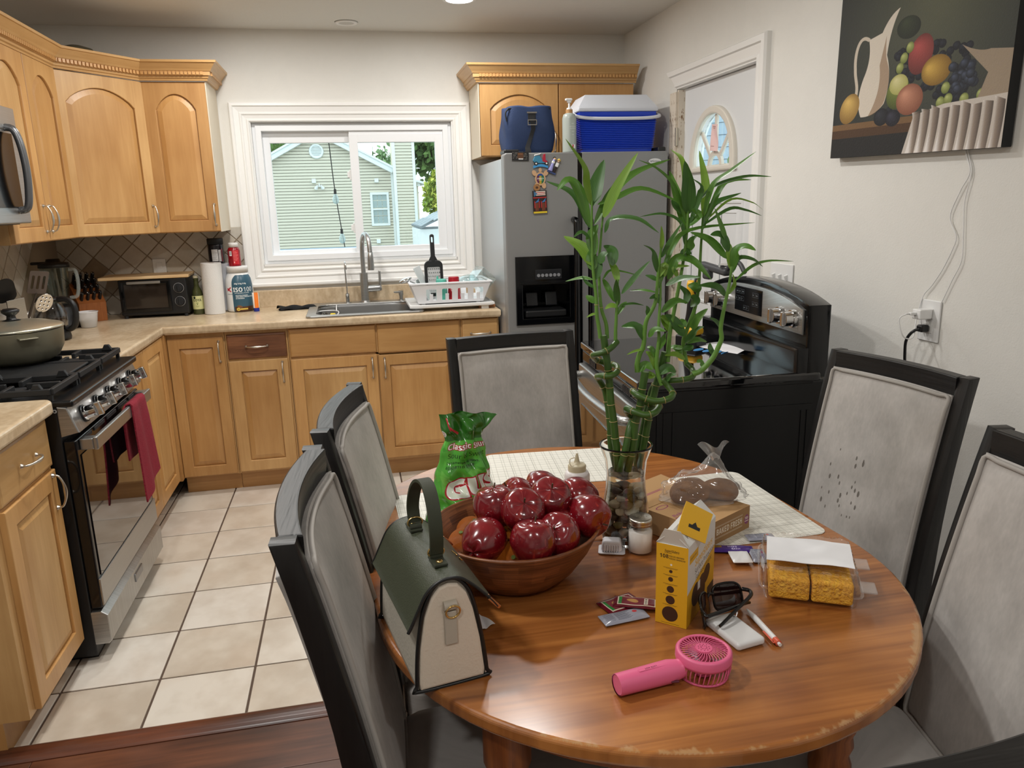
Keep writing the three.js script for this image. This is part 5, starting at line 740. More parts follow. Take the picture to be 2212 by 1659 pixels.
    for (let i = 0; i < 6000; i++) { c.fillStyle = `rgba(${hash(i, 3, 2) > .5 ? 255 : 0},${hash(i, 3, 2) > .5 ? 255 : 0},240,.03)`; c.fillRect(hash(i, 1, 1) * w, hash(i, 2, 1) * h, 3, 3); }
  });
  const pic = T('canvas_painting', 'still life canvas print of a white pitcher with fruit on the wall', 'painting', [0, y0, (z0 + z1) / 2]);
  M('stretcher', bb(-.036, -.004, 0, ph, -pw / 2, pw / 2, .002), mat('#222324', .8), pic);
  const face = new THREE.PlaneGeometry(pw, ph); face.rotateY(-PI / 2); face.translate(-.0365, ph / 2, 0); M('print', face, mat('#ffffff', .7, { map: art, bumpMap: bumpNoise, bumpScale: .0006 }), pic); pic.rotation.x = .02;
  const bt = T('baseboard_heater', 'white baseboard heater along the wall behind the chair', 'heater', [-.065, .004, 3.3]); M('cover', [bb(0, .06, .03, .2, -.7, 1.6, .006), bb(.01, .06, 0, .04, -.7, 1.6)], mat('#d9d9d6', .4), bt); M('louvre', [bb(-.004, .01, .12, .128, -.7, 1.6, .002), bb(-.004, .01, .165, .172, -.7, 1.6, .002)], mat('#1a1a1a', .6), bt);
  tag(M('ceramic_dish', mv(lathe([[0, 0], [.06, 0], [.1, .03], [.105, .045], [.08, .075], [.03, .09], [0, .092]], 28), -2.98, 2.206, .2), mat('#6a6450', .6)), 'dull olive dish lying on top of the corner cabinets', 'dish');
}
const BAMBOO = [[[[[[-1.173,.908,3.21],[-1.176,.958,3.209],[-1.178,.974,3.208],[-1.182,1.017,3.207],[-1.188,1.063,3.205],[-1.191,1.111,3.203],[-1.196,1.153,3.202],[-1.202,1.201,3.2]],.0085,.0075],[[[-1.208,1.195,3.197],[-1.211,1.219,3.196],[-1.215,1.244,3.195],[-1.216,1.28,3.194],[-1.222,1.339,3.192],[-1.224,1.409,3.191],[-1.224,1.472,3.192]],.0042,.0022],[[[-1.192,1.193,3.193],[-1.194,1.223,3.192],[-1.204,1.262,3.188],[-1.206,1.338,3.182],[-1.2,1.407,3.179],[-1.196,1.453,3.181]],.0042,.002]],[[[[-1.226,1.463,3.191],[-1.236,1.499,3.198],[-1.245,1.534,3.21],[-1.283,1.586,3.214]],.0135],[[[-1.223,1.461,3.192],[-1.211,1.501,3.181],[-1.19,1.549,3.166]],.0295],[[[-1.229,1.422,3.19],[-1.247,1.484,3.188],[-1.27,1.511,3.186],[-1.293,1.492,3.185]],.0222],[[[-1.228,1.418,3.19],[-1.25,1.482,3.159],[-1.295,1.512,3.11]],.0148],[[[-1.219,1.425,3.193],[-1.179,1.483,3.181],[-1.123,1.523,3.163],[-1.042,1.549,3.148]],.0197],[[[-1.202,1.438,3.2],[-1.182,1.493,3.223],[-1.154,1.556,3.257]],.0246],[[[-1.213,1.463,3.196],[-1.175,1.475,3.197],[-1.119,1.491,3.199],[-1.035,1.458,3.209]],.0148],[[[-1.2,1.408,3.2],[-1.191,1.435,3.218],[-1.152,1.434,3.254],[-1.123,1.408,3.29]],.0123],[[[-1.22,1.365,3.193],[-1.222,1.401,3.186],[-1.208,1.424,3.181]],.0234],[[[-1.228,1.399,3.19],[-1.246,1.41,3.191],[-1.263,1.401,3.195]],.0098],[[[-1.223,1.344,3.192],[-1.236,1.376,3.168],[-1.265,1.401,3.131]],.0271],[[[-1.211,1.348,3.196],[-1.203,1.362,3.202],[-1.196,1.368,3.208]],.0209],[[[-1.223,1.315,3.192],[-1.241,1.318,3.175],[-1.268,1.31,3.15]],.0086],[[[-1.22,1.299,3.193],[-1.232,1.308,3.186],[-1.241,1.322,3.178]],.0086],[[[-1.218,1.268,3.193],[-1.226,1.276,3.186],[-1.232,1.282,3.177]],.0148],[[[-1.216,1.246,3.194],[-1.225,1.244,3.193],[-1.236,1.239,3.192]],.0062],[[[-1.222,1.334,3.192],[-1.223,1.357,3.186],[-1.218,1.38,3.18]],.0222],[[[-1.218,1.315,3.193],[-1.212,1.341,3.193],[-1.213,1.362,3.188]],.0197]]],[[[[[-1.171,.909,3.19],[-1.18,.954,3.186],[-1.181,1.0,3.181],[-1.183,1.037,3.175],[-1.19,1.078,3.172],[-1.21,1.109,3.186],[-1.212,1.12,3.217],[-1.198,1.121,3.228],[-1.18,1.126,3.218],[-1.171,1.133,3.195],[-1.181,1.135,3.175],[-1.209,1.145,3.176],[-1.225,1.161,3.202],[-1.214,1.169,3.222],[-1.196,1.177,3.223],[-1.176,1.188,3.209]],.0072,.006],[[[-1.179,1.183,3.208],[-1.179,1.214,3.208],[-1.178,1.229,3.208],[-1.177,1.268,3.209],[-1.175,1.315,3.209]],.004,.002]],[[[[-1.185,1.343,3.206],[-1.184,1.37,3.198],[-1.196,1.382,3.182]],.0222],[[[-1.175,1.31,3.209],[-1.178,1.335,3.196],[-1.185,1.357,3.175]],.0148],[[[-1.175,1.263,3.21],[-1.18,1.292,3.215],[-1.184,1.317,3.225]],.0135],[[[-1.181,1.27,3.207],[-1.193,1.3,3.195],[-1.198,1.316,3.181]],.0123],[[[-1.168,1.286,3.212],[-1.146,1.32,3.23],[-1.124,1.353,3.252]],.0135],[[[-1.204,1.315,3.199],[-1.188,1.331,3.194],[-1.161,1.329,3.189],[-1.117,1.317,3.187]],.0062],[[[-1.176,1.26,3.209],[-1.189,1.262,3.206],[-1.201,1.256,3.205]],.0123],[[[-1.176,1.244,3.209],[-1.164,1.26,3.207],[-1.153,1.268,3.202]],.0111],[[[-1.169,1.263,3.212],[-1.144,1.265,3.213],[-1.12,1.26,3.211]],.0062]]],[[[[[-1.155,.909,3.217],[-1.145,.959,3.221],[-1.14,1.013,3.223],[-1.131,1.051,3.226],[-1.127,1.087,3.227],[-1.122,1.125,3.229]],.0085,.008],[[[-1.133,1.122,3.214],[-1.134,1.139,3.214],[-1.129,1.161,3.216],[-1.122,1.179,3.218],[-1.118,1.227,3.22],[-1.101,1.268,3.226],[-1.097,1.325,3.228],[-1.092,1.376,3.229]],.0055,.0025]],[[[[-1.12,1.203,3.219],[-1.133,1.216,3.204],[-1.157,1.214,3.181]],.0172],[[[-1.098,1.327,3.227],[-1.114,1.368,3.238],[-1.139,1.384,3.253]],.0135],[[[-1.092,1.371,3.229],[-1.092,1.394,3.233],[-1.096,1.419,3.237]],.0086],[[[-1.091,1.357,3.23],[-1.081,1.388,3.249],[-1.069,1.425,3.276]],.0123],[[[-1.095,1.296,3.228],[-1.065,1.377,3.223],[-1.019,1.409,3.215],[-.893,1.419,3.233]],.0111],[[[-1.099,1.311,3.227],[-1.107,1.317,3.22],[-1.117,1.321,3.21]],.0111],[[[-1.1,1.287,3.226],[-1.122,1.291,3.208],[-1.142,1.288,3.186]],.0062],[[[-1.118,1.171,3.22],[-1.141,1.168,3.221],[-1.162,1.163,3.228]],.0062],[[[-1.113,1.196,3.222],[-1.103,1.212,3.234],[-1.088,1.211,3.252]],.0148],[[[-1.12,1.188,3.219],[-1.14,1.22,3.218],[-1.17,1.22,3.217]],.0172],[[[-1.132,1.124,3.215],[-1.118,1.137,3.222],[-1.106,1.128,3.231]],.0197],[[[-1.114,1.239,3.221],[-1.116,1.252,3.223],[-1.12,1.261,3.225]],.0098],[[[-1.096,1.318,3.228],[-1.085,1.341,3.233],[-1.085,1.318,3.234]],.0148]]],[[[[[-1.173,.912,3.221],[-1.161,.962,3.225],[-1.151,1.0,3.218],[-1.138,1.02,3.202],[-1.146,1.03,3.199],[-1.158,1.047,3.221],[-1.152,1.046,3.241],[-1.131,1.041,3.258],[-1.11,1.045,3.257],[-1.094,1.052,3.239],[-1.094,1.051,3.218],[-1.109,1.052,3.202],[-1.129,1.068,3.2],[-1.146,1.084,3.22],[-1.142,1.08,3.248],[-1.114,1.071,3.266],[-1.085,1.075,3.269],[-1.069,1.08,3.249],[-1.074,1.092,3.236],[-1.085,1.105,3.232]],.0078,.0065],[[[-1.086,1.095,3.232],[-1.094,1.119,3.229],[-1.097,1.144,3.228],[-1.093,1.193,3.229],[-1.094,1.218,3.229],[-1.09,1.289,3.225],[-1.092,1.347,3.224]],.0045,.002]],[[[[-1.081,1.301,3.231],[-1.06,1.315,3.256],[-1.036,1.32,3.29]],.0172],[[[-1.092,1.146,3.227],[-1.103,1.169,3.215],[-1.108,1.172,3.202]],.0111],[[[-1.093,1.119,3.227],[-1.073,1.129,3.232],[-1.056,1.12,3.234]],.0222],[[[-1.097,1.126,3.225],[-1.103,1.153,3.218],[-1.112,1.163,3.206]],.0148],[[[-1.078,1.102,3.233],[-1.071,1.115,3.241],[-1.063,1.12,3.252]],.0123],[[[-1.088,1.246,3.229],[-1.058,1.267,3.226],[-1.026,1.261,3.219]],.0172],[[[-1.092,1.265,3.227],[-1.099,1.278,3.227],[-1.114,1.275,3.226]],.0148],[[[-1.094,1.168,3.226],[-1.085,1.194,3.24],[-1.086,1.209,3.253]],.0148],[[[-1.098,1.114,3.225],[-1.109,1.114,3.22],[-1.106,1.123,3.219]],.0172]]],[[[[[-1.118,.904,3.198],[-1.112,.949,3.201],[-1.103,1.015,3.204],[-1.094,1.053,3.202],[-1.083,1.097,3.201],[-1.07,1.159,3.206]],.0082,.0075],[[[-1.064,1.138,3.208],[-1.062,1.175,3.208],[-1.058,1.207,3.205],[-1.049,1.248,3.203],[-1.038,1.32,3.207],[-1.031,1.379,3.209],[-1.028,1.426,3.21],[-1.029,1.458,3.21]],.005,.0022]],[[[[-1.028,1.405,3.21],[-1.034,1.458,3.184],[-1.043,1.527,3.147]],.0222],[[[-1.027,1.44,3.211],[-1.035,1.49,3.222],[-1.05,1.541,3.237]],.0283],[[[-1.031,1.421,3.209],[-1.058,1.491,3.212],[-1.097,1.527,3.217],[-1.139,1.545,3.223]],.0098],[[[-1.038,1.44,3.207],[-1.049,1.454,3.199],[-1.056,1.468,3.191]],.0148],[[[-1.03,1.412,3.209],[-1.022,1.535,3.17],[-1.023,1.571,3.108]],.0111],[[[-1.024,1.421,3.212],[-1.011,1.485,3.23],[-1.034,1.507,3.242]],.0123],[[[-1.026,1.417,3.211],[-1.013,1.437,3.221],[-1.027,1.449,3.223]],.0222],[[[-1.032,1.375,3.209],[-1.043,1.422,3.211],[-1.079,1.441,3.206],[-1.125,1.437,3.198]],.0086],[[[-1.062,1.309,3.198],[-1.049,1.349,3.207],[-1.021,1.347,3.223],[-.988,1.309,3.242]],.0222],[[[-1.045,1.313,3.204],[-1.052,1.333,3.208],[-1.028,1.337,3.225]],.0123],[[[-1.025,1.367,3.211],[-1.02,1.386,3.219],[-1.016,1.396,3.23]],.0197],[[[-1.028,1.258,3.21],[-1.023,1.278,3.204],[-1.037,1.297,3.188]],.0148],[[[-1.032,1.164,3.209],[-1.039,1.165,3.2],[-1.049,1.166,3.187]],.0123],[[[-1.036,1.354,3.208],[-1.032,1.365,3.213],[-1.024,1.36,3.222]],.0172],[[[-1.056,1.199,3.2],[-1.064,1.22,3.188],[-1.064,1.233,3.176]],.0148]]],[[[[[-1.12,.898,3.182],[-1.116,.947,3.183],[-1.105,.993,3.182],[-1.097,1.031,3.18],[-1.086,1.072,3.178],[-1.08,1.095,3.202],[-1.068,1.102,3.228],[-1.045,1.105,3.241],[-1.02,1.108,3.235],[-1.007,1.116,3.208],[-1.014,1.127,3.194]],.007,.006],[[[-1.019,1.114,3.235],[-1.002,1.123,3.241],[-.982,1.148,3.248],[-.972,1.172,3.252],[-.967,1.19,3.254],[-.969,1.214,3.253],[-.963,1.262,3.256],[-.957,1.297,3.258],[-.953,1.335,3.259]],.0062,.0026],[[[-1.014,1.124,3.194],[-1.019,1.15,3.192],[-1.021,1.183,3.192],[-1.004,1.246,3.203],[-1.0,1.295,3.21],[-.998,1.378,3.211],[-.996,1.443,3.212]],.005,.002]],[[[[-.999,1.434,3.221],[-.987,1.494,3.2],[-.985,1.564,3.163]],.0172],[[[-1.0,1.432,3.221],[-.991,1.493,3.24],[-.969,1.52,3.272],[-.94,1.552,3.31]],.0123],[[[-1.007,1.467,3.218],[-.984,1.493,3.24],[-.941,1.508,3.276],[-.907,1.506,3.312]],.0103],[[[-1.002,1.404,3.22],[-.969,1.486,3.226],[-.944,1.502,3.226],[-.903,1.503,3.23]],.0123],[[[-.997,1.42,3.222],[-.975,1.457,3.215],[-.916,1.478,3.215]],.0148],[[[-.995,1.425,3.222],[-.945,1.465,3.225],[-.895,1.459,3.22],[-.86,1.443,3.205]],.0062],[[[-1.0,1.416,3.221],[-.95,1.447,3.232],[-.915,1.444,3.234],[-.879,1.432,3.235]],.0086],[[[-.954,1.35,3.238],[-.992,1.386,3.234],[-1.033,1.404,3.234]],.0222],[[[-.951,1.364,3.239],[-.97,1.395,3.24],[-.994,1.398,3.243]],.0222],[[[-.955,1.383,3.237],[-.972,1.416,3.242],[-.991,1.45,3.251]],.0123],[[[-.946,1.328,3.241],[-.948,1.366,3.235],[-.949,1.384,3.226]],.0148],[[[-.942,1.328,3.242],[-.941,1.364,3.251],[-.93,1.374,3.268],[-.918,1.367,3.287]],.0197],[[[-.942,1.321,3.242],[-.929,1.349,3.24],[-.899,1.346,3.242],[-.874,1.33,3.24]],.0111],[[[-.939,1.302,3.243],[-.899,1.331,3.239],[-.854,1.34,3.227],[-.791,1.336,3.217]],.0074],[[[-.952,1.274,3.238],[-.978,1.294,3.239],[-1.014,1.298,3.239]],.0197],[[[-.949,1.276,3.239],[-.941,1.296,3.249],[-.949,1.32,3.256]],.0086],[[[-.958,1.206,3.236],[-.971,1.221,3.236],[-.987,1.231,3.236]],.0111],[[[-1.003,1.282,3.22],[-1.01,1.293,3.211],[-1.019,1.295,3.199]],.0222],[[[-1.007,1.277,3.218],[-1.009,1.262,3.211],[-1.013,1.251,3.201]],.0246],[[[-1.015,1.206,3.215],[-1.009,1.227,3.228],[-.996,1.251,3.247]],.0222],[[[-1.035,1.201,3.208],[-1.053,1.22,3.194],[-1.069,1.231,3.178]],.0246],[[[-1.03,1.209,3.21],[-1.034,1.218,3.203],[-1.041,1.219,3.193]],.0197],[[[-1.027,1.176,3.211],[-1.011,1.203,3.228],[-1.004,1.214,3.248]],.0172],[[[-1.026,1.176,3.211],[-.999,1.181,3.21],[-.974,1.174,3.203]],.0148],[[[-1.03,1.191,3.21],[-1.051,1.221,3.206],[-1.071,1.237,3.205]],.0246],[[[-1.026,1.141,3.211],[-1.049,1.153,3.212],[-1.074,1.153,3.216]],.0148],[[[-.971,1.149,3.231],[-.976,1.163,3.224],[-.974,1.174,3.217]],.0111],[[[-.99,1.124,3.225],[-.999,1.137,3.225],[-1.007,1.136,3.228]],.0123],[[[-1.03,1.161,3.21],[-1.017,1.166,3.211],[-1.008,1.17,3.208]],.0172],[[[-1.032,1.154,3.209],[-1.043,1.165,3.197],[-1.05,1.165,3.184]],.0135]]]];
// ---------- dining table ----------
const TY = .75;
const FC = [-1.222, 3.04], NC = [-1.195, 3.375], TR = .503;            // centres of the two rounded ends
function ovalPts(r, n = 40) {
  const dx = NC[0] - FC[0], dz = NC[1] - FC[1], a0 = Math.atan2(dx, dz), p = [];                     // axis runs from FC to NC
  for (let i = 0; i <= n; i++) { const a = i / n * PI - a0; p.push([NC[0] + Math.cos(a) * r, NC[1] + Math.sin(a) * r]); }
  for (let i = 0; i <= n; i++) { const a = PI + i / n * PI - a0; p.push([FC[0] + Math.cos(a) * r, FC[1] + Math.sin(a) * r]); }
  return p;
}
const edgeDist = (x, z) => { const dx = NC[0] - FC[0], dz = NC[1] - FC[1]; let t = ((x - FC[0]) * dx + (z - FC[1]) * dz) / (dx * dx + dz * dz); t = Math.max(0, Math.min(1, t)); return TR - Math.hypot(x - FC[0] - dx * t, z - FC[1] - dz * t); };
const tableT = tex(1024, 1024, (u, v) => {
  const x = -1.95 + u * 1.5, z = 2.45 + v * 1.5, k = Math.floor((z - 2.45) / .115), o = hash(k, 3, 8);
  const g = fbm(u + o, v * 1.0 + o * .3, 4, 70, 21, 4), blot = fbm(u, v, 5, 6, 25, 4), fine = fbm(u, v, 10, 260, 27, 2), dk = fbm(u, v, 7, 9, 28, 3);
  let c = mix([182, 118, 60], [128, 74, 34], Math.max(0, Math.min(1, (g - .5) * 1.2 + (blot - .5) * 1.3 + (fine - .5) * .5 + (o - .5) * .25 + .42)));
  if (dk > .64) c = mix(c, [112, 58, 32], Math.min(.45, (dk - .64) * 2.4));
  const e = edgeDist(x, z), a = Math.atan2(z - NC[1], x - NC[0]);                                     // worn varnish along the near rounded edge
  if (z > NC[1] && a > .25 && a < 2.2) { const amt = .007 + .012 * Math.max(0, 1 - Math.abs(a - .8) / .35), n = fbm(u, v, 120, 50, 33, 5), k = (amt + (n - .5) * .035 - e) / .008; if (k > 0 && e > .0035) c = mix(c, [184, 148, 106], Math.min(.7, k)); }
  return c;
}, 1);
const tableWood = mat('#ffffff', .24, { map: tableT, clearcoat: .5, clearcoatRoughness: .18 }), tableSide = mat('#ffffff', .35, { map: woodTex([168, 98, 46], [112, 58, 26], 29, 8, 2, .8, .4, 256) });
{
  const t = T('dining_table', 'oval honey stained wooden dining table with worn edge', 'table');
  const all = ovalPts(TR), cutZ = 3.205;
  for (const far of [true, false]) {
    const p = clipPoly(all, -3, 1, far ? 0 : cutZ + .0006, far ? cutZ - .0006 : 9), g = flatXZ(ext(shp(p), .012, .007, .007, 4), TY - .007), q = clean(g), u = q.attributes.uv, s = q.attributes.position;
    for (let i = 0; i < s.count; i++) u.setXY(i, (s.getX(i) + 1.95) / 1.5, (s.getZ(i) - 2.45) / 1.5);
    M('table_top', q, tableWood, t);
  }
  M('apron', [flatXZ(ext((() => { const S = shp(ovalPts(.41)); S.holes.push(shp(ovalPts(.385).reverse())); return S; })(), .08), TY - .026)], tableSide, t);
  for (const [x, z] of [[-1.53, 2.86], [-.93, 2.86], [-1.505, 3.61], [-.94, 3.66]]) M('leg', mv(lathe([[0, 0], [.02, 0], [.024, .02], [.019, .05], [.022, .2], [.032, .42], [.036, .5], [.03, .52], [.037, .54], [.034, .56], [.04, .575], [.04, .72], [0, .72]], 24), x, .004, z), tableSide, t);
}
// ---------- chairs ----------
const suedeF = (u, v) => { const a = fbm(u, v, 5, 5, 51, 4), b = fbm(u, v, 40, 26, 55, 3), c = fbm(u, v, 90, 60, 58, 2); const n = 178 + (a - .5) * 30 + (b - .5) * 12 + (c - .5) * 10; return [n, n * .975, n * .95]; };
const suedeT = tex(512, 512, suedeF, 1), suede = mat('#ffffff', .95, { map: suedeT, sheen: .4, sheenRoughness: .6, sheenColor: '#d8d4d0' });
const spots = Array.from({ length: 26 }, (_, i) => [.16 + hash(i, 1, 77) * .35, .3 + hash(i, 2, 77) * .32, .004 + hash(i, 3, 77) * .006]);
const suedeSpot = mat('#ffffff', .95, { map: tex(512, 512, (u, v) => { let c = suedeF(u, v); for (const [x, y, r] of spots) { if (Math.hypot((u - x) / r, (v - y) / (r * 1.5)) < 1) c = mix(c, [92, 86, 80], .8); } return c; }, 1), sheen: .4, sheenRoughness: .6, sheenColor: '#d8d4d0' });
const ebony = mat('#ffffff', .42, { map: woodTex([24, 22, 22], [12, 11, 11], 81, 16, 2, 1, .3, 256), bumpMap: tex(256, 256, (u, v) => { const n = fbm(u, v, 60, 3, 83, 3) * 255; return [n, n, n]; }, .3, false), bumpScale: .0006 });
const zFront = (y) => y < .45 ? -.185 - .05 * Math.pow((.45 - y) / .45, 2) : -.185 - .11 * Math.pow((y - .45) / .6, 1.35);
function makeChair(label, [x, z], ry, fab = suede) {
  const t = T('dining_chair', label, 'chair', [x, .004, z], ry, 'grey suede dining chairs around the table'), H = 1.046, W = .43;
  const side = () => { const a = [], b = []; for (let i = 0; i <= 18; i++) { const y = i / 18 * H, th = .034 + .022 * Math.exp(-Math.pow((y - .45) / .25, 2)); a.push([zFront(y), y]); b.push([zFront(y) - th, y]); } return shp(a.concat(b.reverse())); };
  for (const s of [-1, 1]) M('rear_post', puv(smooth(mv(ext(side(), .024, .003, .003, 2), s > 0 ? W / 2 - .037 : -W / 2 - 0, 0, 0, 0, -PI / 2).translate(0, 0, 0), .5), 'y'), ebony, t);
  t.children.forEach((m, i) => { m.geometry.computeBoundingBox(); const b = m.geometry.boundingBox; m.geometry.translate((i ? W / 2 - b.max.x : -W / 2 - b.min.x), 0, 0); });
  const zt = zFront(H - .03), R = new THREE.Shape(), bow = .022, hw = W / 2 - .0285; R.moveTo(-hw, -zt); R.quadraticCurveTo(0, -zt + 2 * bow, hw, -zt); R.lineTo(hw, -zt + .034); R.quadraticCurveTo(0, -zt + .034 + 2 * bow, -hw, -zt + .034); R.closePath();
  M('top_rail', puv(mv(ext(R, .042, .003, .003, 2, 20), 0, H - .045, 0, -PI / 2), 'x'), ebony, t);
  const PW = .37, P = (u, v) => { const y = .468 + v * .535, e = 1 - Math.pow(Math.abs(2 * u - 1), 6), f = 1 - Math.pow(Math.abs(2 * v - 1), 10); return [(u - .5) * PW, y, zFront(y) + .004 + .012 * e * f - bow * (1 - Math.pow(2 * u - 1, 2)) * Math.min(1, v * 1.4)]; };
  const pan = M('back_panel', sheet(P, .05, 22, 26), fab, t);
  const ed = []; for (let i = 0; i <= 12; i++) ed.push([.012 + i / 12 * .976, .012]); for (let i = 1; i <= 14; i++) ed.push([.988, .012 + i / 14 * .976]); for (let i = 1; i <= 12; i++) ed.push([.988 - i / 12 * .976, .988]); for (let i = 1; i < 14; i++) ed.push([.012, .988 - i / 14 * .976]);
  M('piping', tube(ed.map(([u, v]) => { const p = P(u, v); p[2] += .003; return p; }), .0048, 200, 8, true), mat('#a7a29c', .9), pan);
  M('seat', smooth(surf((u, v) => { const a = u * 2 * PI, e = 7, c = Math.cos(a), s = Math.sin(a), r = Math.pow(Math.pow(Math.abs(c), e) + Math.pow(Math.abs(s), e), -1 / e), k = v < .15 ? .96 + v * .26 : v < .5 ? 1 : Math.sqrt(Math.max(0, 1 - Math.pow((v - .5) / .5, 5))), y = v < .5 ? .385 + v * .13 : .45 + (v - .5) * .07; return [c * r * .222 * k, y, .01 - s * r * .205 * k]; }, 64, 24), 1.2), suede, t);
  M('seat_frame', bb(-.2, .2, .345, .388, -.185, .2, .004), ebony, t);
  for (const s of [-1, 1]) M('front_leg', mv(cyl(.019, .027, .36, 4), s * .185, .18, .185, 0, PI / 4), ebony, t);
  return t;
}
const F2 = .29 + .034;                                               // from the seat centre back to the top rail
makeChair('grey suede dining chair directly behind the green and cream handbag', [-1.815 + F2, 3.525], PI / 2 - .05);
makeChair('grey suede dining chair beside the green candy bag on the cabinet side', [-1.765 + F2, 3.06], PI / 2 - .17);
makeChair('grey suede dining chair at the table end facing away from the fridge', [-1.19 + .01, 2.257 + F2 - .03], .07);
makeChair('stain spotted grey suede dining chair between the black range and the heater', [-.352 - F2 + .02, 3.06], -PI / 2 + .16, suedeSpot);
makeChair('grey suede dining chair beside the clear cornbread box in front of the heater', [-.6 - F2 + .02, 3.685], -PI / 2 - .2);
makeChair('dark chair seen from behind at the worn end of the table', [-1.31, 4.263 - F2], PI);
// ---------- placemats ----------
const pmT = canvasTex(512, 400, (c, w, h) => { c.fillStyle = '#dedcd2'; c.fillRect(0, 0, w, h); c.strokeStyle = 'rgba(140,138,128,.75)'; let x = 6; for (let i = 0; x < w; i++) { c.lineWidth = i % 5 ? 1.2 : 2; c.beginPath(); c.moveTo(x, 0); c.lineTo(x, h); c.stroke(); x += [7, 18, 26, 9, 22][i % 5]; } let y = 4; for (let i = 0; y < h; i++) { c.lineWidth = i % 4 ? 1 : 1.8; c.beginPath(); c.moveTo(0, y); c.lineTo(w, y); c.stroke(); y += [8, 16, 9, 24][i % 4]; } });
const pmM = mat('#ffffff', .6, { map: pmT });
function mat0(label, x, z, w, d, ry) { const t = T('placemat', label, 'placemat', [x, TY + .0003, z], ry, 'white placemats on the table'), g = clean(flatXZ(ext(rrect(-w / 2, -d / 2, w / 2, d / 2, .025), .0012), .0014)), p = g.attributes.position, u = g.attributes.uv; for (let i = 0; i < p.count; i++) u.setXY(i, p.getX(i) / w + .5, p.getZ(i) / d + .5); M('mat', g, pmM, t); }
mat0('white grid placemat under the cardboard box', -.865, 3.1, .285, .41, .02); mat0('white grid placemat at the table end before the fridge chair', -1.175, 2.722, .39, .27, -.09); mat0('white grid placemat under the green candy bag', -1.475, 3.03, .31, .42, .03);
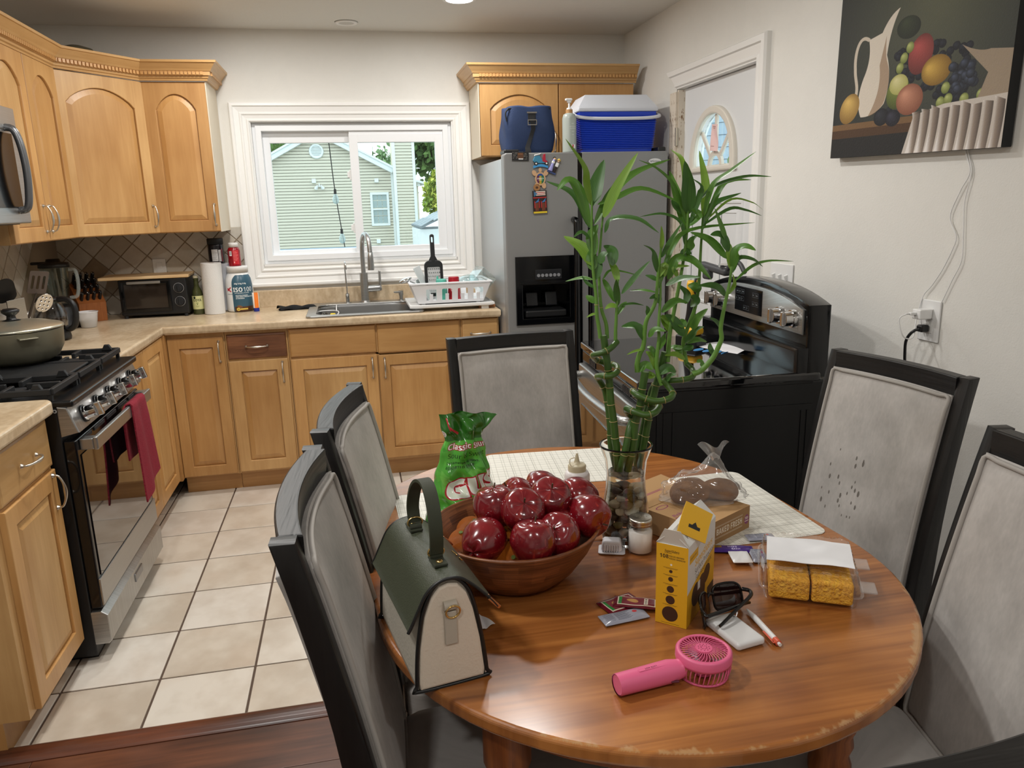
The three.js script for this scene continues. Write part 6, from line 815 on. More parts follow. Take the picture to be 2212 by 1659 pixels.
// ---------- fruit bowl ----------
{
  const bx = -1.422, bz = 3.315, b = T('fruit_bowl', 'round wooden fruit bowl full of red apples', 'bowl', [bx, TY + .0004, bz]);
  M('bowl', lathe([[0, 0], [.08, 0], [.09, .004], [.12, .03], [.146, .068], [.165, .106], [.166, .111], [.16, .111], [.14, .07], [.114, .034], [.085, .014], [0, .01]], 64), mat('#ffffff', .35, { map: (() => { const t = tex(512, 256, (u, v) => { const r = Math.floor(v * 7), k = Math.floor(u * 18 + (r % 2) * .5), o = hash(k, r, 4), g = fbm(u, v, 20, 60, 44, 4); return mix([156, 98, 58], [82, 44, 24], Math.max(0, Math.min(1, o * .6 + (g - .5) * 1.2 + .2))); }, 1); return t; })() }), b);
  const prof = []; for (let i = 0; i <= 26; i++) { const t = i / 26, a = t * PI; let r = Math.sin(a) * (1 - .14 * (1 - t) * 0 - .12 * (1 - Math.cos(a)) / 2 * 0), y = -Math.cos(a); r *= 1 + .06 * y; if (y > .6) y -= Math.pow((y - .6) / .4, 2) * .22; if (y < -.75) y += Math.pow((-.75 - y) / .25, 2) * .16; prof.push([Math.max(0, r), y * 1.05]); }
  const ag = lathe(prof, 36), ap = ag.attributes.position; for (let i = 0; i < ap.count; i++) { const x = ap.getX(i), y = ap.getY(i), z = ap.getZ(i), a = Math.atan2(z, x), k = y < -.3 ? (-.3 - y) * .09 : y > .5 ? (y - .5) * .07 : 0, s = (1 + k * Math.cos(5 * a)) * (y < 0 ? 1 + y * .14 : 1); ap.setXYZ(i, x * s, y + k * .8 * Math.cos(5 * a), z * s); } const AG = smooth(mergeVertices(ag, 1e-4).toNonIndexed ? ag : ag, 1.5); AG.scale(.0425, .0465, .0425);
  const apT = [0, 1, 2].map((k) => tex(256, 128, (u, v) => { const s = fbm(u, v, 40, 3, 100 + k, 3), b2 = fbm(u, v, 4, 3, 110 + k, 3), sp = hash(Math.floor(u * 128), Math.floor(v * 64), 5 + k); let c = mix([138, 18, 28], [84, 10, 22], b2); if (s > .58 && b2 > .45) c = mix(c, [184, 58, 40], (s - .58) * 2.4); if (sp > .985) c = mix(c, [190, 120, 110], .35);  return c; }, 1)), aM = apT.map((t) => mat('#ffffff', .2, { map: t, clearcoat: .8, clearcoatRoughness: .08 }));
  const stem = mat('#4a3520', .7);
  [[-1.461, .9, 3.319, -.15, .3, .1], [-1.402, .883, 3.25, -.5, .2, .9], [-1.343, .885, 3.226, -.5, 0, 1.2], [-1.35, .903, 3.315, -.6, .5, 1.25], [-1.275, .876, 3.256, -.4, .1, 1.4], [-1.285, .878, 3.352, 1.95, .1, -.5], [-1.416, .904, 3.36, -.5, .5, 1.3], [-1.413, .872, 3.432, -.1, .2, -.08], [-1.497, .866, 3.39, -.3, .3, -1.25], [-1.358, .866, 3.402, .75, 0, .45], [-1.333, .852, 3.335, .2, .1, -.6]].forEach(([x, y, z, rx, ry, rz], i) => {
    const a = T('apple', ['dark red apple in the wooden bowl leaning against the candy bag', 'deep red apple wedged at the back of the bowl', 'purple red apple at the back of the bowl near the squeeze bottle', 'red apple with a yellow flush high in the pile', 'purple apple resting on the bowl rim beside the vase', 'red apple showing its open base beside the glass vase', 'bright red apple on top of the pile', 'upright tall red apple at the front of the bowl', 'round dark red apple beside the handbag flap', 'dark purple apple with a stem low in the bowl', 'small glimpse of red apple between the other apples'][i], 'apple', [x, y, z], 0, 'apples in the bowl');
    a.rotation.set(rx, ry * 3, rz); M('flesh', AG, aM[i % 3], a); M('stem', vtube([[0, .026, 0], [.002, .036, .001], [.006, .048, .002]], .0016, 8, 6), stem, a);
  });
  const og = sph(.031, 28, 20); og.scale(1, .92, 1); const om = mat('#d8741a', .38, { bumpMap: bumpNoise, bumpScale: .004 });
  [[-1.526, .838, 3.33, 'orange beside the handbag flap'], [-1.448, .842, 3.345, 'orange between the round and the upright apple'], [-1.452, .832, 3.402, 'orange at the front rim showing its green stem mark'], [-1.5, .83, 3.26, 'orange under the candy bag'], [-1.385, .826, 3.385, 'orange under the upright apple']].forEach(([x, y, z, l], i) => { const o = T('orange', l + ' in the wooden bowl', 'orange', [x, y, z], 0, 'oranges in the bowl'); M('peel', og, om, o); M('stem_mark', mv(cyl(.003, .004, .002, 8), 0, .0285, 0), mat('#5a6a2a', .8), o); o.rotation.set(i === 2 ? .9 : .3, i, .2); });
}
// ---------- glass vase with bamboo ----------
{
  const vx = -1.157, vz = 3.215;
  const v = T('glass_vase', 'flared clear glass vase holding bamboo and river stones', 'vase', [vx, TY + .0005, vz]);
  M('glass', lathe([[0, 0], [.046, 0], [.05, .004], [.052, .03], [.05, .07], [.043, .12], [.041, .15], [.045, .185], [.055, .213], [.0565, .217], [.0545, .219], [.052, .214], [.042, .186], [.038, .15], [.04, .12], [.047, .07], [.049, .03], [.047, .008], [0, .008]], 64), mat('#fdfefd', .0, { transmission: 1, thickness: .003, ior: 1.45 }), v);
  const w = M('water', lathe([[0, .0085], [.0468, .0085], [.0488, .03], [.0468, .07], [.0398, .12], [.0378, .15], [.0383, .158], [0, .158]], 48), mat('#fbfdf8', 0, { transmission: 1, thickness: .05, ior: 1.33 })); w.position.set(vx, TY + .0005, vz); tag(w, 'clear water filling the glass vase', 'water');
  const pm = ['#c8b498', '#9a8870', '#d9cfbe', '#7a6a5a', '#5a544e', '#a99a68', '#e6dfd0', '#4a443e', '#8a7a62'].map((c) => mat(c, .35)), pg = [sph(1, 12, 9), sph(1, 12, 9)].map((g, k) => { const p = g.attributes.position; for (let i = 0; i < p.count; i++) { const x = p.getX(i), y = p.getY(i), z = p.getZ(i), s = 1 + .12 * Math.sin(3 * x + k * 2) * Math.cos(2.5 * z) + .07 * Math.sin(5 * y + k); p.setXYZ(i, x * s, y * s, z * s); } g.computeVertexNormals(); return g; });
  const rAt = (y) => y < .07 ? .046 : y < .12 ? .046 - (y - .07) * .14 : .0385;
  let n = 0; for (let layer = 0; layer < 8; layer++) { const y = .02 + layer * .0145; for (let i = 0; i < 8; i++) { const a = i / 8 * 2 * PI + layer * .37, s = rr(.0095, .0135), R = rAt(y) - s * 1.12; const m = M('river_stone', pg[n % 2], pm[Math.floor(hash(n, 4, 6) * 9)]); m.position.set(vx + Math.cos(a) * R, TY + y, vz + Math.sin(a) * R); m.scale.set(s * rr(.95, 1.15), s * rr(.6, .8), s * rr(.85, 1.1)); m.rotation.set(rr(-.4, .4), rr(0, 3), rr(-.4, .4)); tag(m, 'smooth river stone in the glass vase', 'stone', 'river stones in the vase'); n++; } }
  const gA = mat('#ffffff', .38, { map: tex(64, 256, (u, vv) => { const s = fbm(u, vv, 12, 6, 120, 3); return mix([74, 104, 38], [44, 76, 26], s); }, 1) }), ringM = mat('#a3925e', .7), shootM = mat('#5f8a36', .42);
  const leafT = (a, b, k) => tex(128, 128, (u, vv) => { const st = Math.sin(u * 6.28 * 9) * .5 + .5, n = fbm(u, vv, 30, 4, k, 3); return mix(a, b, Math.max(0, Math.min(1, st * .45 + n * .6))); }, 1);
  const leafM = [leafT([110, 156, 58], [64, 112, 36], 130), leafT([82, 126, 50], [46, 88, 34], 131), leafT([150, 180, 66], [90, 136, 42], 132)].map((t) => mat('#ffffff', .42, { map: t, side: THREE.DoubleSide, transmission: .18, thickness: 0 }));
  const leaf = (pts, wd) => { const c = curve(pts), N = 14, P = [], UV = [], I = [], up = V3(0, 1, 0); for (let i = 0; i <= N; i++) { const t = i / N, p = c.getPoint(t), tg = c.getTangent(t), s = V3().crossVectors(tg, up).addScaledVector(V3(.345, 0, -.938).cross(tg), .9).normalize(), nn = V3().crossVectors(s, tg).normalize(), w2 = wd * .5 * Math.pow(Math.sin(PI * Math.min(.999, Math.pow(t, .75) * .93 + .04)), .8) * (t > .97 ? .35 : 1); for (let j = -2; j <= 2; j++) { const q = p.clone().addScaledVector(s, w2 * j / 2).addScaledVector(nn, Math.abs(j) * w2 * .12); P.push(q.x, q.y, q.z); UV.push((j + 2) / 4, t); } } for (let i = 0; i < N; i++) for (let j = 0; j < 4; j++) { const a = i * 5 + j, b = a + 5; I.push(a, b, a + 1, b, b + 1, a + 1); } return bufg(P, I, UV); };
  const lab = ['straight cut bamboo stalk at the left of the vase with two leafy shoots', 'thin curled bamboo stalk winding around the left stalk', 'thick straight bamboo stalk with a cut top in the middle', 'bamboo stalk curling in wide loops around the middle stalk', 'straight bamboo stalk behind with tall upright leaves', 'long curled bamboo stalk leaning out over the black range'];
  BAMBOO.forEach(([stems, leaves], k) => {
    const t = T('bamboo_stalk', lab[k], 'plant', [0, 0, 0], 0, 'lucky bamboo in the vase');
    stems.forEach(([p, r0, r1], i) => {
      const m = M(i ? 'shoot' : 'cane', vtube(p, (s) => r0 + (r1 - r0) * s, Math.max(30, p.length * 12), 12), i ? shootM : gA, t), c = curve(p), L = c.getLength(), nn = Math.floor(L / (i ? .06 : .035)), gs = [];
      if (!i || k < 2) for (let q = 1; q < nn; q++) { const s = q / nn; if (i && s > .3) break; const P = c.getPointAt(s), g = new THREE.TorusGeometry(r0 + (r1 - r0) * s + .0002, .0008, 6, 18); g.lookAt(c.getTangentAt(s)); g.translate(P.x, P.y, P.z); gs.push(g); }
      if (gs.length) M('node_ring', gs, ringM, m);
    });
    leaves.forEach(([p, wd], i) => M('leaf', leaf(p, wd * 1.05), leafM[(i * 7 + k * 3) % 5 === 0 ? 2 : (i + k) % 2], t));
  });
}
// ---------- small things on the table ----------
const cardboard = mat('#ffffff', .85, { map: tex(128, 128, (u, v) => { const n = fbm(u, v, 40, 40, 140, 3); return mix([186, 148, 104], [166, 128, 86], n); }, .2) });
const clearFilm = mat('#ffffff', .12, { transmission: .93, thickness: 0, ior: 1.5 });
{ // handbag: tapered body, arched flap, top handle
  const green = mat('#3b402f', .42, { bumpMap: bumpNoise, bumpScale: .0006 }), cream = mat('#d9cbb9', .5, { bumpMap: bumpNoise, bumpScale: .0005 }), greyL = mat('#b9b2a4', .5, { bumpMap: bumpNoise, bumpScale: .0005 }), edge = mat('#121212', .4);
  const h = T('handbag', 'cream handbag with olive green flap and handle on the table edge', 'handbag', [-1.613, TY + .0005, 3.52], .18), L = .118;
  const prof = [[-.054, .0], [.054, 0], [.056, .012], [.05, .07], [.04, .125], [.03, .155], [.016, .172], [0, .176], [-.016, .172], [-.03, .155], [-.042, .125], [-.052, .07], [-.056, .012]];
  M('bag_body', [mv(ext(shp(prof), L * 2 - .006), 0, 0, -L + .003)], greyL, h);
  for (const s of [-1, 1]) {
    const g = M('gusset', mv(ext(shp(prof.map(([x, y]) => [x * .94, .004 + y * .95])), .003, .004, .004, 2), 0, 0, s > 0 ? L - .003 : -L - .002), cream, h);
    M('edge_piping', tube(prof.map(([x, y]) => [x, y + .002, s * (L + .001)]), .0032, 120, 8, true), edge, g);
    if (s > 0) { M('hang_tab', [mv(box(.02, .055, .004, .0018), .0, .1, L + .006), mv(cyl(.008, .008, .02, 14), 0, .137, L + .005, 0, 0, PI / 2)], mat('#b5ab9c', .5), g); M('d_ring', mv(new THREE.TorusGeometry(.011, .0016, 8, 24), .003, .128, L + .011, .2), gold, g); }
  }
  const fl = [[-.066, .108], [-.06, .118], [-.048, .142], [-.036, .164], [-.02, .178], [0, .183], [.018, .18], [.034, .168], [.05, .152], [.066, .134], [.076, .12]], fc = curve(fl.map(([x, y]) => [x, y, 0]));
  const F = M('flap', sheet((u, v) => { const p = fc.getPoint(1 - u), e = 1 - .04 * Math.pow(Math.abs(2 * v - 1), 2), tip = u < .5 ? 0 : 0; return [p.x, p.y, (v - .5) * (2 * L + .012) * (u < .08 ? .97 : 1)]; }, .0035, 40, 12), green, h);
  M('flap_edge', [-1, 1].map((s) => tube(fl.map(([x, y]) => [x, y - .002, s * (L + .006)]), .0026, 60, 6)), edge, F);
  for (const s of [-1, 1]) M('gold_corner', mv(box(.026, .006, .012, .001), .071, .125, s * (L + .002), 0, 0, -.85), mat('#c98f62', .2, { metalness: 1 }), F);
  M('monogram', [tube([[.045, .1605, -.004], [.052, .1535, .0], [.05, .1555, .006]], .0012, 12, 6), tube([[.054, .151, .006], [.058, .147, .01], [.053, .152, .013]], .0012, 12, 6)], gold, F);
  const hz = .062, arc = [[0, .196, -hz], [0, .225, -hz - .006], [.002, .262, -hz + .012], [.004, .285, -.018], [.004, .288, .02], [.002, .266, hz - .012], [0, .228, hz + .004], [0, .196, hz]], hc = curve(arc);
  const H = M('handle', sheet((u, v) => { const p = hc.getPoint(v); return [p.x + (u - .5) * .021, p.y, p.z]; }, .005, 4, 50), green, h); H.material = green.clone(); H.material.side = THREE.DoubleSide;
  for (const s of [-1, 1]) { M('ring', mv(new THREE.TorusGeometry(.0125, .0017, 8, 24).scale(1, .75, 1), 0, .197, s * hz, 0, 0), gold, h); const tab = M('tab', [mv(box(.022, .005, .04, .002), 0, .1855, s * (hz + .008)), mv(cyl(.006, .006, .02, 12), 0, .19, s * hz - s * .002, 0, 0, PI / 2)], green, h); M('stud', mv(sph(.0055, 12, 8).scale(1, .5, 1), 0, .1885, s * (hz + .017)), gold, tab); }
}
{ // candy bag
  const t = T('candy_bag', 'torn green plastic candy bag standing behind the fruit bowl', 'candy bag', [-1.505, TY + .002, 3.12], .12);
  const art = canvasTex(1024, 1024, (c, w, h) => {
    c.fillStyle = '#54aa3a'; c.fillRect(0, 0, w, h); for (let i = 0; i < 160; i++) { c.fillStyle = ['#3f9230', '#6cbe48', '#2f7a2a', '#93d862'][i % 4]; c.globalAlpha = .35; c.beginPath(); const x = hash(i, 1, 9) * w, y = hash(i, 2, 9) * h; c.moveTo(x, y); c.lineTo(x + hash(i, 3, 9) * 160, y + 40); c.lineTo(x + 50, y + hash(i, 4, 9) * 170); c.fill(); } c.globalAlpha = 1;
    c.fillStyle = '#2c6a1e'; c.fillRect(0, 0, w, 210); c.fillStyle = '#144a16'; c.globalAlpha = .6; c.fillRect(0, 760, w, 264); c.globalAlpha = 1;
    c.save(); c.translate(330, -95); c.fillStyle = '#e6ece0'; c.beginPath(); c.ellipse(-30, 250, 50, 26, 0, 0, 7); c.fill(); c.fillStyle = '#b32030'; c.font = 'bold 17px sans-serif'; c.fillText('TROPICAL', -70, 248); c.fillText('FLAVORS', -66, 266);
    c.strokeStyle = '#f0f0ea'; c.fillStyle = '#f0f0ea'; c.lineWidth = 5; c.font = 'bold 58px sans-serif'; c.strokeStyle = '#9c1b25'; c.lineWidth = 10; c.strokeText('Classic Sour', 40, 370); c.fillText('Classic Sour', 40, 370); c.fillStyle = '#17361a'; c.font = '50px sans-serif'; c.fillText('Sour & Sweet', 50, 436); c.font = 'bold 27px sans-serif'; c.fillText('Caramelos Acidos', 46, 480); c.fillText('ASSORTED TRAY', 46, 514);
    c.font = 'bold 170px sans-serif'; c.lineWidth = 34; c.strokeStyle = '#b3202c'; c.save(); c.translate(80, 740); c.rotate(-.12); c.strokeText('GUST', 0, 0); c.lineWidth = 16; c.strokeStyle = '#f2f2ea'; c.strokeText('GUST', 0, 0); c.fillStyle = '#e6f0dc'; c.fillText('GUST', 0, 0); c.restore(); c.strokeStyle = '#c22b3a'; c.lineWidth = 16; c.beginPath(); c.moveTo(40, 120); c.quadraticCurveTo(60, 170, 70, 220); c.moveTo(70, 190); c.lineTo(130, 250); c.stroke(); c.restore();
    c.fillStyle = '#e4e8e2'; c.beginPath(); c.moveTo(120, 440); c.lineTo(250, 420); c.lineTo(240, 560); c.lineTo(130, 540); c.fill(); c.fillStyle = '#b32a48'; c.font = 'bold 40px serif'; c.fillText('NAVAJA', 122, 500); c.fillStyle = '#dfe6de'; c.fillRect(140, 600, 120, 220); c.fillStyle = '#333'; for (let i = 0; i < 9; i++) c.fillRect(150, 616 + i * 20, 60 + (i * 23) % 40, 4); c.font = 'bold 26px sans-serif'; c.fillText('45', 214, 650);
  });
  M('pouch', surf((u, v) => { const a = (.75 - u) * 2 * PI, c = Math.cos(a), s = Math.sin(a), neck = v < .8 ? Math.pow(v / .8, 1.5) : 1 - (v - .8) * 1.6, w = .084 * (1 - .5 * neck) * (v < .05 ? .85 + v * 3 : 1), d = .052 * (1 - .9 * Math.pow(v, .9)) * (v < .05 ? .7 + v * 6 : 1), cr = (.0028 * Math.sin(a * 5 + v * 17) + .0035 * Math.sin(a * 9 - v * 29 + 2 * Math.sin(v * 9))) * Math.abs(s) + .0016 * Math.sin(v * 37); return [c * (w + cr) + .022 * v + (v > .86 ? .02 * (v - .86) * 7 * Math.max(0, c) : 0), v * .284 - (v > .86 ? .012 * (v - .86) * 7 * Math.max(0, c) : 0), s * (d + cr * 1.3) + (v > .85 ? .005 * Math.sin(c * 7) : 0) - .012 * v]; }, 96, 60), mat('#ffffff', .18, { map: art, side: THREE.DoubleSide, clearcoat: .6, clearcoatRoughness: .1 }), t);
  t.children[0].rotation.y = 0;
}
{ const t = T('squeeze_bottle', 'small white squeeze bottle with pointed tip behind the bowl', 'bottle', [-1.2, TY + .0018, 2.995]); M('bottle_body', lathe([[0, 0], [.029, 0], [.031, .003], [.031, .074], [.027, .083], [.02, .086], [0, .086]], 36), mat('#e2dcdc', .35), t); M('cap', lathe([[.022, .084], [.022, .098], [.019, .102], [.008, .103], [.006, .11], [.0025, .128], [0, .128]], 28), mat('#d8cdb0', .4, { transmission: .3, thickness: 0 }), t); M('cap_leash', tube([[-.006, .118, 0], [-.018, .116, .004], [-.02, .106, .008], [-.016, .1, .01]], .0012), mat('#d8cdb0', .4), t);
  const b = T('small_carton', 'small open brown carton behind the apples', 'carton', [-1.275, TY + .0018, 3.03], -.3); M('carton_wall', [bb(-.028, .028, 0, .07, .02, .0215), bb(-.028, .028, 0, .055, -.0215, -.02), bb(-.028, -.0265, 0, .064, -.02, .02), bb(.0265, .028, 0, .072, -.02, .02), bb(-.028, .028, 0, .002, -.02, .02)], cardboard, b); tag(M('brown_egg', mv(sph(.018, 18, 12).scale(1, 1.25, 1), -1.278, TY + .059, 3.03), mat('#d9b48a', .5)), 'pale brown egg inside the small carton', 'egg'); M('carton_shelf', bb(-.026, .026, .03, .033, -.02, .02), cardboard, b); }
{ // cardboard bakery box with bread bag
  const t = T('bakery_box', 'flat brown cardboard bakery box reading baked fresh', 'box', [-.872, TY + .0018, 3.232], .505); // origin at the near right bottom corner; -x runs along the lettered face, -z back
  const lid = canvasTex(512, 480, (c, w, h) => { c.fillStyle = '#b08a5c'; c.fillRect(0, 0, w, h); c.strokeStyle = '#8a3a5a'; c.lineWidth = 6; c.strokeRect(14, 250, 300, 10); c.strokeRect(14, 272, 300, 4); c.fillStyle = '#8a3a6a'; c.font = 'italic bold 44px serif'; c.fillText('Bakery', 20, 232); c.beginPath(); c.ellipse(90, 60, 50, 24, 0, 0, 7); c.lineWidth = 8; c.stroke(); });
  const face = canvasTex(640, 150, (c, w, h) => { c.fillStyle = '#a07c52'; c.fillRect(0, 0, w, h); c.fillStyle = '#e8ddc8'; c.font = 'bold 54px sans-serif'; c.textAlign = 'right'; c.fillText('BAKED FRESH', 540, 96); c.textAlign = 'left'; for (let i = 0; i < 40; i++) { c.save(); c.translate(110 + i * 11, 36); c.rotate(.6); c.fillRect(0, 0, 3, 12); c.restore(); c.save(); c.translate(110 + i * 11, 108); c.rotate(.6); c.fillRect(0, 0, 3, 12); c.restore(); } c.fillStyle = '#8a4a72'; c.beginPath(); c.arc(600, 84, 32, 0, 7); c.fill(); c.fillStyle = '#e8ddc8'; c.font = 'bold 26px sans-serif'; c.fillText('100', 576, 84); c.fillRect(574, 92, 52, 5); });
  const pl = mat('#ffffff', .85, { map: lid }), pf = mat('#ffffff', .85, { map: face });
  M('box_body', bb(-.18, 0, 0, .053, -.145, 0), [cardboard, cardboard, pl, cardboard, pf, cardboard], t);
  M('lid_flap', mv(box(.17, .002, .1, .0008), -.09, .058, -.194, .1), pl, t);
  const y = TY + .0018 + .0535;
  const bread = (n, l, x, z, s, ry) => { const o = T('bread_roll', l, 'bread', [x, y, z], ry, 'bread rolls in the plastic bag'), g = sph(1, 28, 18), p = g.attributes.position; for (let i = 0; i < p.count; i++) { const a = p.getX(i), b = p.getY(i), c = p.getZ(i), k = 1 + .05 * Math.sin(5 * a + 2 * c) * Math.cos(4 * c); p.setXYZ(i, a * k * s[0], (b < -.5 ? -.5 + (b + .5) * .2 : b) * k * s[1] + s[1] * .62, c * k * s[2]); } g.computeVertexNormals(); M('crust', g, mat('#ffffff', .7, { map: tex(128, 128, (u, v) => { const m = fbm(u, v, 10, 10, 150, 4); return mix([184, 130, 76], [122, 78, 40], m); }, 1), bumpMap: bumpNoise, bumpScale: .0025 }), o); };
  bread('a', 'round golden bread roll in the plastic bag', -.985, 3.165, [.05, .03, .04], .3); bread('b', 'darker long bread roll in the plastic bag beside the carton edge', -.915, 3.175, [.042, .028, .03], -.5);
  const bg = T('plastic_bag', 'clear knotted plastic bag around the bread on the bakery box', 'plastic bag', [-.955, y - .001, 3.165], -.1); const g = sph(1, 44, 30), p = g.attributes.position; for (let i = 0; i < p.count; i++) { const a = p.getX(i), b = p.getY(i), c = p.getZ(i), n = 1 + .05 * Math.sin(9 * a + 6 * b) + .05 * Math.sin(13 * c - 7 * a) + .03 * Math.sin(23 * b + 11 * a), up = Math.max(0, b); let X = a * .098 * n, Y = (b < 0 ? b * .004 : b * .06 * n) + .006, Z = c * .062 * n; const k = Math.exp(-Math.pow((a - .3) / .25, 2) - Math.pow((c + .2) / .5, 2)) * up; Y += k * .04; p.setXYZ(i, X, Y, Z); } g.computeVertexNormals(); M('film', g, clearFilm, bg); M('knot', sheet((u, v) => [.032 + (u - .5) * (.014 + .06 * v), .085 + v * .036 + .005 * Math.sin(u * 9), -.018 + .01 * Math.sin(u * 8 + v * 4)], .0006, 14, 8), clearFilm, bg);
}
{ // yellow felt pad box: corner at N, narrow face to the left, wide face to the right
  const ry = Math.atan2(.124, .115), t = T('felt_pad_box', 'yellow and white box of furniture felt pads with torn top flap', 'box', [-1.181, TY + .0005, 3.582], ry - 0), W = .155, D = .056, H = .15;   // local +x along the wide face, -z along the narrow one
  const fr = canvasTex(560, 560, (c, w, h) => { c.fillStyle = '#dda81d'; c.fillRect(0, 0, w, h); c.fillStyle = '#d9d8d4'; c.beginPath(); c.moveTo(0, 60); c.lineTo(0, 330); c.lineTo(w, 210); c.lineTo(w, 0); c.lineTo(0, 0); c.fill(); c.fillStyle = '#dda81d'; c.fillRect(30, 70, 170, 60); c.font = 'italic bold 70px sans-serif'; c.save(); c.translate(140, 190); c.rotate(-.04); c.fillText('SuperSliders', 0, 0, 360); c.fillStyle = '#26221e'; c.font = '52px sans-serif'; c.fillText('Surface Protection', 0, 56, 400); c.fillText('Felt Assortment', 20, 110, 330); c.restore(); c.fillStyle = '#26221e'; c.font = '18px sans-serif'; c.fillText('REMOVES EASILY', 44, 106); c.fillStyle = '#3c2415'; for (const [x, y, rx, r2, a] of [[180, 400, 90, 80, .3], [300, 380, 80, 70, .2], [390, 350, 80, 60, -.3], [330, 440, 40, 60, .2], [250, 440, 40, 50, 0]]) { c.beginPath(); c.ellipse(x, y, rx, r2, a, 0, 7); c.fill(); } c.fillStyle = '#d8d2cc'; c.fillRect(210, 330, 50, 60); c.fillStyle = '#26221e'; c.fillRect(420, 470, 140, 90); });
  const sd = canvasTex(260, 700, (c, w, h) => { c.fillStyle = '#dda81d'; c.fillRect(0, 0, w, h); c.fillStyle = '#26180f'; c.font = 'italic bold 30px sans-serif'; c.fillText('SuperSliders', 66, 66, 120); c.fillRect(66, 72, 60, 3); c.font = 'bold 46px sans-serif'; c.fillText('108', 26, 120); c.font = 'bold 17px sans-serif'; c.fillText('PIECES BROWN', 104, 104); c.fillText('PIEZAS MARRON', 104, 124); c.fillStyle = '#e8e4da'; c.beginPath(); c.arc(124, 170, 9, 0, 7); c.fill(); [[228, 14], [296, 20], [384, 30], [478, 38], [602, 66]].forEach(([y, r]) => { c.fillStyle = '#3a2114'; c.beginPath(); c.arc(122, y, r, 0, 7); c.fill(); c.fillStyle = '#5a3f14'; c.fillRect(60, y - r - 16, 120, 3); c.fillRect(80, y - r - 9, 90, 2); }); c.fillStyle = '#5a3f14'; c.fillRect(50, 684, 150, 3); });
  const ye = mat('#dda81d', .5), wh = mat('#d9d8d4', .55), tex6 = (m) => m;
  M('carton', bb(0, W, 0, H, -D, 0), [ye, mat('#ffffff', .5, { map: sd }), wh, ye, mat('#ffffff', .5, { map: fr }), ye], t);
  const roof = (s) => { const g = sheet((u, v) => { const k = v; return [u * W, H + k * .026, s > 0 ? -k * D * .5 : -D + k * D * .5]; }, .0012, 6, 4); return g; };
  const rp = M('roof_panel', roof(1), mat('#ffffff', .55, { side: THREE.DoubleSide, map: canvasTex(320, 140, (c, w, h) => { c.fillStyle = '#d9d8d4'; c.fillRect(0, 0, w, h); c.fillStyle = '#26221e'; c.font = '34px sans-serif'; c.fillText('Felt Assortment', 40, 100); }) }), t); M('roof_panel', roof(-1), wh, t);
  t.updateMatrixWorld(); const q = [[-1.155, .955, 3.512], [-1.104, .924, 3.512], [-1.192, .922, 3.558], [-1.14, .893, 3.558]], fl = sheet((u, v) => [0, 1, 2].map((k) => (q[0][k] * (1 - u) + q[1][k] * u) * (1 - v) + (q[2][k] * (1 - u) + q[3][k] * u) * v + (k === 1 ? .004 * Math.sin(v * 3) : 0)), .0012, 8, 8); fl.applyMatrix4(t.matrixWorld.clone().invert());
  const fp = M('hang_flap', fl, mat('#ffffff', .5, { side: THREE.DoubleSide, map: canvasTex(128, 128, (c, w, h) => { c.fillStyle = '#e2ad22'; c.fillRect(0, 0, w, h); c.fillStyle = '#1d1a16'; c.fillRect(40, 30, 52, 12); c.beginPath(); c.moveTo(54, 42); c.lineTo(66, 56); c.lineTo(78, 42); c.fill(); }) }), t);
  M('end_flap', [sheet((u, v) => [.002 - v * .004, H + v * .028, -D + u * D * 1 + (.5 - u) * v * D * .5], .001, 4, 4)], mat('#c9c4b8', .6), t);
}
{ const t = T('salt_shaker', 'small glass jar mug shaker of salt with steel lid', 'shaker', [-1.147, TY + .0005, 3.278], .1);
  M('glass', lathe([[0, 0], [.024, 0], [.0265, .003], [.0268, .052], [.024, .06], [.022, .064], [.0205, .064], [.0225, .058], [.025, .05], [.0248, .004], [0, .003]], 36), mat('#ffffff', .02, { transmission: 1, thickness: 0 }), t); M('salt', lathe([[0, .0034], [.0244, .0045], [.0246, .047], [0, .049]], 28), mat('#e6e2dc', .9), t); M('lid', [lathe([[.0225, .062], [.0245, .062], [.0245, .066], [.0235, .067], [.0245, .069], [.0245, .073], [.0225, .078], [0, .0785]], 36), ...Array.from({ length: 9 }, (_, i) => mv(cyl(.0012, .0012, .0006, 6), Math.cos(i * 2.4) * .0045 * Math.sqrt(i), .0788, Math.sin(i * 2.4) * .0045 * Math.sqrt(i)))], satin, t); M('mug_handle', vtube([[-.024, .05, 0], [-.038, .05, 0], [-.043, .042, 0], [-.043, .022, 0], [-.038, .012, 0], [-.024, .012, 0]], .0035, 40, 10), mat('#ffffff', .02, { transmission: 1, thickness: 0 }), t);
  const b = T('butter_cup', 'small upturned white plastic portion cup', 'cup', [-1.204, TY + .0005, 3.262], -.35), P = (w, d, y) => [[-w, y, d], [w, y, d], [w, y, -d], [-w, y, -d]]; M('cup', [mv(ext(rrect(-.028, -.021, .028, .021, .006), .001, .0008), 0, .003, 0, PI / 2), (() => { const g = box(.042, .024, .03, .006, 3), p = g.attributes.position; for (let i = 0; i < p.count; i++) { const k = 1.08 - (p.getY(i) + .012) / .024 * .2; p.setXYZ(i, p.getX(i) * k, p.getY(i) + .0155, p.getZ(i) * k); } g.computeVertexNormals(); return g; })(), ...Array.from({ length: 7 }, (_, i) => mv(cyl(.0012, .001, .015, 6), -.015 + i * .005, .012, .0162, -.07))], mat('#dcdce2', .4), b); }
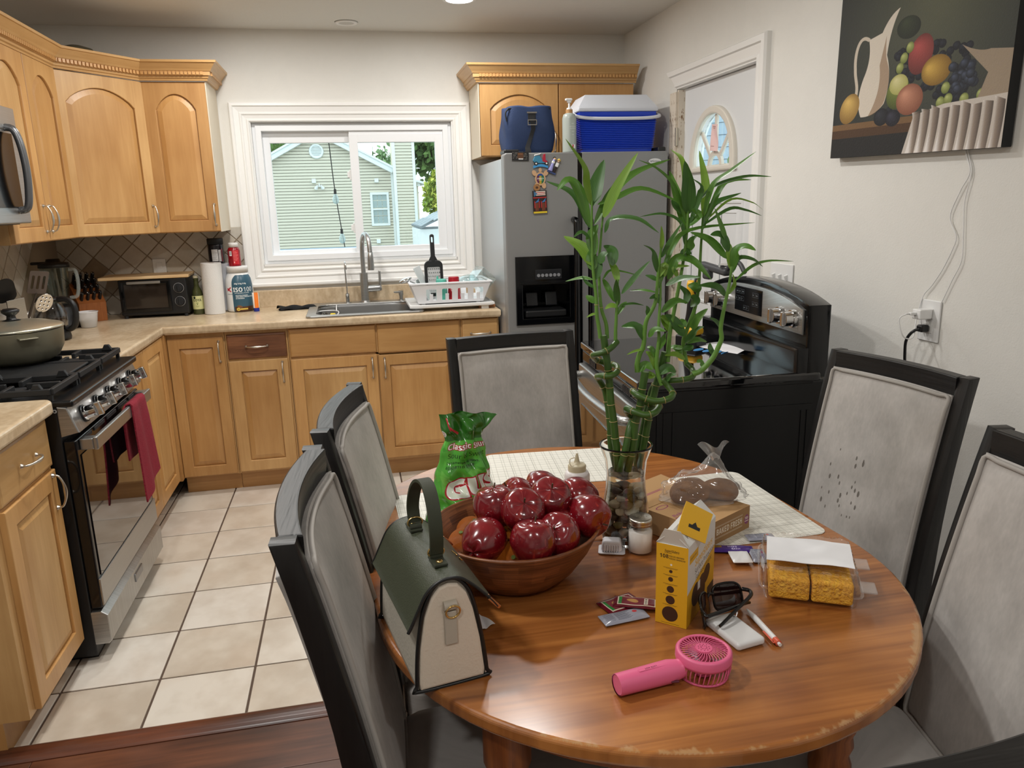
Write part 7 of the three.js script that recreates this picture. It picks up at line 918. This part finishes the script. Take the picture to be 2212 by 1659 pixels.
{ // clamshell with cornbread
  const t = T('clamshell_box', 'clear plastic clamshell with yellow cornbread squares', 'food container', [-.895, TY + .0005, 3.492], -.5), W = .17, D = .19;
  const shell = (w0, d0, y0, w1, d1, y1, flip) => { const n = 14, gs = []; const P = [], I = []; const ring = (w, d, y, rib) => { const p = []; const N = 80; for (let i = 0; i < N; i++) { const a = i / N * 2 * PI, c = Math.cos(a), s = Math.sin(a), e = 10, r = Math.pow(Math.pow(Math.abs(c), e) + Math.pow(Math.abs(s), e), -1 / e), k = 1 + (rib ? (i % 2 ? .012 : -.006) : 0); p.push([c * r * w * k, y, s * r * d * k]); } return p; }; const rs = [ring(w0 * 1.05, d0 * 1.05, y0), ring(w0, d0, y0, 0), ring(w0 * .985, d0 * .985, y0 + (y1 - y0) * .1, 1), ring(w1, d1, y0 + (y1 - y0) * .9, 1), ring(w1 * .94, d1 * .94, y1), ring(w1 * .01, d1 * .01, y1)]; return surf((u, v) => rs[Math.round(v * 5)][Math.round(u * 80) % 80], 80, 5); };
  const base = M('base', shell(W / 2, D / 2, .03, W / 2 * .93, D / 2 * .93, .002), mat('#ffffff', .03, { transmission: 1, thickness: 0, side: THREE.DoubleSide }), t);
  const lid = M('lid', shell(W / 2, D / 2, .031, W / 2 * .93, D / 2 * .93, .064), mat('#ffffff', .03, { transmission: 1, thickness: 0, side: THREE.DoubleSide }), t); M('bead_row', [...Array.from({ length: 12 }, (_, i) => mv(sph(.004, 8, 6), -.065 + i * .0118, .063, .082)), ...Array.from({ length: 12 }, (_, i) => mv(sph(.004, 8, 6), -.065 + i * .0118, .063, -.082))], clearPlastic, lid);
  for (const z of [-.045, .05]) M('snap_tab', mv(box(.028, .003, .042, .0012), .098, .031, z), mat('#f4f4f4', .1, { transmission: .9, thickness: 0 }), lid);
  const cm = mat('#ffffff', .8, { map: tex(128, 128, (u, v) => { const n = fbm(u, v, 24, 24, 160, 4), b = fbm(u, v, 4, 4, 163, 3); return mix([240, 186, 62], [206, 138, 28], n * .6 + (b > .6 ? .3 : 0)); }, .1), bumpMap: bumpNoise, bumpScale: .004 }), cosr = Math.cos(-.5), sinr = Math.sin(-.5);
  for (const [x, z, l] of [[-.036, .042, 'cornbread square in the clamshell beside the power bank pen'], [.037, .042, 'cornbread square in the clamshell beside its snap tabs'], [-.036, -.034, 'cornbread square under the napkin near the packets'], [.037, -.034, 'cornbread square under the napkin near the chair']]) { const o = T('cornbread', l, 'cornbread', [-.895 + x * cosr + z * sinr, TY + .004, 3.492 - x * sinr + z * cosr], -.5, 'cornbread squares'); M('crumb', puv(mv(box(.07, .042, .072, .006, 3), 0, .0215, 0)), cm, o); }
  const n = T('napkin', 'folded white paper napkin lying on the clamshell lid', 'napkin', [-.895 + .002 * sinr, TY + .0655, 3.492 + .002 * cosr], -.53); M('paper', sheet((u, v) => [(u - .5) * .15, .0015 + .0025 * Math.abs(Math.sin(u * 4 + v * 3)) + (v > .78 ? .002 * Math.sin(u * 9) : 0), (v - .5) * .105 + .004 * Math.sin(u * 7)], .0009, 24, 14), mat('#e6e6e8', .9), n);
}
{ // fan
  const pink = mat('#e2678f', .4), pinkD = mat('#cf557c', .4), hx = -1.208, hz = 3.703;
  const t = T('hand_fan', 'pink handheld mini fan lying on the table', 'fan', [hx, TY + .0005, hz], 0);
  M('rim', [lathe([[.0395, .026], [.043, .026], [.0435, .03], [.043, .04], [.04, .0425], [.036, .0425], [.0365, .039], [.0395, .037]], 48), lathe([[.036, 0], [.0385, 0], [.0385, .003], [.036, .003], [.036, 0]], 40)], pink, t);
  const sp = []; for (let i = 0; i < 36; i++) { const a = i / 36 * 2 * PI, b = a + .3, p = (r, ang, y) => [Math.cos(ang) * r, y, Math.sin(ang) * r]; sp.push(vtube([p(.012, a, .0425), p(.022, a + .06, .0428), p(.032, a + .16, .0422), p(.0385, b, .0405)], .0007, 6, 5)); sp.push(vtube([p(.0415, a, .027), p(.041, a + .06, .014), p(.0375, a + .1, .0025)], .0009, 6, 5)); } M('spoke_grille', sp, pink, t);
  M('hub', [mv(cyl(.013, .013, .003, 28), 0, .0425, 0), mv(cyl(.013, .013, .003, 28), 0, .002, 0)], pink, t);
  M('motor', mv(cyl(.009, .009, .02, 18), 0, .024, 0), pinkD, t); for (let i = 0; i < 3; i++) M('fan_blade', mv(sheet((u, v) => { const r = .009 + v * .026, a = u * .9 + i * 2.094; return [Math.cos(a) * r, (u - .5) * .01, Math.sin(a) * r]; }, .001, 8, 6), 0, .025, 0), mat('#b9a3aa', .4), t);
  M('hub_dots', Array.from({ length: 18 }, (_, i) => { const k = i < 8 ? .0045 : .0085, a = i < 8 ? i / 8 * 6.283 : i / 10 * 6.283; return mv(cyl(.0006, .0006, .0008, 6), Math.cos(a) * k, .0443, Math.sin(a) * k); }), mat('#7a2a44', .5), t);
  const hg = M('handle', vtube([[-.148, .0185, .022], [-.146, .0185, .0217], [-.1, .0185, .015], [-.06, .0185, .009], [-.046, .0185, .007], [-.04, .0195, .006]], (q) => q < .03 ? .0148 + q * .05 : q > .8 ? .018 - (q - .8) * .02 : .0163 + q * .0018, 40, 28), pink, t);
  M('button', mv(box(.012, .003, .004, .001), -.058, .012, .0265, .5, -.15), mat('#5a1a30', .4), hg);
  M('print', mv(new THREE.PlaneGeometry(.045, .006), -.092, .0356, .0165, -PI / 2 + .12, .15, 0), mat('#ffffff', .4, { map: canvasTex(300, 40, (c, w, h) => { c.fillStyle = '#e2678f'; c.fillRect(0, 0, w, h); c.fillStyle = '#4a1428'; c.font = 'bold 30px sans-serif'; c.save(); c.translate(w, h); c.rotate(PI); c.fillText('ABSOLUTE HOT', 12, 31); c.restore(); }) }), hg);
}
{ const t = T('power_bank', 'white slab power bank under the sunglasses', 'power bank', [-1.11, TY + .0005, 3.617], .17); M('case', mv(box(.056, .014, .092, .006, 4), 0, .007, 0), mat('#dedede', .3), t); M('print', mv(new THREE.PlaneGeometry(.004, .012), .02, .01405, -.032, -PI / 2), mat('#8a8a8a', .5), t);
  const p = T('pen', 'white click pen with coral clip', 'pen', [-1.055, TY + .0056, 3.612], -.03); M('barrel', mv(lathe([[0, -.058], [.0012, -.057], [.0028, -.047], [.005, -.03], [.005, .045], [0, .045]], 18), 0, 0, 0, PI / 2), whitePlastic, p); const co = mat('#d85f43', .4); M('clip', [mv(cyl(.0052, .0052, .012, 18), 0, 0, .048, PI / 2), mv(box(.0035, .002, .035, .0008), -.0075, .001, .034), mv(box(.006, .002, .006, .0008), -.006, .001, .05)], co, p); M('button', mv(cyl(.003, .003, .006, 12), 0, 0, .056, PI / 2), whitePlastic, p); 
  // sunglasses standing on their lens edge, arms folded out over the power bank
  const s = T('sunglasses', 'dark wraparound sunglasses folded against the yellow box', 'sunglasses', [-1.112, TY + .0005, 3.556], .5), fr = mat('#0d0c0d', .2), ln = mat('#1f0f0e', .06, { clearcoat: 1 });
  const cy = (a, y) => [Math.sin(a) * .066, y, -.012 + (1 - Math.cos(a)) * .05 - (y - .02) * .25];
  for (const sd of [-1, 1]) { const l = M('lens', sheet((u, v) => { const a = sd * (.14 + u * .9), q = 1 - .25 * Math.pow(2 * u - 1, 4); return cy(a, .0245 + (v - .5) * .043 * q); }, .002, 14, 8), ln, s); const e = []; for (let i = 0; i < 28; i++) { const w = i / 28 * 2 * PI, u = .5 + .5 * Math.sign(Math.cos(w)) * Math.pow(Math.abs(Math.cos(w)), .5), v = .5 + .5 * Math.sign(Math.sin(w)) * Math.pow(Math.abs(Math.sin(w)), .5); const a = sd * (.12 + u * .94); e.push(cy(a, .0245 + (v - .5) * .046)); } M('rim', tube(e, .0022, 80, 6, true), fr, l);
    const e0 = cy(sd * 1.1, .036); M('temple_arm', vtube([e0, [sd * .064, .035, e0[2] + .012], [sd * .05, .034, .03 + sd * .004], [0, .03, .036 + sd * .004], [-sd * .04, .024, .038 + sd * .005], [-sd * .052, .02, .037 + sd * .005]], (q) => .0038 - .001 * q, 30, 8), fr, s); }
  M('bridge', vtube([cy(-.13, .034), cy(0, .037), cy(.13, .034)], .003, 10, 8), fr, s);
}
{ // sauce packets: pillow sheets with a print
  const pk = (name, label, x, z, w, d, ry, y, draw) => { const t = T(name, label, 'packet', [x, TY + y, z], ry, 'sauce and tea packets'), f = (u, v) => { const e = (1 - Math.pow(Math.abs(2 * u - 1), 6)) * (1 - Math.pow(Math.abs(2 * v - 1), 6)); return [(u - .5) * w, .0012 + .003 * e + .0006 * Math.sin(u * 11 + v * 7) * e, (v - .5) * d]; }; const g = sheet(f, .0016, 16, 12); const q = g.attributes.uv; for (let i = 0; i < q.count; i++) q.setY(i, 1 - q.getY(i)); M('pouch', g, mat('#ffffff', .22, { map: canvasTex(256, 128, draw) }), t); };
  const soy = (c, w, h) => { c.fillStyle = '#5a0f1e'; c.fillRect(0, 0, w, h); c.fillStyle = '#c9bfae'; c.fillRect(22, 14, w - 44, h - 28); c.fillStyle = '#6d2430'; c.fillRect(28, 20, w - 56, h - 40); c.fillStyle = '#2f7a3c'; c.fillRect(28, 20, 18, h - 40); c.fillStyle = '#d9d2c4'; c.fillRect(170, 26, 22, 76); c.fillStyle = '#a87f4a'; c.beginPath(); c.ellipse(105, 62, 34, 20, .3, 0, 7); c.fill(); c.fillStyle = '#2a1a14'; for (let i = 0; i < 4; i++) c.fillRect(175, 32 + i * 18, 12, 8); };
  const grey = (c, w, h) => { c.fillStyle = '#8d8f9c'; c.fillRect(0, 0, w, h); c.fillStyle = '#4a4c58'; for (let i = 0; i < 9; i++) { c.fillRect(18 + (i % 2) * 4, 20 + i * 10, 50, 3); c.fillRect(82, 20 + i * 10, 90 - (i * 13) % 30, 4); } c.fillStyle = '#b03038'; c.beginPath(); c.arc(200, 40, 14, 0, 7); c.fill(); };
  pk('soy_packet', 'maroon sauce packet lying under another packet', -1.262, 3.478, .075, .048, .3, .0016, soy); pk('soy_packet', 'maroon sauce packet with green stripe on top of the pile', -1.236, 3.49, .082, .036, -.42, .0062, soy); pk('mustard_packet', 'grey printed sauce packet beside the maroon ones', -1.272, 3.522, .085, .034, .12, .0016, grey);
  pk('tea_packet', 'purple hot chocolate packet beside the placemat edge', -.962, 3.326, .085, .03, -.3, .0018, (c, w, h) => { c.fillStyle = '#3c2272'; c.fillRect(0, 0, w, h); c.fillStyle = '#8a6a2a'; c.fillRect(20, 20, 46, 40); c.fillStyle = '#cfc4e6'; c.font = 'bold 30px sans-serif'; c.fillText('HOT', 100, 60); c.fillText('MIX', 120, 96); }); pk('white_packet', 'plain white foil packet on top of the purple one', -.968, 3.372, .038, .05, -.25, .0065, (c, w, h) => { c.fillStyle = '#dfdfe0'; c.fillRect(0, 0, w, h); });
  pk('mustard_packet', 'grey sauce packet lying on the placemat corner', -.878, 3.292, .06, .03, -.15, .0034, grey); pk('mustard_packet', 'grey sauce packet half under the clamshell', -.925, 3.368, .03, .06, -.3, .0018, grey);
}
tag(M('receipt', mv(sheet((u, v) => [(u - .5) * .035, .001 + .004 * Math.abs(Math.sin(u * 5 + v * 4)), (v - .5) * .06], .0006, 14, 14), -1.527, TY + .0006, 3.47, 0, .5), mat('#dedee2', .85)), 'crumpled white receipt under the handbag flap', 'receipt');
renderer.render(scene, camera);
